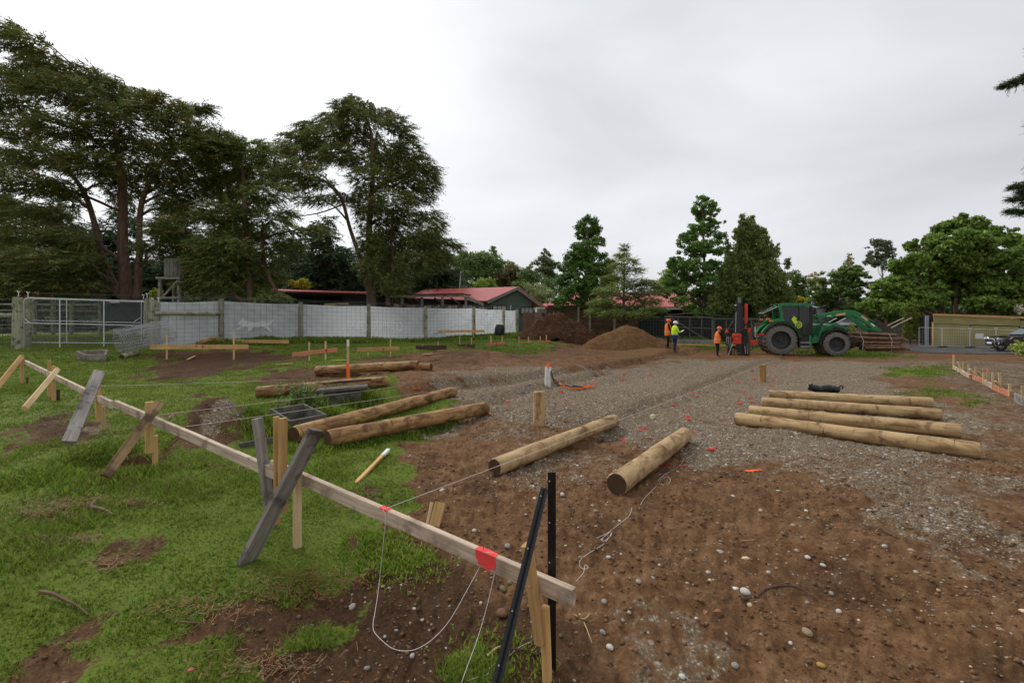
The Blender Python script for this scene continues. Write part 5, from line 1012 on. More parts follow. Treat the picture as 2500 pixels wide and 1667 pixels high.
RUST = plain('rusty_red_paint', (.34, .06, .025), .6, .3, .35, 3); rc_ = thing('rusty_cart', 'rusty red farm cart parked under the conifers behind the gate post', 'cart', P(60, 800, 36))
m = MB(); c = P(60, 722, 36); m.prism([c + Vector(p) for p in ((-.85, 0, -.3), (.8, 0, -.3), (.8, 0, .15), (.45, 0, .35), (-.5, 0, .33), (-.85, 0, .1))], (0, 1.5, 0)); m.build('body', RUST, rc_)
for dx in (-.55, .5): MB().cyl(c + Vector((dx, -.05, -.75)), c + Vector((dx, .15, -.75)), .5, 16).build('wheel', BLACKPL, rc_, True)
MB().beam(c + Vector((-.9, .7, -.4)), c + Vector((.9, .7, -.4)), .1, .1).build('axle', DARKIN, rc_)
# ================================================================== tractor with loader
TGREEN = plain('tractor_green_paint', (.012, .19, .055), .35, .5, .18, 3); TDARK = plain('tractor_dark_plastic', (.02, .022, .023), .5, .4, .2)
nt = NT('muddy_tyre', .9, .1); f = nt.noise(9, 5, nt.co()); nt.color(nt.ramp(f, [(.42, (.14, .142, .14)), (.56, (.19, .185, .175)), (.72, (.20, .13, .065))])); TYRE = nt.m
nt = NT('muddy_tread', .95, .05); f = nt.noise(7, 5, nt.co()); nt.color(nt.ramp(f, [(.35, (.05, .042, .032)), (.52, (.20, .12, .055)), (.75, (.33, .22, .11))])); TREAD = nt.m
RIM = plain('dark_wheel_rim', (.028, .030, .030), .5, .4, .2); LAMP = plain('amber_lamp', (.85, .16, .02), .3, .5, .1); DECAL = plain('orange_white_decal', (.72, .45, .26), .5, .3, .35, 30)
gl_ = NT('cab_glass', .05, .6).color((.05, .06, .06)); tp_ = gl_.n('ShaderNodeBsdfTransparent'); mx_ = gl_.n('ShaderNodeMixShader'); mx_.inputs[0].default_value = .55; gl_.l(gl_.b.outputs[0], mx_.inputs[1]); gl_.l(tp_.outputs[0], mx_.inputs[2]); gl_.l(mx_.outputs[0], gl_.t.nodes['Material Output'].inputs[0]); CABGL = gl_.m; RIGRED = plain('rig_red_paint', (.62, .045, .02), .45, .4, .15); RIGDARK = plain('rig_dark_steel', (.018, .018, .019), .45, .5, .3); SILV = plain('bright_steel', (.55, .55, .56), .35, .5, .1, 9, .7)
PH = R(15); tf_, ts_ = Vector((math.cos(PH), -math.sin(PH), 0)), Vector((math.sin(PH), math.cos(PH), 0)); wc = P(1904, 867, 28.2); TO = Vector((wc.x, wc.y, 0)) + ts_ * .80; TO.z = gs(TO.x, TO.y) - .02
TS = 1.045; T = lambda x, y, z: TO + (tf_ * (x if x < 1 else x - (x - 1) * .03) + ts_ * y + Vector((0, 0, z))) * TS; TM = Matrix((tf_, ts_, Vector((0, 0, 1)))).transposed()
tr = thing('green_tractor', 'green tractor with front loader and muddy tyres beside the post driver', 'tractor', TO)
def wheel(par, x, y, r, w, lug, mats=True, ctr=None, nl=22, A=ts_, rimf=.58):
    c = ctr if ctr is not None else T(x, y, r); o = MB(); prof = [(-.5, rimf), (-.5, .72), (-.46, .86), (-.38, .93), (0, .955), (.38, .93), (.46, .86), (.5, .72), (.5, rimf)]; n = 36; fw = Vector((0, 0, 1)).cross(A).normalized(); V = []; F = []
    for (a, k) in prof:
        for j in range(n): q = 2*math.pi*j/n; V.append(c + A * (a * w) + (fw * math.cos(q) + Vector((0, 0, 1)) * math.sin(q)) * (r * k))
    for i in range(len(prof) - 1):
        for j in range(n): F.append((i*n+j, i*n+(j+1)%n, (i+1)*n+(j+1)%n, (i+1)*n+j))
    o.add(V, F); ty = o.build('tyre', TYRE, par, True)
    if lug:
        m = MB()
        for j in range(nl):
            for sd in (-1, 1):
                q = 2*math.pi*(j + (.5 if sd > 0 else 0))/nl; dq = .16
                rd = lambda qq: (fw * math.cos(qq) + Vector((0, 0, 1)) * math.sin(qq)); m.beam(c + A * (sd * .02) + rd(q) * r * .965, c + A * (sd * w * .5) + rd(q + dq) * r * .92, .06, .075, up=rd(q))
        m.build('tread_lugs', TREAD, ty, kind='stuff')
    m = MB(); pr = [(-.30, .60), (-.40, .585), (-.40, .54), (-.16, .50), (-.10, .30), (-.14, .28), (-.14, .14), (-.26, .12), (-.26, .0)]; V = []; F = []; n = 24
    for (a, k) in pr:
        for j in range(n): q = 2*math.pi*j/n; V.append(c + A * (a * w) + (fw * math.cos(q) + Vector((0, 0, 1)) * math.sin(q)) * (r * max(k, .002) * rimf / .58))
    for i in range(len(pr) - 1):
        for j in range(n): F.append((i*n+j, i*n+(j+1)%n, (i+1)*n+(j+1)%n, (i+1)*n+j))
    m.add(V, F); m.build('rim', RIM if mats is True else mats, ty, True)
    return ty
for y in (-.72, .72): wheel(tr, 0, y, .91 * TS, .60, True, ctr=T(0, y, .91)); wheel(tr, 2.9, y * 1.02, .71 * TS, .50, True, nl=20, ctr=T(2.9, y * 1.02, .71))
def side(pts, y0, y1, name, mat, par=None, smooth=False): m = MB(); m.prism([T(x, y0, z) for x, z in pts], ts_ * (y1 - y0)); return m.build(name, mat, par or tr, smooth)
side([(-.45, .75), (1.6, .75), (1.7, 1.25), (-.45, 1.25)], -.32, .32, 'gearbox', TDARK); side([(1.6, .7), (3.3, .8), (3.3, 1.2), (1.6, 1.2)], -.28, .28, 'engine', TDARK)
hood = side([(1.66, 1.15), (1.66, 2.04), (2.4, 2.0), (3.2, 1.86), (3.55, 1.70), (3.68, 1.45), (3.68, 1.12), (3.3, 1.08)], -.40, .40, 'hood', TGREEN)
side([(2.75, 1.2), (2.95, 1.70), (3.45, 1.62), (3.66, 1.45), (3.66, 1.15)], -.425, -.403, 'grille', TDARK, hood); m = MB(); m.box(T(3.70, 0, 1.35), (.05, .7, .5), TM); m.build('grille', TDARK, hood); side([(1.75, 1.78), (2.9, 1.78), (3.2, 1.74), (2.6, 1.86), (1.75, 1.88)], -.415, -.403, 'stripe', SILV, hood)
MB().box(T(3.64, -.3, 1.22), (.06, .14, .12), TM).build('headlight', WHITEP, hood); MB().box(T(3.85, 0, .95), (.45, .7, .4), TM, 0, .04).build('front_weight', TDARK, tr)
# cab
cab = MB(); pl = [(.08, 2.05), (-.02, 2.95), (1.45, 2.98), (1.62, 2.86), (1.66, 1.1), (1.05, 1.1), (.75, 1.75)]
def bar(par, pts, r, name, mat): return MB().tube([T(*p) for p in pts], r, 8).build(name, mat, par, True)
rf = side([(-.06, 2.90), (-.04, 3.02), (.3, 3.09), (1.3, 3.08), (1.75, 2.98), (1.76, 2.92), (1.5, 2.90)], -.78, .78, 'cab_roof', TGREEN)
for y in (-.72, .72):
    plank('rear_pillar', T(.16, y, 1.9), T(.02, y, 2.95), .12, .16, TGREEN, tr, up=tuple(tf_)); plank('front_pillar', T(1.64, y, 1.05), T(1.60, y, 2.93), .07, .09, TDARK, tr, up=tuple(tf_)); plank('door_pillar', T(.98, y, 1.35), T(1.0, y, 2.92), .06, .08, TDARK, tr, up=tuple(tf_))
    side([(.22, 1.98), (.14, 2.86), (.96, 2.88), (.96, 1.55), (.7, 1.62)], y - .012, y + .012, 'side_window', CABGL); side([(1.02, 1.15), (1.04, 2.88), (1.57, 2.86), (1.61, 1.15)], y - .012, y + .012, 'door', CABGL)
m = MB(); m.prism([T(1.63, -.7, 1.95), T(1.63, .7, 1.95), T(1.58, .7, 2.88), T(1.58, -.7, 2.88)], tf_ * .02); m.build('windscreen', CABGL, tr)
side([(.2, 1.0), (.2, 1.95), (.9, 1.5), (1.62, 1.15), (1.62, .95)], -.70, .70, 'cab_floor', TDARK)
m = MB(); m.box(T(.55, .1, 1.75), (.5, .5, .16), TM, 0, .05).box(T(.34, .1, 2.1), (.16, .5, .65), TM, 0, .05); m.build('seat', TDARK, tr)
MB().tube([T(1.15 + .05 * math.cos(a), .1 + .2 * math.sin(a), 2.02 + .16 * math.cos(a)) for a in np.linspace(0, 6.28, 15)[:-1]], .018, 5, closed=True).build('steering_wheel', TDARK, tr)
m = MB(); m.prism([T(-.06, -.6, 2.86), T(-.06, .6, 2.86), T(-.80, .55, 2.52), T(-.80, -.55, 2.52)], (0, 0, .025)); m.build('rear_window', CABGL, tr); bar(tr, [(-.02, -.6, 2.9), (-.82, -.55, 2.5), (-.82, .55, 2.5), (-.02, .6, 2.9)], .02, 'window_frame', GALV)
for y in (-.5, .5): MB().ell(T(-.1, y, 3.0), (.07, .07, .09), 10, 6).build('work_lamp', TDARK, tr, True)
bar(tr, [(1.7, -.62, 1.1), (1.7, -.62, 2.9)], .075, 'exhaust', TDARK); bar(tr, [(1.62, -.8, 2.75), (1.75, -.98, 2.8)], .02, 'mirror_arm', TDARK); MB().box(T(1.75, -1.02, 2.6), (.05, .2, .36), TM, 0, .02).build('mirror', TDARK, tr)
# fenders
for y0, y1 in ((-1.02, -.42), (.42, 1.02)):
    m = MB(); arc = [(1.03 * math.cos(a), .93 + 1.03 * math.sin(a)) for a in np.linspace(R(8), R(158), 16)]; inn = [(.97 * math.cos(a), .93 + .97 * math.sin(a)) for a in np.linspace(R(158), R(8), 16)]
    fd = side(arc + inn, y0, y1, 'rear_fender', TGREEN); rim_ = [(1.05 * math.cos(a), .93 + 1.05 * math.sin(a)) for a in np.linspace(R(2), R(160), 16)]; bar(fd, [(x, y0 if y0 < 0 else y1, z) for x, z in rim_], .045, 'fender_trim', TDARK)
    a2 = [(2.9 + .84 * math.cos(a), .71 + .84 * math.sin(a)) for a in np.linspace(R(40), R(185), 12)]; i2 = [(2.9 + .79 * math.cos(a), .71 + .79 * math.sin(a)) for a in np.linspace(R(185), R(40), 12)]; side(a2 + i2, y0 * .93, y1 * .93, 'front_fender', TDARK)
    side([(-.45, 1.86), (-.52, 2.02), (-.1, 2.18), (.2, 2.12), (.2, 1.9)], y0, y0 + .45 if y0 < 0 else y1, 'fender_top', TGREEN)
for y, x, z in ((-.95, -.52, 2.02), (-.7, -.62, 2.14), (.8, -.6, 2.1)): MB().box(T(x, y, z), (.16, .2, .11), TM, 0, .03).build('tail_lamp', LAMP, tr)
side([(.98, .48), (.98, 1.12), (1.62, 1.12), (1.62, .48)], -.86, -.55, 'step_box', TDARK); side([(1.5, .55), (1.5, 1.2), (1.62, 1.2), (1.62, .55)], -.88, -.862, 'step_panel', TGREEN)
for z in (.55, .78): MB().box(T(1.28, -.9, z), (.5, .12, .03), TM).build('step', GALV, tr)
# emblem on the door glass: bird shape and disc
yg = plain('yellow_green_emblem', (.55, .78, .05), .5); em = [(.62, 2.12), (.70, 2.28), (.82, 2.30), (.80, 2.22), (.90, 2.20), (.86, 2.12), (.92, 1.98), (.84, 1.84), (.72, 1.92)]
side(em, -.742, -.737, 'emblem', yg); MB().tube([T(.98 + .16 * math.cos(a), -.742, 1.80 + .18 * math.sin(a)) for a in np.linspace(0, 6.28, 19)[:-1]], .035, 5, closed=True).build('emblem', yg, tr)
for k in range(3): a = k * 1.05; MB().beam(T(.98 + .15 * math.cos(a), -.742, 1.80 + .17 * math.sin(a)), T(.98 - .15 * math.cos(a), -.742, 1.80 - .17 * math.sin(a)), .03, .03).build('emblem', yg, tr)
# loader
for y in (-.62, .62):
    side([(1.72, .72), (2.1, .80), (2.2, 1.3), (2.36, 1.75), (2.20, 1.9), (2.0, 1.4), (1.72, 1.0)], y - .05, y + .05, 'loader_mast', TGREEN)
    arm = side([(2.0, 2.24), (2.05, 2.36), (3.55, 2.66), (3.98, 2.62), (4.25, 2.36), (5.28, 1.52), (5.18, 1.38), (4.94, 1.50), (4.08, 2.22), (3.74, 2.37), (2.3, 2.23)], y - .06, y + .06, 'loader_arm', TGREEN)
    if y < 0:
        side([(2.95, 2.30), (2.95, 2.40), (3.44, 2.51), (3.44, 2.39)], y - .068, y - .062, 'decal', DECAL, arm); side([(4.22, 2.27), (4.28, 2.34), (4.60, 2.10), (4.54, 2.01)], y - .068, y - .062, 'decal', DECAL, arm); side([(4.70, 1.86), (4.76, 1.91), (4.95, 1.77), (4.89, 1.70)], y - .068, y - .062, 'decal', WHITEP, arm); side([(2.5, 2.27), (2.5, 2.33), (2.72, 2.36), (2.72, 2.29)], y - .068, y - .062, 'decal', WHITEP, arm)
    bar(tr, [(2.25, y, 1.52), (3.0, y, 1.9)], .055, 'lift_cylinder', TGREEN); bar(tr, [(3.0, y, 1.9), (3.5, y, 2.2)], .032, 'lift_rod', SILV); bar(tr, [(2.15, y, 1.95), (3.75, y, 2.62)], .03, 'levelling_rod', TGREEN); bar(tr, [(4.1, y, 2.5), (5.0, y, 1.9)], .045, 'tilt_cylinder', TGREEN)
    side([(4.85, 2.12), (5.05, 2.14), (5.75, 1.62), (5.66, 1.44), (5.2, 1.36), (5.25, 1.5)], y - .05, y + .05, 'tool_carrier', plain('rusty_dark', (.06, .045, .04), .7) if y < 0 else bpy.data.materials['rusty_dark'])
bar(tr, [(5.2, -.6, 1.5), (5.2, .6, 1.5)], .07, 'cross_tube', TGREEN); bar(tr, [(3.9, -.6, 2.45), (3.9, .6, 2.45)], .08, 'cross_tube', TGREEN); bar(tr, [(5.6, -.65, 1.5), (5.6, .65, 1.5)], .06, 'cross_tube', TDARK)
for y in (-.45, .35): bar(tr, [(5.6, y, 1.48), (6.2, y, 1.85), (6.85, y, 2.2)], .03, 'fork_tine', plain('pale_tine', (.42, .37, .28), .6) if y < 0 else bpy.data.materials['pale_tine'])
for k in range(3): bar(tr, [(1.9 + .06 * k, -.7, 1.15), (2.05 + .06 * k, -.74, 1.7), (2.3 + .08 * k, -.72, 2.15), (2.7, -.7, 2.25)], .016, 'hose', TDARK)
# ================================================================== post driver behind the tractor
Zd = 28.15; D = lambda u, v, dz=0: P(u, v, Zd + dz); gd = gs(*D(1800, 868).xy)
pd = thing('post_driver', 'red and black hydraulic post driver with a tall mast behind the tractor', 'post driver', Vector((D(1800, 868).x, D(1800, 868).y, gd)))
MB().box((D(1803, 800)), (.20, .22, 3.05), Matrix.Rotation(.03, 3, 'Y')).build('mast', RIGDARK, pd); MB().box(D(1810.5, 790, .05), (.08, .12, 2.2), Matrix.Rotation(.03, 3, 'Y')).build('mast', RIGDARK, pd); MB().box(D(1805.5, 733), (.1, .16, .35)).build('mast_cap', GALVD, pd)
MB().box(D(1796.5, 780, -.12), (.14, .06, 1.7), Matrix.Rotation(.03, 3, 'Y')).build('guide', TDARK, pd); MB().tube([D(1797, 762, -.16), D(1795.5, 812, -.16)], .02, 6).build('cable', SILV, pd)
MB().box(D(1796, 746, -.1), (.07, .08, .12)).build('lamp', WHITEP, pd)
hb = MB().box(D(1798.5, 827, -.22), (.40, .36, .63), None, 0, .03).build('hammer', RIGRED, pd); MB().box(D(1797, 826, -.41), (.03, .02, .07)).build('latch', SILV, hb); MB().box(D(1798.5, 822, -.41), (.37, .012, .02)).build('seam', RIGDARK, hb)
MB().box(D(1797, 847, -.1), (.36, .34, .16), None, 0, .03).build('cap_block', RIGDARK, pd)
bm_ = MB().box(D(1815, 845, .1), (.30, .3, 1.15)).build('base_frame', RIGDARK, pd); MB().box(D(1812, 866, 0), (.5, .5, .12)).build('foot', RIGDARK, pd); MB().box(D(1782, 858, .1), (.18, .3, .5)).build('jack', RIGDARK, pd)
MB().tube([D(1822, 741), D(1821, 786)], .085, 12).build('ram', RIGRED, pd, True); MB().tube([D(1821, 786), D(1820.5, 802)], .055, 10).build('ram_rod', RIGRED, pd, True); MB().box(D(1820, 792), (.16, .16, .1)).build('ram_bracket', RIGDARK, pd)
for u, v in ((1776, 803), (1778, 815)): MB().tube([D(u, v), D(u + 1, v + 12), D(u + 2, v + 45)], [.02, .035, .03], 6).build('control_lever', RIGDARK, pd)
MB().prism([D(1771, 812, -.1), D(1775.5, 803, -.1), D(1780, 812, -.1)], (0, .08, 0)).build('warning_flag', RIGRED, pd)
MB().box(D(1778, 832), (.22, .2, .6)).build('control_bank', RIGDARK, pd); 
for k in range(5): MB().tube([D(1774 + k * 2.5, 822, -.12), D(1775 + k * 2, 836 + k, -.14), D(1782 + k, 850, -.1), D(1790, 842 + k, -.05)], .014, 5).build('hose', RIGDARK if k % 2 else SILV, pd)
MB().tube([D(1776, 872, -.1), D(1790.5, 835, -.2)], .022, 6).build('stay_bar', SILV, pd)
MB().tube([D(1843, 798), D(1844, 822)], .05, 8).build('ram', SILV, pd, True); MB().tube([D(1845, 798, .1), D(1846, 790, .1)], .03, 6).build('hose_end', RIGRED, pd)
MB().tube([D(1829, 801), D(1829, 812)], .08, 8).build('top_link', RIGRED, pd, True)
MB().box(D(1839, 836, .1), (.45, .25, .28)).build('link_frame', RIGRED, pd); MB().tube([D(1848, 816), D(1866, 817)], .045, 6).build('link_arm', RIGRED, pd); MB().tube([D(1830, 838), D(1870, 846, .3)], .04, 6).build('link_arm', RIGDARK, pd); MB().tube([D(1830, 855), D(1866, 835, .3)], .035, 6).build('link_arm', RIGDARK, pd); MB().tube([D(1818, 845, -.1), D(1820, 862, -.1)], .03, 6).build('jack_rod', SILV, pd)
for k in range(4): MB().tube([D(1824, 815 + 3 * k), D(1838, 808 + 6 * k, -.1), D(1850, 815 + 5 * k, -.1), D(1866, 822 + 2 * k, .2)], .013, 5).build('hose', RIGDARK, pd)
MB().tube([D(1817, 818, -.15) + Vector((.14 * math.cos(a), 0, .2 * math.sin(a))) for a in np.linspace(0, 6.28, 15)[:-1]], .02, 5, closed=True).build('hose_loop', RIGDARK, pd)
MB().tube([D(1849, 800, .1), D(1856, 768, .1)], .012, 5).build('aerial', GALVD, pd)
a = D(1796, 850); logm('pile_post', (a.x, a.y, gd - .2), a, .115, .11, [LOGA, PALEEND], None, 'timber pile standing under the hammer of the post driver', 'post', 'driven timber pile posts', 41)
a = D(1829, 812, -.5); plank('marker_post', Vector((a.x, a.y, gs(a.x, a.y) - .1)), a, .10, .10, BROWNW, None, up=(0, -1, 0), label='slim brown timber post standing between the driver and tractor', cat='post')
# ================================================================== log stack
ST = [(1380,522,1985,551,21),(1375,578,2010,606,26),(1538,650,2040,660,19),(1545,694,2030,694,14),(1570,727,2130,722,21),(1670,797,2250,785,25)]
zc = lambda X: 1830 + X / 5.6; vc = lambda Y: 720 + Y / 5.6; gl = GS(2150, 866); lid = ['topmost log of the dark stack behind the loader','second log of the dark stack, banded with the topmost','middle log of the dark stack just below the banded pair','thin log near the middle of the dark stack','long log low in the dark stack','lowest log lying in front of the dark stack']
for i, (X0, Y0, X1, Y1, r) in enumerate(ST):
    Zl_ = 30.9 - i * .12; a, b = P(zc(X0), vc(Y0), Zl_), P(zc(X1), vc(Y1), Zl_ - .15); rr = r / 5.6 * Zl_ / FPX
    logm('log', a, b, rr, rr * .95, [LOGC, LOGEND], None, lid[i], 'log', 'dark log stack behind the loader', 60 + i, 12)
rg = random.Random(3)
for i in range(12):
    v = 815 + (i % 6) * 9.0; Z_ = 31.3 + .28 * (i // 6); du = rg.uniform(-8, 14) + (i % 6) * 4; a, b = P(2078 + du, v, Z_), P(2190 + du, v + 3, Z_ - .1); logm('log', a, b, .13, .12, [LOGC, LOGEND], None, 'dark log deep in the stack behind the loader', 'log', 'logs deep in the dark stack', 80 + i, 10)
for u in (2100, 2170): a = P(u, 815, 30.6); MB().tube([a, P(u + 8, 830, 30.4), P(u + 6, 858, 30.3)], .012, 5).build('steel_strap', GALV, None, False, a, 'steel strap round the dark log stack, ' + ('near the loader' if u < 2150 else 'near the asphalt yard'), 'strap', 'straps round the dark stack')
# ================================================================== people
SKIN = plain('skin', (.42, .25, .18), .6); HELMO = plain('orange_helmet', (.92, .13, .02), .35, .5, .06); HELMW = plain('white_helmet', (.8, .8, .79), .35, .5, .05); VEST = plain('orange_vest', (.95, .20, .03), .7, .2, .15, 8); LIME = plain('lime_jacket', (.58, .85, .03), .7, .2, .12, 6); NAVY = plain('navy_cloth', (.02, .03, .07), .8, .2, .3, 6); BLACKC = plain('black_cloth', (.013, .013, .015), .85, .2, .4, 6); BOOT = plain('muddy_boot', (.13, .085, .05), .9); REFL = plain('silver_tape', (.55, .54, .52), .4, .5, .1)
def person(u, v, Z, yaw, arms, cols, helm, label, vest=None, lean=0., stride=.12, tilt=.15, hem=None, hold=None):
    g = P(u, v, Z); g.z = gs(g.x, g.y); o = thing('person', label, 'person', g); Rz = Matrix.Rotation(yaw, 3, 'Z'); L = lambda x, y, z: g + Rz @ Vector((x + lean * max(0, z - .9), y, z))
    J = {'pel': (0, 0, .95, .145), 'sp': (0, 0, 1.15, .14), 'ch': (.01, 0, 1.36, .155), 'nk': (.02, 0, 1.50, .06), 'hd': (.05, 0, 1.60, .085), 'ht': (.06, 0, 1.70, .085)}
    E = [('pel', 'sp'), ('sp', 'ch'), ('ch', 'nk'), ('nk', 'hd'), ('hd', 'ht')]
    for s, nm in ((-1, 'r'), (1, 'l')):
        st_ = stride * s; J.update({f'hip{nm}': (0, s * .10, .90, .105), f'kn{nm}': (.03 + st_ * .5, s * .11, .50, .068), f'an{nm}': (st_, s * .12, .10, .05), f'to{nm}': (st_ + .17, s * .13, .045, .042)}); E += [('pel', f'hip{nm}'), (f'hip{nm}', f'kn{nm}'), (f'kn{nm}', f'an{nm}'), (f'an{nm}', f'to{nm}')]
        el, wr = arms[0 if s < 0 else 1]; J.update({f'sh{nm}': (.0, s * .20, 1.42, .07), f'el{nm}': (*el, .05), f'wr{nm}': (*wr, .035)}); E += [('ch', f'sh{nm}'), (f'sh{nm}', f'el{nm}'), (f'el{nm}', f'wr{nm}')]
        d = Vector(wr) - Vector(el); d.normalize(); pm_ = Vector(wr) + d * .08; J[f'pm{nm}'] = (*pm_, .032); E.append((f'wr{nm}', f'pm{nm}')); lat = d.cross(Vector((0, 0, 1))); lat = lat.normalized() if lat.length > .1 else Vector((0, 1, 0))
        for k in range(4): q = pm_ + d * (.085 - .012 * abs(k - 1.4)) + lat * (k - 1.5) * .02 - Vector((0, 0, .02)); J[f'f{k}{nm}'] = (*q, .009); E.append((f'pm{nm}', f'f{k}{nm}'))
        q = Vector(wr) + d * .07 + lat * (.05 * s) ; J[f'th{nm}'] = (*q, .010); E.append((f'wr{nm}', f'th{nm}'))
    keys = list(J); me = bpy.data.meshes.new('body'); me.from_pydata([L(*J[k][:3]) - g for k in keys], [(keys.index(a), keys.index(b)) for a, b in E], []); ob = bpy.data.objects.new('body_tmp', me); COL.objects.link(ob)
    md = ob.modifiers.new('skin', 'SKIN'); md.use_smooth_shade = True; sv = me.skin_vertices[0].data
    for i, k in enumerate(keys): r = J[k][3]; sv[i].radius = (r * (1.25 if k in ('ch', 'pel', 'sp') else 1), r); sv[i].use_root = (k == 'pel')
    ob.modifiers.new('sub', 'SUBSURF').levels = 1; bpy.context.view_layer.update(); nm_ = bpy.data.meshes.new_from_object(ob.evaluated_get(bpy.context.evaluated_depsgraph_get())); bpy.data.objects.remove(ob)
    order = ['skin', 'top', 'leg', 'boot']; nm_.materials.clear()
    for k in order: nm_.materials.append(cols[k])
    segs = []
    for a, b in E:
        kind = 'boot' if a.startswith('an') or b.startswith('to') else 'leg' if (a.startswith('hip') or a.startswith('kn') or b.startswith('hip')) else 'skin' if (a in ('nk', 'hd') or a.startswith('pm') or a.startswith('wr')) else 'top'
        segs.append((Vector(L(*J[a][:3]) - g), Vector(L(*J[b][:3]) - g), kind))
    for p in nm_.polygons:
        best = min(segs, key=lambda s: (p.center - (s[0] + (s[1] - s[0]) * max(0, min(1, (p.center - s[0]).dot(s[1] - s[0]) / max((s[1] - s[0]).length_squared, 1e-6))))).length); k = best[2]
        if k == 'top' and p.center.z < .93: k = 'leg'
        p.material_index = order.index(k); p.use_smooth = True
    nm_.name = 'body'; bo = bpy.data.objects.new('body', nm_); COL.objects.link(bo); bo.parent = o
    # face: eyes, nose, mouth, ears
    hc = Vector((.05 + .02, 0, 1.615)); fm = MB(); Lp = lambda p: L(*p)
    MB().ell(Lp((.165, 0, 1.60)), (.018, .016, .03), 8, 5, Rz).build('nose', SKIN, bo, True); MB().box(Lp((.152, 0, 1.555)), (.012, .05, .012), Rz).build('mouth', plain('lips', (.28, .12, .09), .6) if 'lips' not in bpy.data.materials else bpy.data.materials['lips'], bo)
    for s in (-1, 1): MB().ell(Lp((.148, s * .034, 1.63)), (.008, .012, .008), 8, 5, Rz).build('eye', BLACKC, bo, True); MB().ell(Lp((.04, s * .098, 1.60)), (.03, .012, .035), 8, 5, Rz).build('ear', SKIN, bo, True)
    hm = thing('x', None, None, g); bpy.data.objects.remove(hm); hc = L(.055, 0, 1.655); hl = MB(); Rt = Rz @ Matrix.Rotation(tilt, 3, 'Y'); hl.ell(hc, (.145, .118, .125), 18, 7, Rt, 0, -.08, 1.); h = hl.build('helmet', helm, o, True)
    MB().ell(hc + Rt @ Vector((.06, 0, -.005)), (.155, .118, .014), 18, 4, Rt).build('brim', helm, h, True); MB().box(hc + Rt @ Vector((-.005, 0, .118)), (.2, .03, .02), Rt, 0, .008).build('ridge', helm, h)
    def shell(rings, mat, name, par=o):
        m = MB(); n = 16; V = []; F = []
        for (z, rx, ry, dx) in rings:
            for k in range(n): a = 2*math.pi*k/n; V.append(L(dx + rx * math.cos(a), ry * math.sin(a), z))
        for i in range(len(rings) - 1):
            for k in range(n): F.append((i*n+k, i*n+(k+1)%n, (i+1)*n+(k+1)%n, (i+1)*n+k))
        m.add(V, F); return m.build(name, mat, par, True)
    if vest:
        vs_ = shell([(.80, .165, .205, 0), (1.0, .165, .205, 0), (1.2, .17, .205, .005), (1.36, .165, .20, .01), (1.46, .11, .15, .01), (1.50, .085, .10, .01)], vest, 'vest'); shell([(1.00, .171, .211, 0), (1.05, .173, .212, 0)], REFL, 'reflective_tape', vs_)
    if hem:
        vs_ = shell([(.98, .17, .21, 0), (1.2, .175, .212, .005), (1.36, .17, .205, .01), (1.46, .115, .155, .01), (1.50, .09, .10, .01)], vest or LIME, 'jacket'); shell([(.74, .175, .215, 0), (.985, .172, .212, 0)], hem, 'jacket_hem', o); shell([(1.005, .175, .214, 0), (1.045, .177, .215, 0)], REFL, 'reflective_tape', vs_)
    if hold: a, b, mt = hold; MB().box(L(*a), b, Rz @ Matrix.Rotation(-.5, 3, 'Y')).build('clipboard', mt, o)
    return o
CK = dict(skin=SKIN, top=BLACKC, leg=BLACKC, boot=BOOT)
person(1630, 857, 26.9, R(-5), (((.06, -.25, 1.15), (.26, -.12, 1.12)), ((.06, .25, 1.15), (.26, .10, 1.10))), CK, HELMO, 'standing worker in orange vest, black trousers and orange helmet, arms folded', VEST, stride=.06)
person(1647, 861, 26.4, R(10), (((.10, -.26, 1.14), (.30, -.10, 1.16)), ((.10, .25, 1.14), (.28, .06, 1.12))), dict(skin=SKIN, top=LIME, leg=NAVY, boot=BOOT), HELMW, 'standing worker in lime jacket and white helmet holding papers', None, stride=.05, hem=NAVY, hold=((.42, -.08, 1.20), (.22, .16, .012), WHITEP))
person(1751, 873, 26.8, R(0), (((.16, -.24, 1.18), (.42, -.20, 1.14)), ((.18, .24, 1.20), (.44, .18, 1.16))), CK, HELMO, 'worker in orange vest and helmet leaning to the post driver levers', VEST, lean=.10, stride=.05, tilt=.3)
# ================================================================== black utility vehicle
CARB = NT('black_car_paint', .18, .6).color((.006, .006, .007)).set(Coat_Weight=.6).m; CHROME = plain('chrome', (.62, .63, .64), .18, .5, .05, 9, .9); LENS = plain('headlight_lens', (.62, .64, .66), .15, .6, .1)
Zc = 32.3; cfw = Vector((-.966, .258, 0)).normalized(); csd = Vector((-.258, -.966, 0)).normalized(); c0 = P(2447, 858, Zc); c0.z = gs(c0.x, c0.y) + .0     # foot of the front bumper, near side
C = lambda x, y, z: c0 - cfw * x - csd * y + Vector((0, 0, z)); CM = Matrix((-cfw, -csd, Vector((0, 0, 1)))).transposed()
car = thing('black_utility_vehicle', 'parked black utility vehicle with chrome nudge bar at the yard edge', 'car', C(2.4, .9, 0))
def loft(prof, ys, name, mat, par=car): # prof: side outline, ys: list of (y, scale-in of height, inset along x)
    m = MB(); n = len(prof); V = []; F = []
    for (y, ins, dz) in ys:
        for (x, z) in prof: xm = 2.4; V.append(C(x + (ins if x < xm else -ins), y, z - (dz if z > .8 else 0)))
    for i in range(len(ys) - 1):
        for k in range(n): F.append((i*n+k, (i*n+(k+1) % n), (i+1)*n+(k+1)%n, (i+1)*n+k))
    F.append(tuple(range(n))); F.append(tuple(reversed(range((len(ys)-1)*n, len(ys)*n)))); m.add(V, F); return m.build(name, mat, par, True)
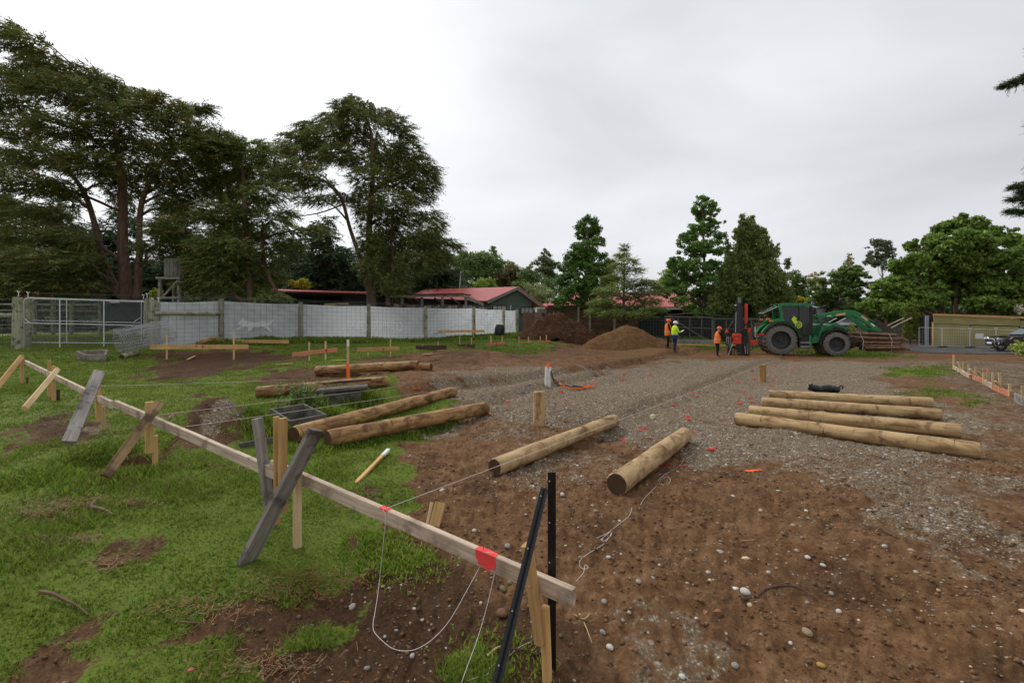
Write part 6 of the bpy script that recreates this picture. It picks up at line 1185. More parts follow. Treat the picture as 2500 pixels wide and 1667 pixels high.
loft([(.10, .42), (.0, .55), (.02, .78), (.10, 1.0), (.35, 1.10), (1.35, 1.20), (4.9, 1.15), (5.0, .9), (5.0, .5), (4.6, .42)], [(.0, .12, .06), (.06, .02, .0), (.9, -.06, 0), (1.74, .02, 0), (1.8, .12, .06)], 'body', CARB)
cabp = [(1.25, 1.18), (2.0, 1.66), (2.3, 1.74), (3.4, 1.72), (3.6, 1.18)]; loft(cabp, [(.14, .0, .0), (.28, .06, .0), (1.52, .06, 0), (1.66, 0, 0)], 'cabin', CARB)
m = MB(); m.prism([C(1.32, .30, 1.23), C(1.32, 1.5, 1.23), C(1.96, 1.46, 1.62), C(1.96, .34, 1.62)], cfw * .02 + Vector((0, 0, .02))); m.build('windscreen', NT('car_glass', .04, .7).color((.22, .25, .27)).m, car)
for y in (.13, 1.67): m = MB(); m.prism([C(1.65, y, 1.24), C(2.1, y, 1.60), C(2.45, y, 1.62), C(2.5, y, 1.24)], csd * .02); m.build('side_window', CABGL, car); m = MB(); m.prism([C(2.56, y, 1.24), C(2.52, y, 1.62), C(3.3, y, 1.60), C(3.42, y, 1.24)], csd * .02); m.build('side_window', CABGL, car)
for x in (.92, 4.0):
    for y in (.13, 1.67): ct = C(x, y, .38); wheel(car, 0, 0, .385, .25, False, GALVD if False else CHROME, ct, A=-csd, rimf=.62); MB().tube([C(x + .47 * math.cos(a), .0 if y < 1 else 1.8, .40 + .47 * math.sin(a)) for a in np.linspace(0, R(180), 12)], .035, 6).build('wheel_arch', BLACKPL, car, True)
for y in (.28, 1.52): m = MB(); m.prism([C(.05 + (.12 if y < 1 else 0), y - .26, .86), C(.02, y + .22, .86), C(.06, y + .22, 1.0), C(.62 if y < 1 else .5, y - .29, 1.06), C(.5, y - .29, .93)], cfw * .05); m.build('headlight', LENS, car)
m = MB(); m.prism([C(.0, .5, .80), C(.0, 1.3, .80), C(.05, 1.3, 1.0), C(.05, .5, 1.0)], cfw * .04); gr2 = m.build('grille', BLACKPL, car); MB().tube([C(-.05, .52, 1.0), C(-.06, .7, .80), C(-.06, 1.1, .80), C(-.05, 1.28, 1.0)], .025, 6).build('grille_trim', CHROME, gr2, True)
for y in (.25, 1.55): MB().cyl(C(-.02, y, .62), C(-.06, y, .62), .085, 12).build('fog_lamp', CHROME, car, True)
MB().tube([C(-.05, .42, .38), C(-.18, .42, .55), C(-.18, .44, .86), C(-.16, .6, .92), C(-.16, 1.2, .92), C(-.18, 1.36, .86), C(-.18, 1.38, .55), C(-.05, 1.38, .38)], .036, 8).build('nudge_bar', CHROME, car, True); MB().box(C(-.2, .9, .62), (.02, .46, .13), CM).build('number_plate', WHITEP, car)
MB().tube([C(1.55, -.06, .42), C(3.3, -.06, .42)], .045, 8).build('side_step', CHROME, car, True); MB().box(C(1.55, -.12, 1.25), (.14, .2, .16), CM, 0, .04).build('wing_mirror', CARB, car); MB().box(C(1.25, -.01, .95), (.16, .015, .05), CM).build('side_badge', CHROME, car)
# ================================================================== trees and shrubs
def leaf_mat(name, trans=.3, rough=.6):
    n = NT(name, rough, .2); c = n.attr('tint', 'Color'); n.color(c); tr = n.n('ShaderNodeBsdfTranslucent'); n.l(c, tr.inputs[0]); mx = n.n('ShaderNodeMixShader'); mx.inputs[0].default_value = trans
    n.l(n.b.outputs[0], mx.inputs[1]); n.l(tr.outputs[0], mx.inputs[2]); n.l(mx.outputs[0], n.t.nodes['Material Output'].inputs[0]); return n.m
LEAF = leaf_mat('foliage', .3); NEEDLE = leaf_mat('needles', .15, .7); GRASSM = leaf_mat('grass_blade', .5, .6)
def bark(name, c1, c2):
    n = NT(name, .95, .1); co = n.co('Object', (1, 1, .22)); f = n.noise(9, 6, co, .7); n.color(n.ramp(f, [(.3, c1), (.7, c2)])).bump(f, 1., .06); return n.m
BARKR = bark('red_brown_bark', (.07, .042, .030), (.23, .145, .11)); BARKG = bark('grey_brown_bark', (.05, .04, .032), (.17, .14, .115)); BARKP = bark('pale_pink_bark', (.16, .11, .08), (.34, .25, .19))
def nrm(a): return a / np.maximum(np.linalg.norm(a, axis=-1, keepdims=True), 1e-9)
def ell_pts(rs, n, c, r, shell=.55):
    d = nrm(rs.normal(size=(n, 3))); k = (shell + (1 - shell) * rs.rand(n)) if shell > .9 else rs.rand(n) ** (1 / (2 + 3 * shell)); return c + d * k[:, None] * r, d
def needles(rs, clumps, axis, per, tl, nl, col, droop, warm=.25):
    """drooping sprays: a twig with short flat needle fans on both sides"""
    VV, FF, TT = [], [], []; off = 0
    for (c, r) in clumps:
        n = max(10, int(per * 3.0 * r[0] * max(r[2], .35) )); p, d = ell_pts(rs, n, c, r, .5)
        out = p - np.array([axis[0], axis[1], 0]); out[:, 2] = 0; out = nrm(out); L = tl * (.6 + .7 * rs.rand(n)); dr = nrm(out + rs.normal(scale=.55, size=(n, 3)) * [1, 1, .45] + [0, 0, -droop] + d * .3)
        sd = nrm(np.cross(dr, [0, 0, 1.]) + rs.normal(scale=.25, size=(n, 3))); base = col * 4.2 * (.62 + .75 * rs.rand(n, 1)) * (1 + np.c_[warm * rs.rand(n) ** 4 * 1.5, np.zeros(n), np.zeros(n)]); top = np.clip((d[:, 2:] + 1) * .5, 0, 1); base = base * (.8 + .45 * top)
        K = 6
        for k in range(K):
            t = (k + .4) / K; q = p + dr * (L * t)[:, None] + np.array([0, 0, -1.]) * (L * droop * .35 * t * t)[:, None]
            for s in (-1, 1):
                a = nrm(dr * .85 + sd * s * .7 + rs.normal(scale=.22, size=(n, 3))); ln = nl * (1.15 - .65 * t) * (.7 + .6 * rs.rand(n)); w = nrm(np.cross(a, [0, 0, 1.]) + rs.normal(scale=.5, size=(n, 3))) * (ln * .14)[:, None]
                V = np.stack([q - w, q + w, q + a * ln[:, None] + [0, 0, -.02]], 1).reshape(-1, 3); VV.append(V); FF.append(np.arange(3 * n).reshape(-1, 3) + off); TT.append(np.repeat(base * (.85 + .3 * rs.rand(n, 1)), 3, 0)); off += 3 * n
    return np.vstack(VV), np.vstack(FF), np.vstack(TT)
def leaves(rs, clumps, dens, size, col, col2, upb=.5, sub=(.28, 7), elong=1.5, up_dir=0., edge=.2):
    VV, FF, TT = [], [], []; off = 0
    for (c, r) in clumps:
        ns = max(8, int(sub[1] * 3.2 * (r[0] * r[2]) ** .8)); sc, sdn = ell_pts(rs, ns, c, np.asarray(r) * .85, .7); n = max(12, int(dens * 1.55 * r[0] * r[2]))
        j = rs.randint(0, ns, n); rr = sub[0] * (.7 + .6 * rs.rand(ns)) * (min(r[0], r[2]) * .9 + .35) * 1.45; off3 = nrm(rs.normal(size=(n, 3))) * (rs.rand(n, 1) ** .45) * [1, 1, .75] * rr[j][:, None]; p = sc[j] + off3
        nn = nrm(nrm(off3) * .8 + rs.normal(scale=.5, size=(n, 3)) + [0, 0, upb]); a = nrm(np.cross(nn, rs.normal(size=(n, 3))) + [0, 0, up_dir]); b = np.cross(nn, a); s = size * (.6 + .8 * rs.rand(n)); a = a * (s * elong / 2)[:, None]; b = b * (s / 2)[:, None]
        V = np.stack([p - a, p + b * .9, p + a, p - b * .9], 1).reshape(-1, 3); cc = np.asarray(col) + (np.asarray(col2) - np.asarray(col)) * (np.clip(.25 + .45 * rs.rand(ns)[j] + .5 * rs.rand(n) * np.clip(nrm(off3)[:, 2], 0, 1) , 0, 1))[:, None]; cc = cc * [3.1, 2.85, 2.6] * (.75 + .5 * rs.rand(n, 1))  # upper leaves of each puff lean to col2: top light put into the tint
        VV.append(V); FF.append(np.arange(4 * n).reshape(-1, 4) + off); TT.append(np.repeat(cc, 4, 0)); off += 4 * n
    return np.vstack(VV), np.vstack(FF), np.vstack(TT)
def limb(m, a, b, r0, r1, rs, sag=.15, n=5):
    a = np.array(a); b = np.array(b); L = np.linalg.norm(b - a); pts = []
    for i in range(n + 1):
        t = i / n; p = a + (b - a) * t + np.array([0, 0, sag * L * math.sin(math.pi * t)]) + rs.normal(scale=.03 * L, size=3) * (0 < i < n); pts.append(Vector(p))
    m.tube(pts, [r0 + (r1 - r0) * i / n for i in range(n + 1)], 6, cap=False)
def tree(name, label, Z, trunks, clumps, style, col, col2=None, D=1.5, seed=1, group=None, barkm=None, cat='tree', limb_r=.09, base_z=None, **k):
    rs = np.random.RandomState(seed); s = Z / FPX; W_ = lambda u, v, dz=0: np.array(P(u, v, Z + dz)) ; tr0 = trunks[0][0]; b = P(tr0[0], tr0[1], Z); z0 = gs(b.x, b.y) if base_z is None else base_z
    o = thing(name, label, cat, Vector((b.x, b.y, z0)), group); cl = []
    for c in clumps:
        u, v, ru, rv = c[:4]; dz = c[4] if len(c) > 4 else rs.uniform(-D, D); p = P(u, v, Z + dz); cl.append((np.array(p), np.array([ru * s, min(ru, max(rv, ru * .8)) * s * .9, rv * s])))
    if style != 'needle' and k.get('fill', 1):
        CC = np.array([c for c, r in cl]); base_n = len(cl)
        for i in range(int(base_n * 1.1)):
            a = rs.randint(base_n); dd_ = np.linalg.norm(CC - CC[a], axis=1); b_ = np.argsort(dd_)[1 + rs.randint(min(4, base_n - 1))] if base_n > 1 else a; t_ = rs.uniform(.25, .75); q = CC[a] * (1 - t_) + CC[b_] * t_; cl.append((q + rs.normal(scale=.12, size=3) * cl[a][1], cl[a][1] * rs.uniform(.45, .75)))
        for i in range(int(base_n * 1.2)):
            a = rs.randint(base_n); q = CC[a] + nrm(rs.normal(size=3) * [1, 1, .9] + [0, 0, .25]) * cl[a][1] * rs.uniform(1.0, 1.3); cl.append((q, cl[a][1] * rs.uniform(.18, .35)))
    tm = MB(); tpts = []
    for i, t in enumerate(trunks):
        ps = [P(u, v, Z + (q[0] if q else 0)) for (u, v, r, *q) in t]; 
        if i == 0: ps[0].z = z0 - .3
        rr = [r * .64 for (u, v, r, *q) in t]; sp = smooth_pts(ps, 4); ri = np.interp(np.linspace(0, 1, len(sp)), np.linspace(0, 1, len(rr)), rr); m_ = MB().tube(sp, list(ri), 10); m_.build('trunk', barkm or BARKG, o, True); tpts += [(np.array(p), r) for p, r in zip(sp, ri)]
    if limb_r:
        TP = np.array([p for p, r in tpts]); m = MB()
        for (c, r) in cl[:len(clumps)]:
            w = np.linalg.norm((TP - c) * [1, 1, 1.6], axis=1) + 3 * np.maximum(0, TP[:, 2] - c[2] + .3 * np.hypot(TP[:, 0] - c[0], TP[:, 1] - c[1])); j = int(np.argmin(w)); r0 = min(tpts[j][1] * .6, limb_r * (1 + r[0] * .35)); limb(m, TP[j], c, r0, r0 * .35, rs)
            for q in range(3): limb(m, c, c + nrm(rs.normal(size=3)) * r * .8, r0 * .35, r0 * .1, rs, .05, 3)
        m.build('limbs', barkm or BARKG, o, True, kind='stuff')
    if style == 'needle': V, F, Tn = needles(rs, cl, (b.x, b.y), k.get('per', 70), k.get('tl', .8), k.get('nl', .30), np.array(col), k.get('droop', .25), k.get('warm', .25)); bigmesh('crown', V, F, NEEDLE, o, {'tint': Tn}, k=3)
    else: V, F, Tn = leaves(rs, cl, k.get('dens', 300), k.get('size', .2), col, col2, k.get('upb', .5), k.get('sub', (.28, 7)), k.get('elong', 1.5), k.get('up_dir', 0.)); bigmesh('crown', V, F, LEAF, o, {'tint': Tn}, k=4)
    return o
NC = (.037, .047, .0150)
# --- big spreading conifer on the left
CL1 = [(10,70,50,12),(60,105,55,14),(105,140,50,16),(20,195,80,22),(110,185,75,24),(200,190,75,24),(160,225,80,24),(265,215,60,24),(330,235,60,20),(250,262,80,22),(30,255,75,22),(390,262,58,22),(455,265,38,12),(492,262,26,7),(330,290,75,22),(60,320,85,22),(170,310,70,22),
 (430,310,55,24),(260,340,80,30),(500,335,55,22),(350,350,70,26),(20,385,80,22),(120,385,75,24),(440,375,60,26),(220,400,70,30),(530,365,50,22),(310,405,70,34),(400,425,60,30),(60,445,80,22),(480,420,70,24),(150,460,60,20),(300,455,50,30),(20,500,75,20),(430,475,65,22),(120,520,70,20),(520,460,55,26),
 (470,525,65,18),(60,565,85,26),(160,585,75,24),(20,620,75,28),(120,640,90,28),(210,640,60,26),(60,690,90,24),(180,700,80,22),(420,560,55,24),(390,600,50,26),(-60,250,60,30),(-60,400,60,30),(-60,560,60,30)]
tree('conifer_tree', 'huge spreading dark conifer with leaning red-brown trunks behind the gate', 29, [[(318,735,.70),(306,690,.52),(300,600,.44),(300,480,.38),(290,380,.28),(270,270,.14)],[(300,728,.42),(262,660,.30),(235,560,.26),(205,470,.22),(150,400,.15),(60,330,.08)],[(335,730,.40),(340,620,.28),(345,500,.24),(380,420,.18),(440,340,.10)],[(300,640,.16),(240,600,.13),(120,545,.11),(20,600,.07)],[(300,520,.14),(180,470,.12),(60,470,.07)],[(345,470,.12),(430,440,.09),(520,450,.05)]],
     CL1, 'needle', NC, D=3.2, seed=11, barkm=BARKR, per=92, tl=.85, nl=.30, droop=.18, limb_r=.12, warm=.55)
CL2 = [(500,360,40,22),(555,350,42,22),(600,368,45,26),(560,400,60,26),(640,380,32,26),(620,425,60,26),(555,450,60,26),(650,470,52,22),(600,490,62,26),(545,520,60,24),(640,535,60,20),(690,520,30,10),(580,565,70,24),(660,580,50,18),(540,600,60,26),(620,620,70,24),(700,600,40,10),(560,655,72,24),(640,670,60,22),(500,690,62,22),(600,705,72,18),(520,640,50,24),(660,725,40,10),(500,722,40,14),(740,560,60,7),(420,500,40,16),(490,600,30,26)]
tree('conifer_tree', 'dense mid-height conifer with drooping sprays between the two big ones', 28, [[(610,735,.34),(606,640,.27),(598,520,.22),(590,400,.12),(585,340,.05)],[(690,735,.22),(650,660,.16),(640,560,.12)],[(608,600,.10),(680,570,.08),(780,555,.05)]], CL2, 'needle', (.042, .055, .0165), D=2.2, seed=12, barkm=BARKR, per=105, tl=.8, nl=.28, droop=.30, warm=.4)
CL3 = [(862,242,18,14),(850,262,34,16),(885,262,40,20),(812,292,42,16),(760,310,40,14),(870,295,60,18),(930,280,26,20),(735,340,52,16),(800,335,62,22),(880,330,55,18),(960,305,30,20),(985,325,26,18),(705,362,34,14),(760,375,62,22),(835,375,50,22),(940,365,50,22),(990,370,42,22),(690,415,42,12),(740,415,60,20),(890,395,50,20),(960,405,60,24),(1022,405,36,20),(1048,420,20,18),(720,452,40,9),(780,445,42,10),(905,435,48,28),(980,445,55,22),(1040,450,32,18),(770,485,46,11),(830,480,36,10),(895,490,40,34),(960,490,48,26),(1020,480,38,16),
 (925,540,46,36),(985,530,50,24),(1050,525,34,14),(1065,550,22,12),(905,590,26,30),(960,590,55,34),(1025,580,48,26),(1075,590,36,12),(1110,598,16,6),(945,640,46,34),(1005,635,50,26),(1060,630,42,18),(900,650,20,26),(960,690,40,24)]
tree('conifer_tree', 'tall open-crowned conifer with a thick reddish trunk behind the mirrored lettering', 34, [[(908,745,.62),(906,690,.50),(900,600,.36),(905,500,.30),(912,400,.24),(905,320,.16),(880,250,.05)],[(905,735,.30),(885,650,.24),(855,560,.20),(835,490,.18),(805,450,.15),(750,425,.08)],[(948,745,.26),(950,700,.22),(962,650,.18),(955,590,.14),(960,520,.09)],[(836,500,.09),(780,520,.07),(715,530,.04)],[(838,500,.07),(880,510,.06),(905,520,.05)],[(910,410,.11),(940,380,.09),(985,350,.04)]],
     CL3, 'needle', (.040, .052, .0165), D=2.4, seed=13, barkm=BARKR, per=84, tl=.85, nl=.30, droop=.42, warm=.45)
# --- dark conifers behind
def back_conifer(lab, u, Z, vtop, vbot, w, seed, col=(.018, .030, .014), nl=.62):
    rs = np.random.RandomState(seed); cl = []; n = 11
    for i in range(n):
        t = i / (n - 1); hw = w * (.12 + .88 * t ** .75); v = vtop + (vbot - vtop) * t
        for k in range(2 + int(t * 3)): cl.append((u + rs.uniform(-.75, .75) * hw, v + rs.uniform(-8, 8), hw * .5 + 6, 11 + 6 * t))
    return tree('conifer_tree', lab, Z, [[(u, vbot + 25, .35), (u, (vtop + vbot) / 2, .22), (u, vtop, .04)]], cl, 'needle', col, D=w * Z / FPX * .7, seed=seed, barkm=BARKG, per=20, tl=1.4, nl=nl, droop=.35, limb_r=.06, warm=.15)
back_conifer('dark layered conifer filling the gap left of the open-crowned conifer', 800, 50, 545, 720, 95, 21); back_conifer('dark layered conifer beside the red house roof', 1055, 52, 560, 720, 72, 22, (.024, .038, .018)); back_conifer('dark conifer behind the open shed', 720, 54, 590, 725, 80, 23); back_conifer('very dark conifer behind the farm shed', 150, 52, 470, 735, 120, 24); back_conifer('very dark conifer behind the rusty cart', 10, 54, 480, 740, 110, 25); back_conifer('very dark conifer behind the water tank', 430, 52, 480, 735, 105, 26)
back_conifer('dark conifer glimpsed between the gate conifers', 290, 56, 480, 735, 100, 27); back_conifer('dark conifer behind the dense mid-height conifer', 570, 55, 500, 735, 90, 28); back_conifer('dark conifer closing the view behind the thick trunk', 920, 53, 575, 725, 80, 29)
def shrub(name, lab, u, v, Z, ru, rv, col, col2, seed, size=.16, dens=420, cat='shrub', group=None, upd=0.):
    rs = np.random.RandomState(seed); cl = [(u + rs.uniform(-.5, .5) * ru, v + rs.uniform(-.45, .5) * rv, ru * rs.uniform(.35, .6), rv * rs.uniform(.35, .6)) for _ in range(7)] + [(u, v, ru * .7, rv * .7)]
    return tree(name, lab, Z, [[(u, v + rv, .08), (u, v, .04)]], cl, 'broad', col, col2, D=ru * Z / FPX * .5, seed=seed, cat=cat, dens=dens, size=size, limb_r=.03, group=group, up_dir=upd)
# --- middle broadleaf trees
GM = ((.028, .060, .014), (.065, .118, .026)); GD = ((.018, .040, .011), (.048, .088, .022)); GL = ((.055, .095, .02), (.13, .18, .04)); GB = ((.030, .055, .020), (.075, .105, .035))
def btree(lab, Z, trunk, cl, cols, seed, **k): return tree('broadleaf_tree', lab, Z, trunk, cl, 'broad', cols[0], cols[1], seed=seed, **k)
btree('tall dark green broadleaf tree standing before the red roofed barn', 43, [[(1433,790,.30),(1432,680,.20),(1435,560,.06)]], [(1440,540,20,16),(1418,552,18,14),(1455,560,18,16),(1430,575,30,16),(1462,590,22,14),(1425,605,34,18),(1455,625,34,18),(1400,630,30,18),(1480,645,26,16),(1385,655,28,18),(1430,655,40,20),(1470,675,36,20),(1495,690,20,16),(1380,685,34,18),(1430,695,46,22),(1395,715,36,18),(1460,715,40,20),(1370,735,26,14),(1420,740,40,16),(1470,745,32,14),(1380,755,20,10)], ((.020,.045,.010),(.055,.105,.022)), 31, D=2.2, dens=1150, size=.125, sub=(.24, 12), limb_r=.07)
btree('tall narrow broadleaf tree with side branches beside the round evergreen', 40, [[(1722,790,.28),(1720,660,.18),(1715,500,.05)]], [(1712,490,20,14),(1735,500,16,10),(1705,512,20,12),(1740,515,18,12),(1718,530,24,14),(1745,545,20,12),(1705,550,24,14),(1725,565,28,14),(1755,575,18,14),(1690,575,26,14),(1720,600,34,14),(1670,585,16,12),(1662,598,12,8),(1750,610,24,16),(1690,615,28,14),(1660,638,26,12),(1640,645,18,9),(1700,645,36,18),(1740,650,28,18),(1660,665,28,14),(1690,680,36,16),(1730,690,32,18),(1640,690,30,16),(1670,710,36,16),(1620,715,22,12),(1710,725,34,18),(1660,735,26,12),(1690,755,30,14),(1720,765,24,12)], GM, 32, D=1.8, dens=1050, size=.125, sub=(.24, 12), limb_r=.07)
rs_ = np.random.RandomState(5); tuft = []
for i in range(96):
    t = rs_.rand() ** .62; hw = 22 + 92 * t; u = 1832 + rs_.uniform(-1, 1) * hw; v = 545 + 215 * t + rs_.uniform(-14, 14) + 26 * ((u - 1832) / 110) ** 2 * (1 - t); tuft.append((u, v, 9 + 5 * t, 25 + 6 * t))
tuft += [(1832 + q[0], 660 + q[1], 42, 42) for q in ((0, 0), (-45, 30), (45, 30), (0, 60), (-60, 75), (60, 75), (0, -50), (25, -20), (-25, -15))] + [(1834, 535, 8, 22), (1819, 540, 8, 20), (1897, 610, 8, 20), (1922, 645, 8, 20), (1775, 600, 8, 22), (1800, 570, 10, 24), (1860, 575, 10, 24)]
btree('big round evergreen with upright tufted shoots behind the post driver', 41, [[(1832,790,.4),(1832,700,.3),(1832,560,.06)]], tuft, ((.026,.044,.013),(.082,.105,.030)), 33, D=3.0, dens=560, size=.135, elong=2.2, up_dir=1.1, limb_r=.05, sub=(.22, 16))
# young cedar with flat layered pads
CED = [(1523,605,10,8),(1520,622,18,7),(1530,640,26,8),(1508,652,24,8),(1540,662,30,8),(1500,678,34,9),(1548,690,36,9),(1515,700,30,9),(1578,690,20,7),(1570,712,34,9),(1485,712,34,9),(1530,722,40,9),(1580,735,34,9),(1600,700,16,6),(1475,738,36,9),(1530,748,44,9),(1590,756,30,8),(1465,760,32,8),(1505,765,36,8),(1555,768,38,8)]
tree('cedar_tree', 'young cedar with flat layered branches and a bare lower trunk by the heaps', 36, [[(1523,805,.20),(1523,740,.15),(1524,660,.08),(1523,594,.02)]], CED, 'needle', (.050, .070, .020), D=1.3, seed=34, barkm=BARKG, per=170, tl=.55, nl=.20, droop=.10, limb_r=.05, warm=.3)
# --- far trees in the middle
for i, (lab, Z, u, v, cl, cols, sz) in enumerate([
 ('rounded green tree crown behind the red house roof', 66, 1185, 700, [(1130,640,34,22),(1165,632,34,22),(1200,635,34,22),(1235,655,26,20),(1150,665,45,22),(1210,670,45,22),(1120,680,30,24),(1180,695,50,18)], ((.05,.085,.03),(.105,.150,.055)), .26),
 ('dull brownish tree between the house and barn', 64, 1245, 700, [(1225,680,26,22),(1250,665,24,22),(1262,690,28,20),(1235,705,34,14)], ((.04,.042,.018),(.080,.075,.032)), .24),
 ('pale green bush above the house ridge', 56, 1180, 705, [(1165,698,20,12),(1185,690,22,14),(1205,700,18,10)], GL, .18),
 ('dark pointed evergreen behind the barn gable', 62, 1330, 690, [(1335,622,12,12),(1322,640,18,14),(1345,650,20,16),(1325,665,26,16),(1350,680,24,18)], ((.03,.045,.02),(.062,.080,.034)), .22),
 ('loose mid green tree behind the house gable', 58, 1300, 740, [(1290,670,30,18),(1320,690,34,20),(1275,700,28,20),(1300,720,40,20),(1340,705,30,24)], GB, .22),
 ('light flowering tree beside the house gable', 52, 1325, 750, [(1310,705,28,18),(1335,720,26,18),(1300,730,26,16),(1330,742,30,12)], ((.055,.085,.035),(.15,.18,.095)), .18),
 ('yellowish conifer behind the young cedar', 60, 1630, 740, [(1640,655,14,14),(1625,672,22,14),(1650,690,26,16),(1612,700,26,18),(1640,720,30,18),(1600,730,26,16)], GL, .2),
 ('grey green tree behind the round evergreen', 58, 1945, 740, [(1940,675,18,16),(1955,690,22,16),(1935,705,28,18),(1960,720,22,18),(1940,735,30,16)], GB, .2),
 ('yellow conifer tip behind the layered green tree', 62, 1990, 720, [(1990,672,14,8),(1983,684,20,9),(1995,694,22,8)], ((.075,.07,.010),(.15,.135,.025)), .16),
 ('golden spire conifer above the layered green tree', 58, 2072, 690, [(2073,622,5,7),(2073,634,8,7),(2072,646,13,7),(2072,657,18,7)], ((.06,.055,.012),(.11,.095,.028)), .15),
 ('dark feathery pine between the layered tree and big ash', 56, 2155, 720, [(2140,590,18,9),(2165,594,14,9),(2150,606,26,9),(2175,612,18,9),(2130,622,22,9),(2165,630,28,10),(2140,642,26,10),(2170,650,22,10),(2120,640,14,8)], ((.030,.048,.028),(.070,.092,.055)), .2),
 ]):
    btree(lab, Z, [[(u, v + 60, .25), (u, v, .18), (u, v - 40, .05)]], cl, cols, 50 + i, D=1.8, dens=520, size=sz * .75, limb_r=.04, base_z=.3, sub=(.26, 9))
btree('layered bright green tree behind the loader arm', 50, [[(2045,800,.3),(2045,720,.2),(2050,660,.06)]], [(2075,655,34,10),(2045,668,44,11),(2095,672,40,11),(2015,690,44,11),(2065,690,50,12),(2115,695,34,12),(1995,712,36,11),(2040,714,55,12),(2095,718,48,12),(2005,735,44,12),(2060,738,60,12),(2110,745,40,12),(2020,756,48,10),(2080,762,50,10)], ((.028,.054,.016),(.080,.125,.035)), 35, D=2.2, dens=700, size=.17, upb=1.0, limb_r=.06)
ASH = [(2345,545,34,20),(2380,548,34,20),(2310,562,36,22),(2360,580,46,24),(2420,570,36,20),(2285,590,34,22),(2330,610,44,24),(2400,600,44,24),(2455,585,34,20),(2240,598,22,14),(2215,605,18,10),(2490,590,32,22),(2275,630,42,24),(2360,640,46,24),(2430,630,40,24),(2480,630,40,24),(2235,640,36,20),(2200,650,30,18),(2300,665,46,24),(2390,670,44,24),(2450,665,40,24),(2500,670,40,26),(2245,680,42,22),(2190,685,32,20),(2345,690,44,22),(2150,705,28,20),(2210,715,40,22),(2280,712,40,20),(2420,700,44,20),(2490,705,40,20),(2170,735,36,20),(2250,745,36,16),(2130,745,26,18),(2440,735,50,18),(2500,740,50,20),(2380,728,40,16),(2330,735,50,16),(2290,738,40,12),(2200,755,40,12),(2400,750,50,14),(2320,640,50,30),(2380,620,50,30),(2260,660,44,26),(2440,690,46,26),(2250,738,44,18,-3),(2410,738,50,18,-3),(2470,748,50,16,-3),(2190,752,40,14,-3),(2300,715,60,30,3.4),(2380,700,60,34,3.4),(2230,705,60,30,3.4),(2460,700,60,34,3.4),(2540,600,40,30),(2560,680,50,40),(2550,760,50,30)]
btree('great spreading green ash tree above the olive shed', 46, [[(2312,800,.40),(2302,760,.30),(2290,720,.24),(2270,650,.14)],[(2335,800,.34),(2333,750,.26),(2340,680,.18),(2360,600,.08)],[(2345,800,.30),(2372,745,.24),(2410,690,.16),(2450,640,.08)]], ASH, ((.026,.050,.010),(.080,.130,.026)), 36, D=3.6, dens=470, size=.20, elong=2.0, upb=.25, limb_r=.10, sub=(.24, 9), barkm=BARKP)
shrub('yellow_shrub', 'bright yellow shrub behind the tractor cab', 1945, 735, 48, 22, 11, (.10,.095,.008), (.19,.175,.018), 61, .14); shrub('yellow_shrub', 'bright yellow-green shrub above the open shed roof', 732, 692, 46, 26, 18, (.085,.098,.006), (.175,.185,.014), 62, .15); shrub('yellow_shrub', 'small yellow-green shrub beside the water tank', 383, 718, 40, 20, 16, (.06,.075,.008), (.12,.13,.02), 63, .13)
shrub('yellow_shrub', 'yellow-green shrub tip behind the iron hut roof', 2008, 742, 60, 20, 7, (.06,.075,.008), (.12,.135,.02), 64, .14); shrub('bush', 'reddish-tipped bush behind the loader elbow', 2120, 770, 48, 22, 14, (.05,.045,.025), (.14,.12,.06), 65, .13); shrub('bush', 'dark green bush between the loader and column conifer', 2180, 775, 46, 30, 22, (.03,.06,.018), (.07,.12,.035), 66, .14); shrub('bush', 'pale green shrub behind the log stack', 2080, 803, 40, 12, 16, (.06,.08,.02), (.15,.17,.06), 67, .10)
shrub('bush', 'leafy young tree above the olive shed roof', 2405, 752, 44, 26, 22, (.05,.075,.02), (.13,.17,.06), 68, .14); shrub('bush', 'pale flowering shrub over the shed end', 2490, 755, 42, 14, 16, (.10,.12,.08), (.34,.36,.30), 69, .12); shrub('bush', 'low garden bush at the yard kerb before the black vehicle', 2500, 852, 27.5, 34, 18, (.055,.085,.02), (.16,.20,.05), 70, .09, 900); shrub('bush', 'dark bush behind the grey palings', 2245, 790, 47, 16, 10, (.03,.055,.018), (.07,.11,.03), 71, .12)
shrub('bush', 'clump of leafy stems in white flower by the log stack', 2075, 838, 31.5, 16, 20, (.02,.03,.012), (.06,.07,.035), 72, .09, 700)
for i, (u, v, Z, ru, rv, lb) in enumerate(((1240, 735, 60, 60, 26, 'hedge mass behind the green house'), (1420, 770, 52, 90, 24, 'hedge mass behind the slab wall'), (1600, 765, 53, 90, 26, 'hedge mass behind the barn end'), (1800, 765, 50, 110, 30, 'hedge mass behind the wire enclosure'), (1960, 775, 56, 60, 26, 'hedge mass behind the iron hut'), (2100, 775, 56, 90, 24, 'hedge mass behind the garden palings'), (2300, 770, 58, 120, 30, 'hedge mass under the ash tree'), (2480, 765, 58, 100, 32, 'hedge mass behind the shed end'))):
    shrub('hedge', 'dark ' + lb, u, v, Z, ru, rv, (.014,.026,.009), (.035,.055,.018), 80 + i, .3, 160, 'hedge')
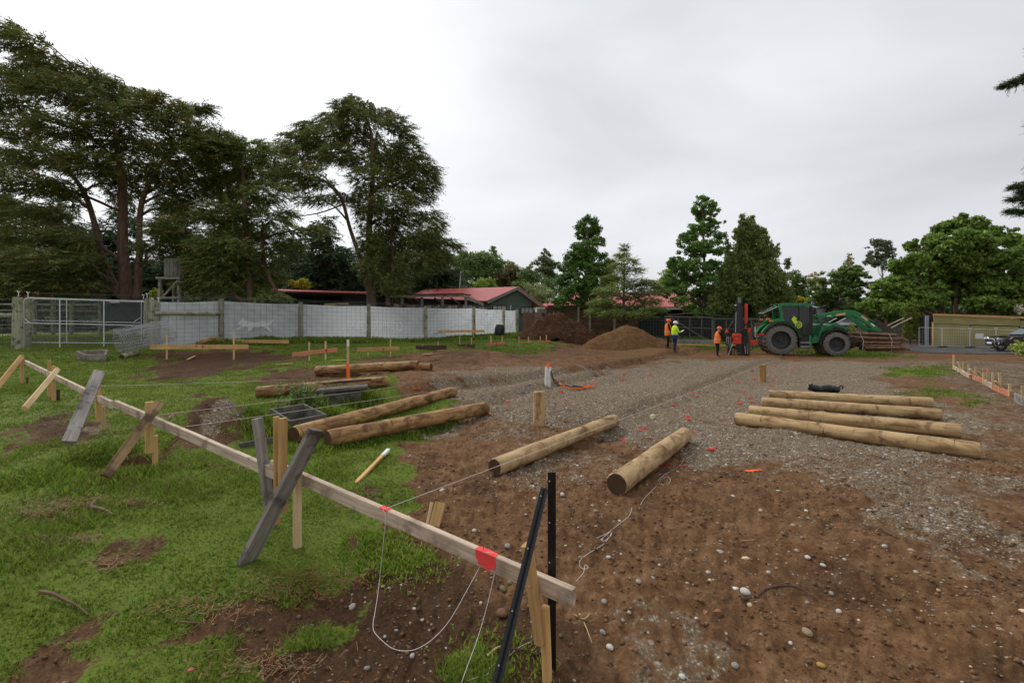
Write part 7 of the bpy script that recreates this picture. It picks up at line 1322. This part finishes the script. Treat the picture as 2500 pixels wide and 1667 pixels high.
# column conifer and cabbage tree
btree('dense column conifer beside the low picket fence', 40, [[(2222,838,.15),(2222,800,.1),(2222,745,.03)]], [(2213,752,7,14),(2235,748,7,14),(2224,750,7,14),(2212,775,10,18),(2236,775,10,18),(2224,780,14,18),(2214,800,12,18),(2234,800,12,18),(2220,818,16,14),(2232,818,13,14)], ((.028,.042,.009),(.070,.088,.018)), 37, D=.25, dens=1900, size=.075, up_dir=1.2, limb_r=0, sub=(.16, 22))
ct = thing('cabbage_tree', 'cabbage tree with shaggy spiky heads before the big ash', 'tree', P(2162, 800, 46)); MB().tube([P(2166, 800, 46), P(2164, 765, 46), P(2160, 745, 46)], [.2, .17, .15], 8).build('trunk', BARKP, ct, True)
for (u, v) in ((2150, 722), (2175, 720), (2163, 715)): MB().tube([P(2161, 750, 46), P((u + 2161) / 2, 735, 46), P(u, v + 4, 46)], [.13, .11, .09], 7).build('limb', BARKP, ct, True)
rs_ = np.random.RandomState(9); V = []; F = []; Tn = []
for (u, v) in ((2148, 718), (2176, 717), (2163, 711), (2155, 722), (2170, 724)):
    c = np.array(P(u, v, 46 + rs_.uniform(-.4, .4)))
    for _ in range(170):
        d = nrm(rs_.normal(size=3) * [1, 1, .9] + [0, 0, .1]); L = rs_.uniform(.5, .85); w = nrm(np.cross(d, [0, 0, 1.])) * .03; e = c + d * L + [0, 0, -.28 * L]; V += [c + d * .1 - w, c + d * .1 + w, e]; F.append((len(V) - 3, len(V) - 2, len(V) - 1)); cl_ = np.array([.22, .19, .10]) if d[2] < -.05 else np.array([.085, .11, .045]); Tn += [cl_ * rs_.uniform(.7, 1.2)] * 3
bigmesh('crown', V, F, LEAF, ct, {'tint': Tn})
# conifer standing outside the picture on the right, its branch tips reach in
CR = [(2505,192,16,7,0),(2478,203,16,5,0),(2458,210,10,3,0),(2530,185,30,10,0),(2500,452,16,6,0),(2480,457,12,4,0),(2510,470,22,8,0),(2500,483,14,5,0),(2478,487,10,3,0),(2500,517,20,5,0),(2475,514,14,3,0),(2530,490,30,16,0),(2560,300,40,30,0),(2580,400,50,40,0),(2600,200,40,30,0),(2600,520,50,26,0)] + [(2560 + 150 * math.sin(i * 2.4) ** 2, 110 + 24 * i, 34, 13, .8 * math.sin(i * 1.7)) for i in range(22)]
tree('conifer_tree', 'conifer whose branch tips reach in over the parked black vehicle', 17, [[(2640,860,.4),(2640,600,.3),(2630,300,.2),(2620,80,.1)],[(2640,480,.08),(2560,488,.05),(2490,485,.012)],[(2635,220,.08),(2560,190,.05),(2470,206,.010)],[(2640,530,.07),(2560,524,.04),(2480,515,.010)],[(2638,440,.06),(2560,450,.04),(2485,456,.010)]], CR, 'needle', (.022, .036, .016), D=.2, seed=15, barkm=BARKG, per=420, tl=.26, nl=.11, droop=.05, limb_r=0, warm=.1)
# far wood closing the horizon outside the things above
rs_ = np.random.RandomState(77); V, F, Tn = [], [], []; fw_ = []
for i in range(70):
    a = R(-75 + 150 * i / 69 + rs_.uniform(-1, 1)); r = rs_.uniform(85, 110); fw_.append((np.array([r * math.sin(a), r * math.cos(a), 1.2 + rs_.uniform(1.0, 2.5)]), np.array([rs_.uniform(4, 7), 4, rs_.uniform(2.2, 4.0)])))
V, F, Tn = leaves(rs_, fw_, 15, 1.1, (.022, .038, .014), (.055, .080, .03), .6, (.3, 1.2)); o = bigmesh('far_wood', V, F, LEAF, None, {'tint': Tn}, k=4); tag(o, 'dark distant wood closing the horizon', 'wood', kind='stuff')
# ================================================================== grass, stones, litter
rs = np.random.RandomState(2024)
def scatter(n, rmin, rmax, amin, amax, power=1.0):
    r = np.exp(rs.uniform(math.log(rmin), math.log(rmax), n)) if power == 0 else (rmin ** power + rs.rand(n) * (rmax ** power - rmin ** power)) ** (1 / power)
    a = np.radians(rs.uniform(amin, amax, n)); return r * np.sin(a), r * np.cos(a), r
from numpy import interp
def surf_z(x, y):                                    # built ground height by looking up the ring grid
    r = np.hypot(x, y); a = np.arctan2(x, y); ia = (np.degrees(a) + 54) / 108 * (NA - 1); ir = np.log(r / .9) / math.log(60 / .9) * (NR - 1)
    i0 = np.clip(ia.astype(int), 0, NA - 2); j0 = np.clip(ir.astype(int), 0, NR - 2); fa = np.clip(ia - i0, 0, 1); fr = np.clip(ir - j0, 0, 1)
    q = lambda A: (A[j0, i0] * (1 - fa) + A[j0, i0 + 1] * fa) * (1 - fr) + (A[j0 + 1, i0] * (1 - fa) + A[j0 + 1, i0 + 1] * fa) * fr
    return q(zz), q(mg), q(mgr), q(moc)
# grass blades
TROUGH = np.array([P(658, 997, 7.5).xy, P(707, 1028, 6.95).xy, P(798, 1011, 7.4).xy, P(743, 985, 8.0).xy])
N = 620000; x, y, r = scatter(N, 1.6, 46, -52, 47, .55); z, g, gr, oc = surf_z(x, y)[:4]
pn = fbm(x * 3.1, y * 3.1, 51, 3); big = fbm(x * .8, y * .8, 61, 3); keep = rs.rand(N) < sst(.30, .75, g + (pn - .5) * .9) * (.45 + .55 * sst(.3, .55, pn)); keep &= sd_poly(x, y, TROUGH) > .02; x, y, z, r, pn, big = [q[keep] for q in (x, y, z, r, pn, big)]; n = len(x)
print('grass blades', n)
hgt_ = (.018 + .038 * sst(.42, .75, pn) * rs.rand(n) + .022 * rs.rand(n)) * (1 + .02 * r) * (.75 + .8 * sst(.5, .75, big)); wd = (.0022 + .0013 * rs.rand(n)) * (1 + .22 * r); an = rs.uniform(0, 2 * math.pi, n); ln = rs.normal(scale=.55, size=(n, 2)) * hgt_[:, None] + np.c_[np.full(n, .012), np.full(n, -.006)]
dx, dy = np.cos(an) * wd, np.sin(an) * wd; B = np.c_[x, y, z - .004]; V = np.stack([B - np.c_[dx, dy, 0 * dx], B + np.c_[dx, dy, 0 * dx], B + np.c_[ln, hgt_]], 1).reshape(-1, 3)
gcol = np.array([.115, .205, .024]) + (np.array([.285, .36, .06]) - np.array([.115, .205, .024])) * np.clip(.15 + .55 * rs.rand(n) + .5 * (big - .5), 0, 1)[:, None]; dead = rs.rand(n) < .05 + .18 * sst(.58, .72, fbm(x * 1.3, y * 1.3, 71, 3)); gcol[dead] = np.array([.30, .22, .10]) * rs.uniform(.6, 1.2, (dead.sum(), 1)); dk_ = rs.rand(n) < .2; gcol[dk_] *= .8
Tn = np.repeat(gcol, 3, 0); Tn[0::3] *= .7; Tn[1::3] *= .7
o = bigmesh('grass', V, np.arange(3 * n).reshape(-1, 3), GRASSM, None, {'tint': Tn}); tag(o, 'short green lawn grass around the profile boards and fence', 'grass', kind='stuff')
# tall tufts along the fence, troughs and logs
def tufts(px, n, h, spread, label, col=(.12, .215, .03), seed=1, name='grass_tufts'):
    rg = np.random.RandomState(seed); C_ = np.array([GS(u, v) for u, v in px]); i = rg.randint(0, len(C_), n); p = C_[i] + rg.normal(scale=spread, size=(n, 3)) * [1, 1, 0]; p = p[sd_poly(p[:, 0], p[:, 1], TROUGH) > .03]; n = len(p); zz_ = surf_z(p[:, 0], p[:, 1])[0]; p[:, 2] = zz_ - .01; hh = h * rg.uniform(.4, 1.1, n); an = rg.uniform(0, 6.28, n); w = (.004 + .0009 * np.hypot(p[:, 0], p[:, 1])) * rg.uniform(.6, 1.2, n)
    d = np.c_[np.cos(an), np.sin(an), 0 * an] * w[:, None]; bend = np.c_[rg.normal(scale=.4, size=(n, 2)), np.ones(n)] * hh[:, None]; mid = p + bend * [.35, .35, .6]; tip = p + bend
    V = np.stack([p - d, p + d, mid + d * .7, mid - d * .7, tip], 1).reshape(-1, 3); k = np.arange(n)[:, None] * 5; F = np.vstack([k + [0, 1, 2], k + [0, 2, 3], k + [3, 2, 4]]); c = np.array(col) * rg.uniform(.5, 1.5, (n, 1)) * (1 + np.c_[.5 * rg.rand(n), 0 * an, 0 * an]); o = bigmesh(name, V, F, GRASSM, None, {'tint': np.repeat(c, 5, 0)}); return tag(o, label, 'grass', kind='stuff')
fpx = [(u, float(np.interp(u, [440, 700, 900, 1050, 1200, 1300], [836, 832, 833, 830, 824, 816])) + q) for u in range(440, 1330, 9) for q in (-3, 0, 4)]
tufts(fpx, 13000, .24, .22, 'long grass along the foot of the bannered fence', seed=3)
tufts([(640,1030),(650,1060),(680,1050),(720,1035),(800,1015),(700,1060),(660,1010),(750,1000),(780,980),(870,985),(760,990),(900,975)], 5200, .20, .14, 'long grass round the concrete trough', seed=4)
tufts([(800,1098),(860,1088),(920,1074),(980,1066),(1040,1052),(1080,1042),(740,1100),(700,1098),(1000,1062),(900,1080),(1100,1030)], 3600, .09, .10, 'ragged grass along the near logs', seed=5)
tufts([(900,1350),(940,1330),(980,1345),(1010,1370),(950,1380),(1040,1385),(920,1390),(1170,1600),(1230,1590),(1280,1620),(960,1310)], 2200, .055, .12, 'grass tufts under the near profile board', (.17, .29, .04), 6)
tufts([(u, v) for u in range(1570, 1720, 8) for v in (838, 833)] + [(1580, 820), (1600, 822), (1560, 815)], 2600, .4, .4, 'long grass before the wire enclosure', seed=7)
tufts([(340,1155),(260,1110),(300,1165),(150,1160),(60,1180),(190,1200),(230,1130)], 2200, .09, .18, 'long grass round the soil hollow', seed=8)
tufts([(2085,862),(2110,866),(2060,864),(2140,868),(2005,864),(1960,862)], 1500, .25, .35, 'grass left growing by the log stack', seed=9)
# weeds
def weed(u, v, h, nst, sp, label, seed):
    rg = np.random.RandomState(seed); c = GS(u, v); o = thing('leafy_weed', label, 'weed', c); m = MB(); V = []; F = []; Tn = []
    for i in range(nst):
        b = np.array(c) + rg.normal(scale=sp, size=3) * [1, 1, 0]; t = b + np.array([rg.normal(scale=.25), rg.normal(scale=.2), 1]) * h * rg.uniform(.55, 1.05); m.tube([Vector(b), Vector((b + t) / 2 + rg.normal(scale=.01, size=3)), Vector(t)], [.006, .005, .003], 4, cap=False)
        for k in range(26):
            q = b + (t - b) * rg.uniform(.12, 1.0); a = rg.uniform(0, 6.28); L = rg.uniform(.05, .11); d = nrm(np.array([math.cos(a), math.sin(a), rg.uniform(-.1, .5)])); w = np.cross(d, [0, 0, 1.]) * L * .2; j = len(V); V += [q, q + d * L * .5 + w, q + d * L + [0, 0, -.02], q + d * L * .5 - w]; F.append((j, j+1, j+2, j+3)); Tn += [np.array([.15, .23, .055]) * rg.uniform(.6, 1.4)] * 4
    m.build('stems', plain('weed_stem', (.09, .13, .04), .8) if 'weed_stem' not in bpy.data.materials else bpy.data.materials['weed_stem'], o, kind='stuff'); bigmesh('leaves', V, F, LEAF, o, {'tint': Tn}, k=4)['kind'] = 'stuff'
weed(728, 1000, .58, 30, .16, 'leafy green weed clump between trough and dark brown log', 1); weed(752, 1004, .30, 14, .14, 'low leafy weeds beside the trough corner', 2); weed(822, 968, .30, 9, .08, 'small leafy weed growing behind the concrete slab lid', 3)
m = MB(); q = GS(806, 1012); dk2 = thing('dock_stalk', 'dark brown dock seed stalk beside the trough', 'weed', q); m.tube([q, q + Vector((.01, 0, .12)), q + Vector((.0, 0, .22))], [.006, .02, .012], 6); m.build('stalk', DARKW, dk2)
# pebbles and gravel
def ico():
    bm = bmesh.new(); bmesh.ops.create_icosphere(bm, subdivisions=1, radius=1); v = np.array([p.co[:] for p in bm.verts]); f = np.array([[q.index for q in t.verts] for t in bm.faces]); bm.free(); return v, f
IV, IF = ico(); OV = np.array([(1,0,0),(-.2,.9,.1),(-.9,-.1,0),(.1,-1,.1),(.1,.1,.8),(0,0,-.6)], float); OF = np.array([(0,1,4),(1,2,4),(2,3,4),(3,0,4),(1,0,5),(2,1,5),(3,2,5),(0,3,5)])
def stones(name, n, rmin, rmax, power, smin, smax, w_gravel, w_soil, base, facets, label, seed, amin=-50, amax=52, sexp=2.2):
    global rs; rs = np.random.RandomState(seed); x, y, r = scatter(n, rmin, rmax, amin, amax, power); z, g, gr, oc = surf_z(x, y)[:4]; patch = fbm(x * 1.4, y * 1.4, 91, 3)
    pr = (w_gravel * sst(.35, .8, gr + (patch - .5)) + w_soil * sst(.38, .62, patch)) * sst(.55, .25, g); k = rs.rand(n) < pr; x, y, z, r = x[k], y[k], z[k], r[k]; n = len(x); s = (smin + (smax - smin) * rs.rand(n) ** sexp) * (1 + .02 * r)
    BV, BF = (IV, IF) if facets else (OV, OF); q = rs.uniform(0, 6.28, n); sc = np.c_[s * rs.uniform(.9, 1.6, n), s * rs.uniform(.7, 1.1, n), s * rs.uniform(.45, .8, n)]; jit = 1 + rs.normal(scale=.10, size=(n, len(BV), 1)); L = BV[None] * sc[:, None] * jit; ca, sa = np.cos(q)[:, None], np.sin(q)[:, None]
    V = np.stack([L[..., 0] * ca - L[..., 1] * sa + x[:, None], L[..., 0] * sa + L[..., 1] * ca + y[:, None], L[..., 2] + (z + sc[:, 2] * .25)[:, None]], -1).reshape(-1, 3); F = (BF[None] + (np.arange(n) * len(BV))[:, None, None]).reshape(-1, 3)
    t = rs.rand(n, 1); c = np.array(base[0]) * (1 - t) + np.array(base[1]) * t; c[rs.rand(n) < .12] *= .5; c[rs.rand(n) < .10] *= 1.6; br = rs.rand(n) < .2; c[br] = c[br] * [1.1, .85, .62]
    o = bigmesh(name, V, F, STONEM, None, {'tint': np.repeat(c, len(BV), 0)}, smooth=facets); print(name, n); return tag(o, label, 'gravel', kind='stuff')
n_ = NT('pebble', .8, .12); n_.color(n_.mix(n_.mr(n_.noise(30, 3, n_.co()), .3, .7, .0, .35), n_.attr('tint', 'Color'), (.14, .10, .065))); STONEM = n_.m
GB_ = ((.20, .165, .118), (.44, .395, .32))
stones('gravel', 90000, 2.0, 9, 1.0, .004, .012, .95, .08, GB_, False, 'fine pale gravel strewn over soil and pad', 101, sexp=1.6)
stones('gravel', 60000, 8, 26, .8, .006, .016, .9, .03, GB_, False, 'grey gravel covering the building pad', 102)
stones('pebbles', 5200, 1.9, 9, 1.1, .007, .024, .7, .30, ((.26, .24, .20), (.55, .53, .48)), True, 'rounded river pebbles strewn over the brown soil', 103, sexp=3)
# soil crumbs
def crumbs(n, rmin, rmax, smin, smax, seed):
    global rs; rs = np.random.RandomState(seed); x, y, r = scatter(n, rmin, rmax, -50, 50, 1.); z, g, gr, oc = surf_z(x, y)[:4]; k = rs.rand(n) < sst(.5, .1, g) * (.35 + .65 * sst(.45, .65, fbm(x * 1.8, y * 1.8, 33, 3))) * (1 - .6 * gr); x, y, z = x[k], y[k], z[k]; n = len(x); s = smin + (smax - smin) * rs.rand(n) ** 3; q = rs.uniform(0, 6.28, n)
    L = OV[None] * (s[:, None, None] * rs.uniform(.6, 1.3, (n, 6, 1))); ca, sa = np.cos(q)[:, None], np.sin(q)[:, None]; V = np.stack([L[..., 0] * ca - L[..., 1] * sa + x[:, None], L[..., 0] * sa + L[..., 1] * ca + y[:, None], L[..., 2] + (z + s * .2)[:, None]], -1).reshape(-1, 3); F = (OF[None] + (np.arange(n) * 6)[:, None, None]).reshape(-1, 3); t = rs.rand(n, 1); c = np.array([.095, .050, .026]) * (1 - t) + np.array([.23, .13, .068]) * t
    o = bigmesh('soil_crumbs', V, F, STONEM, None, {'tint': np.repeat(c, 6, 0)}); tag(o, 'loose brown soil crumbs on the bare ground', 'soil', kind='stuff'); print('crumbs', n)
crumbs(36000, 1.9, 12, .005, .024, 55)
# single larger stones (photo pixel, length in pixels)
BIG = [(1490,1582,20,'upright oval cream stone'),(1820,1448,26,'largest pale oval stone beside the long root'),(1795,1626,20,'grey egg stone'),(1665,1652,18,'flat oval pale stone'),(1970,1545,26,'long tan stone'),(2005,1626,20,'ochre yellow stone'),(1972,1362,14,'small pale stone cluster'),(1472,1545,17,'grey cobble with a chip'),(1475,1470,16,'dark flat grey stone'),(1521,1515,13,'grey round stone'),(1486,1361,12,'bright white round pebble'),(1418,1362,14,'tan flat pebble'),(2010,1381,14,'white flat pebble'),(2048,1494,15,'smooth grey-white stone'),(1733,1417,10,'white pebble'),(1790,1212,10,'round white pebble'),(1373,1208,15,'grey-white cobble'),(1302,1188,10,'pale small cobble'),(1305,1218,11,'flat white pebble'),(1228,1440,22,'mossy oval cobble'),(1245,1424,16,'round pale cobble beside the mossy one'),(1158,1296,13,'white oval pebble'),(1174,1472,10,'pale blue-white pebble'),(1275,1347,16,'tan cobble'),(1225,1500,30,'brown weathered clod'),(1240,1335,18,'grey half-buried cobble'),(2030,1450,14,'grey oblong stone'),(1610,1380,9,'small white chip'),(1700,1510,10,'bluish stone chip'),(1930,1570,12,'pale round stone')]
SM = {k: plain('stone_' + k, c, .8, .12, .15, 20) for k, c in dict(pale=(.52, .50, .44), grey=(.27, .26, .235), tan=(.30, .22, .13), yellow=(.40, .26, .08), brown=(.16, .09, .05), moss=(.18, .16, .08)).items()}
for i, (u, v, px, lb) in enumerate(BIG):
    g = GS(u, v); s = px * g.y / FPX / 2; rg = np.random.RandomState(i); bm = bmesh.new(); bmesh.ops.create_icosphere(bm, subdivisions=2, radius=1); el = rg.uniform(.65, .95); Rm = Matrix.Rotation(rg.uniform(0, 3), 3, 'Z')
    for p in bm.verts: k = 1 + .10 * math.sin(p.co.x * 2.3 + i) + .07 * math.sin(p.co.y * 3.1 + i * 2); p.co = Rm @ Vector((p.co.x * s * k, p.co.y * s * el * k, p.co.z * s * .62 * k))
    me = bpy.data.meshes.new('stone'); bm.to_mesh(me); bm.free(); me.polygons.foreach_set('use_smooth', [True] * len(me.polygons)); kk = 'yellow' if 'yellow' in lb else 'brown' if 'brown' in lb else 'moss' if 'mossy' in lb else 'tan' if 'tan' in lb else 'grey' if ('grey' in lb and 'white' not in lb) else 'pale'; me.materials.append(SM[kk]); o = bpy.data.objects.new('stone', me); COL.objects.link(o); o.location = g + Vector((0, 0, s * .28)); tag(o, lb + ' lying on the bare soil', 'stone', 'larger stones on the bare soil')
# roots, sticks, leaves, litter
def stick(px, r, label, mat=DARKW, lift=.012, name='root', cat='root'):
    pts = smooth_pts([GS(u, v) + Vector((0, 0, lift + (p[0] if p else 0))) for (u, v, *p) in px], 4); n = len(pts); m = MB().tube(pts, [r * (1 - .65 * i / (n - 1)) for i in range(n)], 7); return m.build(name, mat, None, True, pts[0], label, cat)
stick([(1812,1468),(1850,1456),(1880,1445,.02),(1930,1442,.025),(1965,1452,.015),(1995,1468)], .013, 'long dark root lying on bare soil beside the largest pale stone'); stick([(1808,1322),(1845,1318)], .006, 'short tan twig on bare soil', PINE, .006, 'twig', 'twig')
stick([(1215,1440),(1212,1400,.02),(1205,1350,.05)], .010, 'dark root sticking up behind the red painted band'); stick([(1195,1585),(1240,1592,.01),(1320,1592)], .009, 'brown root on soil under the leaning steel post'); stick([(1190,1605),(1215,1592,.02),(1240,1580)], .008, 'pale split root end beside the leaning steel post', PINE_PALE)
stick([(100,1455),(128,1463,.01),(160,1475),(190,1490),(215,1512)], .014, 'dark stick with a pale split end lying in the grass', BROWNW, .03, 'stick', 'stick'); stick([(220,1245),(240,1225,.02)], .018, 'short pink-brown bark stick in the grass', BARKP, .03, 'stick', 'stick'); stick([(222,1244),(250,1252,.01),(275,1262)], .016, 'forked bark stick end beside the pink-brown one', BARKP, .03, 'stick', 'stick')
stick([(2150,1290),(2180,1310),(2230,1330)], .008, 'reddish root on gravel below the row of logs', BROWNW); stick([(1415,1500),(1430,1530),(1445,1570)], .005, 'thin pale rootlet on soil beside the black post', PINE_PALE, .006); stick([(1440,1500),(1425,1512),(1400,1500)], .004, 'thin forked rootlet on soil beside the black post', PINE_PALE, .006)
stick([(440,1525),(490,1528)], .008, 'thin brown twig on the bare strip in the grass', BROWNW, .02, 'twig', 'twig')
LM = plain('dry_leaf', (.34, .15, .075), .7, .2, .3, 20); PK = plain('pink_leaf', (.55, .12, .13), .6)
for i, (u, v, L, a, mt, lb) in enumerate(((1722, 1505, .055, .8, LM, 'dry brown leaf curled on the bare soil'), (1752, 1503, .06, -.2, LM, 'second dry leaf beside the curled brown one'), (464, 1650, .05, .4, PK, 'small pink leaf on the bare strip of soil'), (175, 1205, .05, .3, LM, 'dry leaf on grass by the soil hollow'))):
    c = GS(u, v) + Vector((0, 0, .02)); d = Vector((math.cos(a), math.sin(a), .1)); w = Vector((-math.sin(a), math.cos(a), 0)); m = MB(); ps = []
    for k in range(7): t = k / 6; wd_ = L * .22 * math.sin(math.pi * t) + .001; b = c + d * (L * (t - .5)) + Vector((0, 0, .015 * math.sin(t * 3))); ps += [b + w * wd_ + Vector((0, 0, .006)), b, b - w * wd_ + Vector((0, 0, .006))]
    m.add(ps, [q for k in range(6) for q in ((3*k, 3*k+1, 3*k+4, 3*k+3), (3*k+1, 3*k+2, 3*k+5, 3*k+4))]); m.build('fallen_leaf', mt, None, True, c, lb, 'leaf')
# orange bark fibre litter in the grass
rs = np.random.RandomState(8); V, F, Tn = [], [], []
for (u, v, su, sv, n) in ((140,1240,46,14,260),(230,1230,30,10,90),(330,1232,22,6,70),(150,1320,60,8,120),(260,1380,20,8,60),(90,1260,40,8,80),(130,1030,30,8,90),(60,985,20,6,30),(205,1085,16,5,40),(520,1140,24,6,50),(590,1150,18,5,40),(840,1240,24,8,40),(770,1420,80,16,160),(700,1450,60,14,120),(900,1205,20,6,24),(500,1490,80,16,120),(650,1630,80,20,120)):
    for _ in range(int(n * 2.2)):
        p = GS(u + rs.normal() * su, v + rs.normal() * sv); a = rs.uniform(0, 6.28); L = rs.uniform(.008, .034); d = np.array([math.cos(a), math.sin(a), rs.uniform(-.1, .35)]) * L; w = np.array([-math.sin(a), math.cos(a), 0]) * rs.uniform(.001, .0028); b = np.array(p) + [0, 0, .018 + .02 * rs.rand()]; j = len(V); V += [b - d - w, b - d + w, b + d + w, b + d - w]; F.append((j, j+1, j+2, j+3)); Tn += [np.array([.36, .16, .055] if rs.rand() < .55 else [.26, .19, .10]) * rs.uniform(.5, 1.2)] * 4
o = bigmesh('bark_litter', V, F, LEAF, None, {'tint': Tn}, k=4); tag(o, 'orange bark fibre and dead grass littering the lawn', 'litter', kind='stuff')
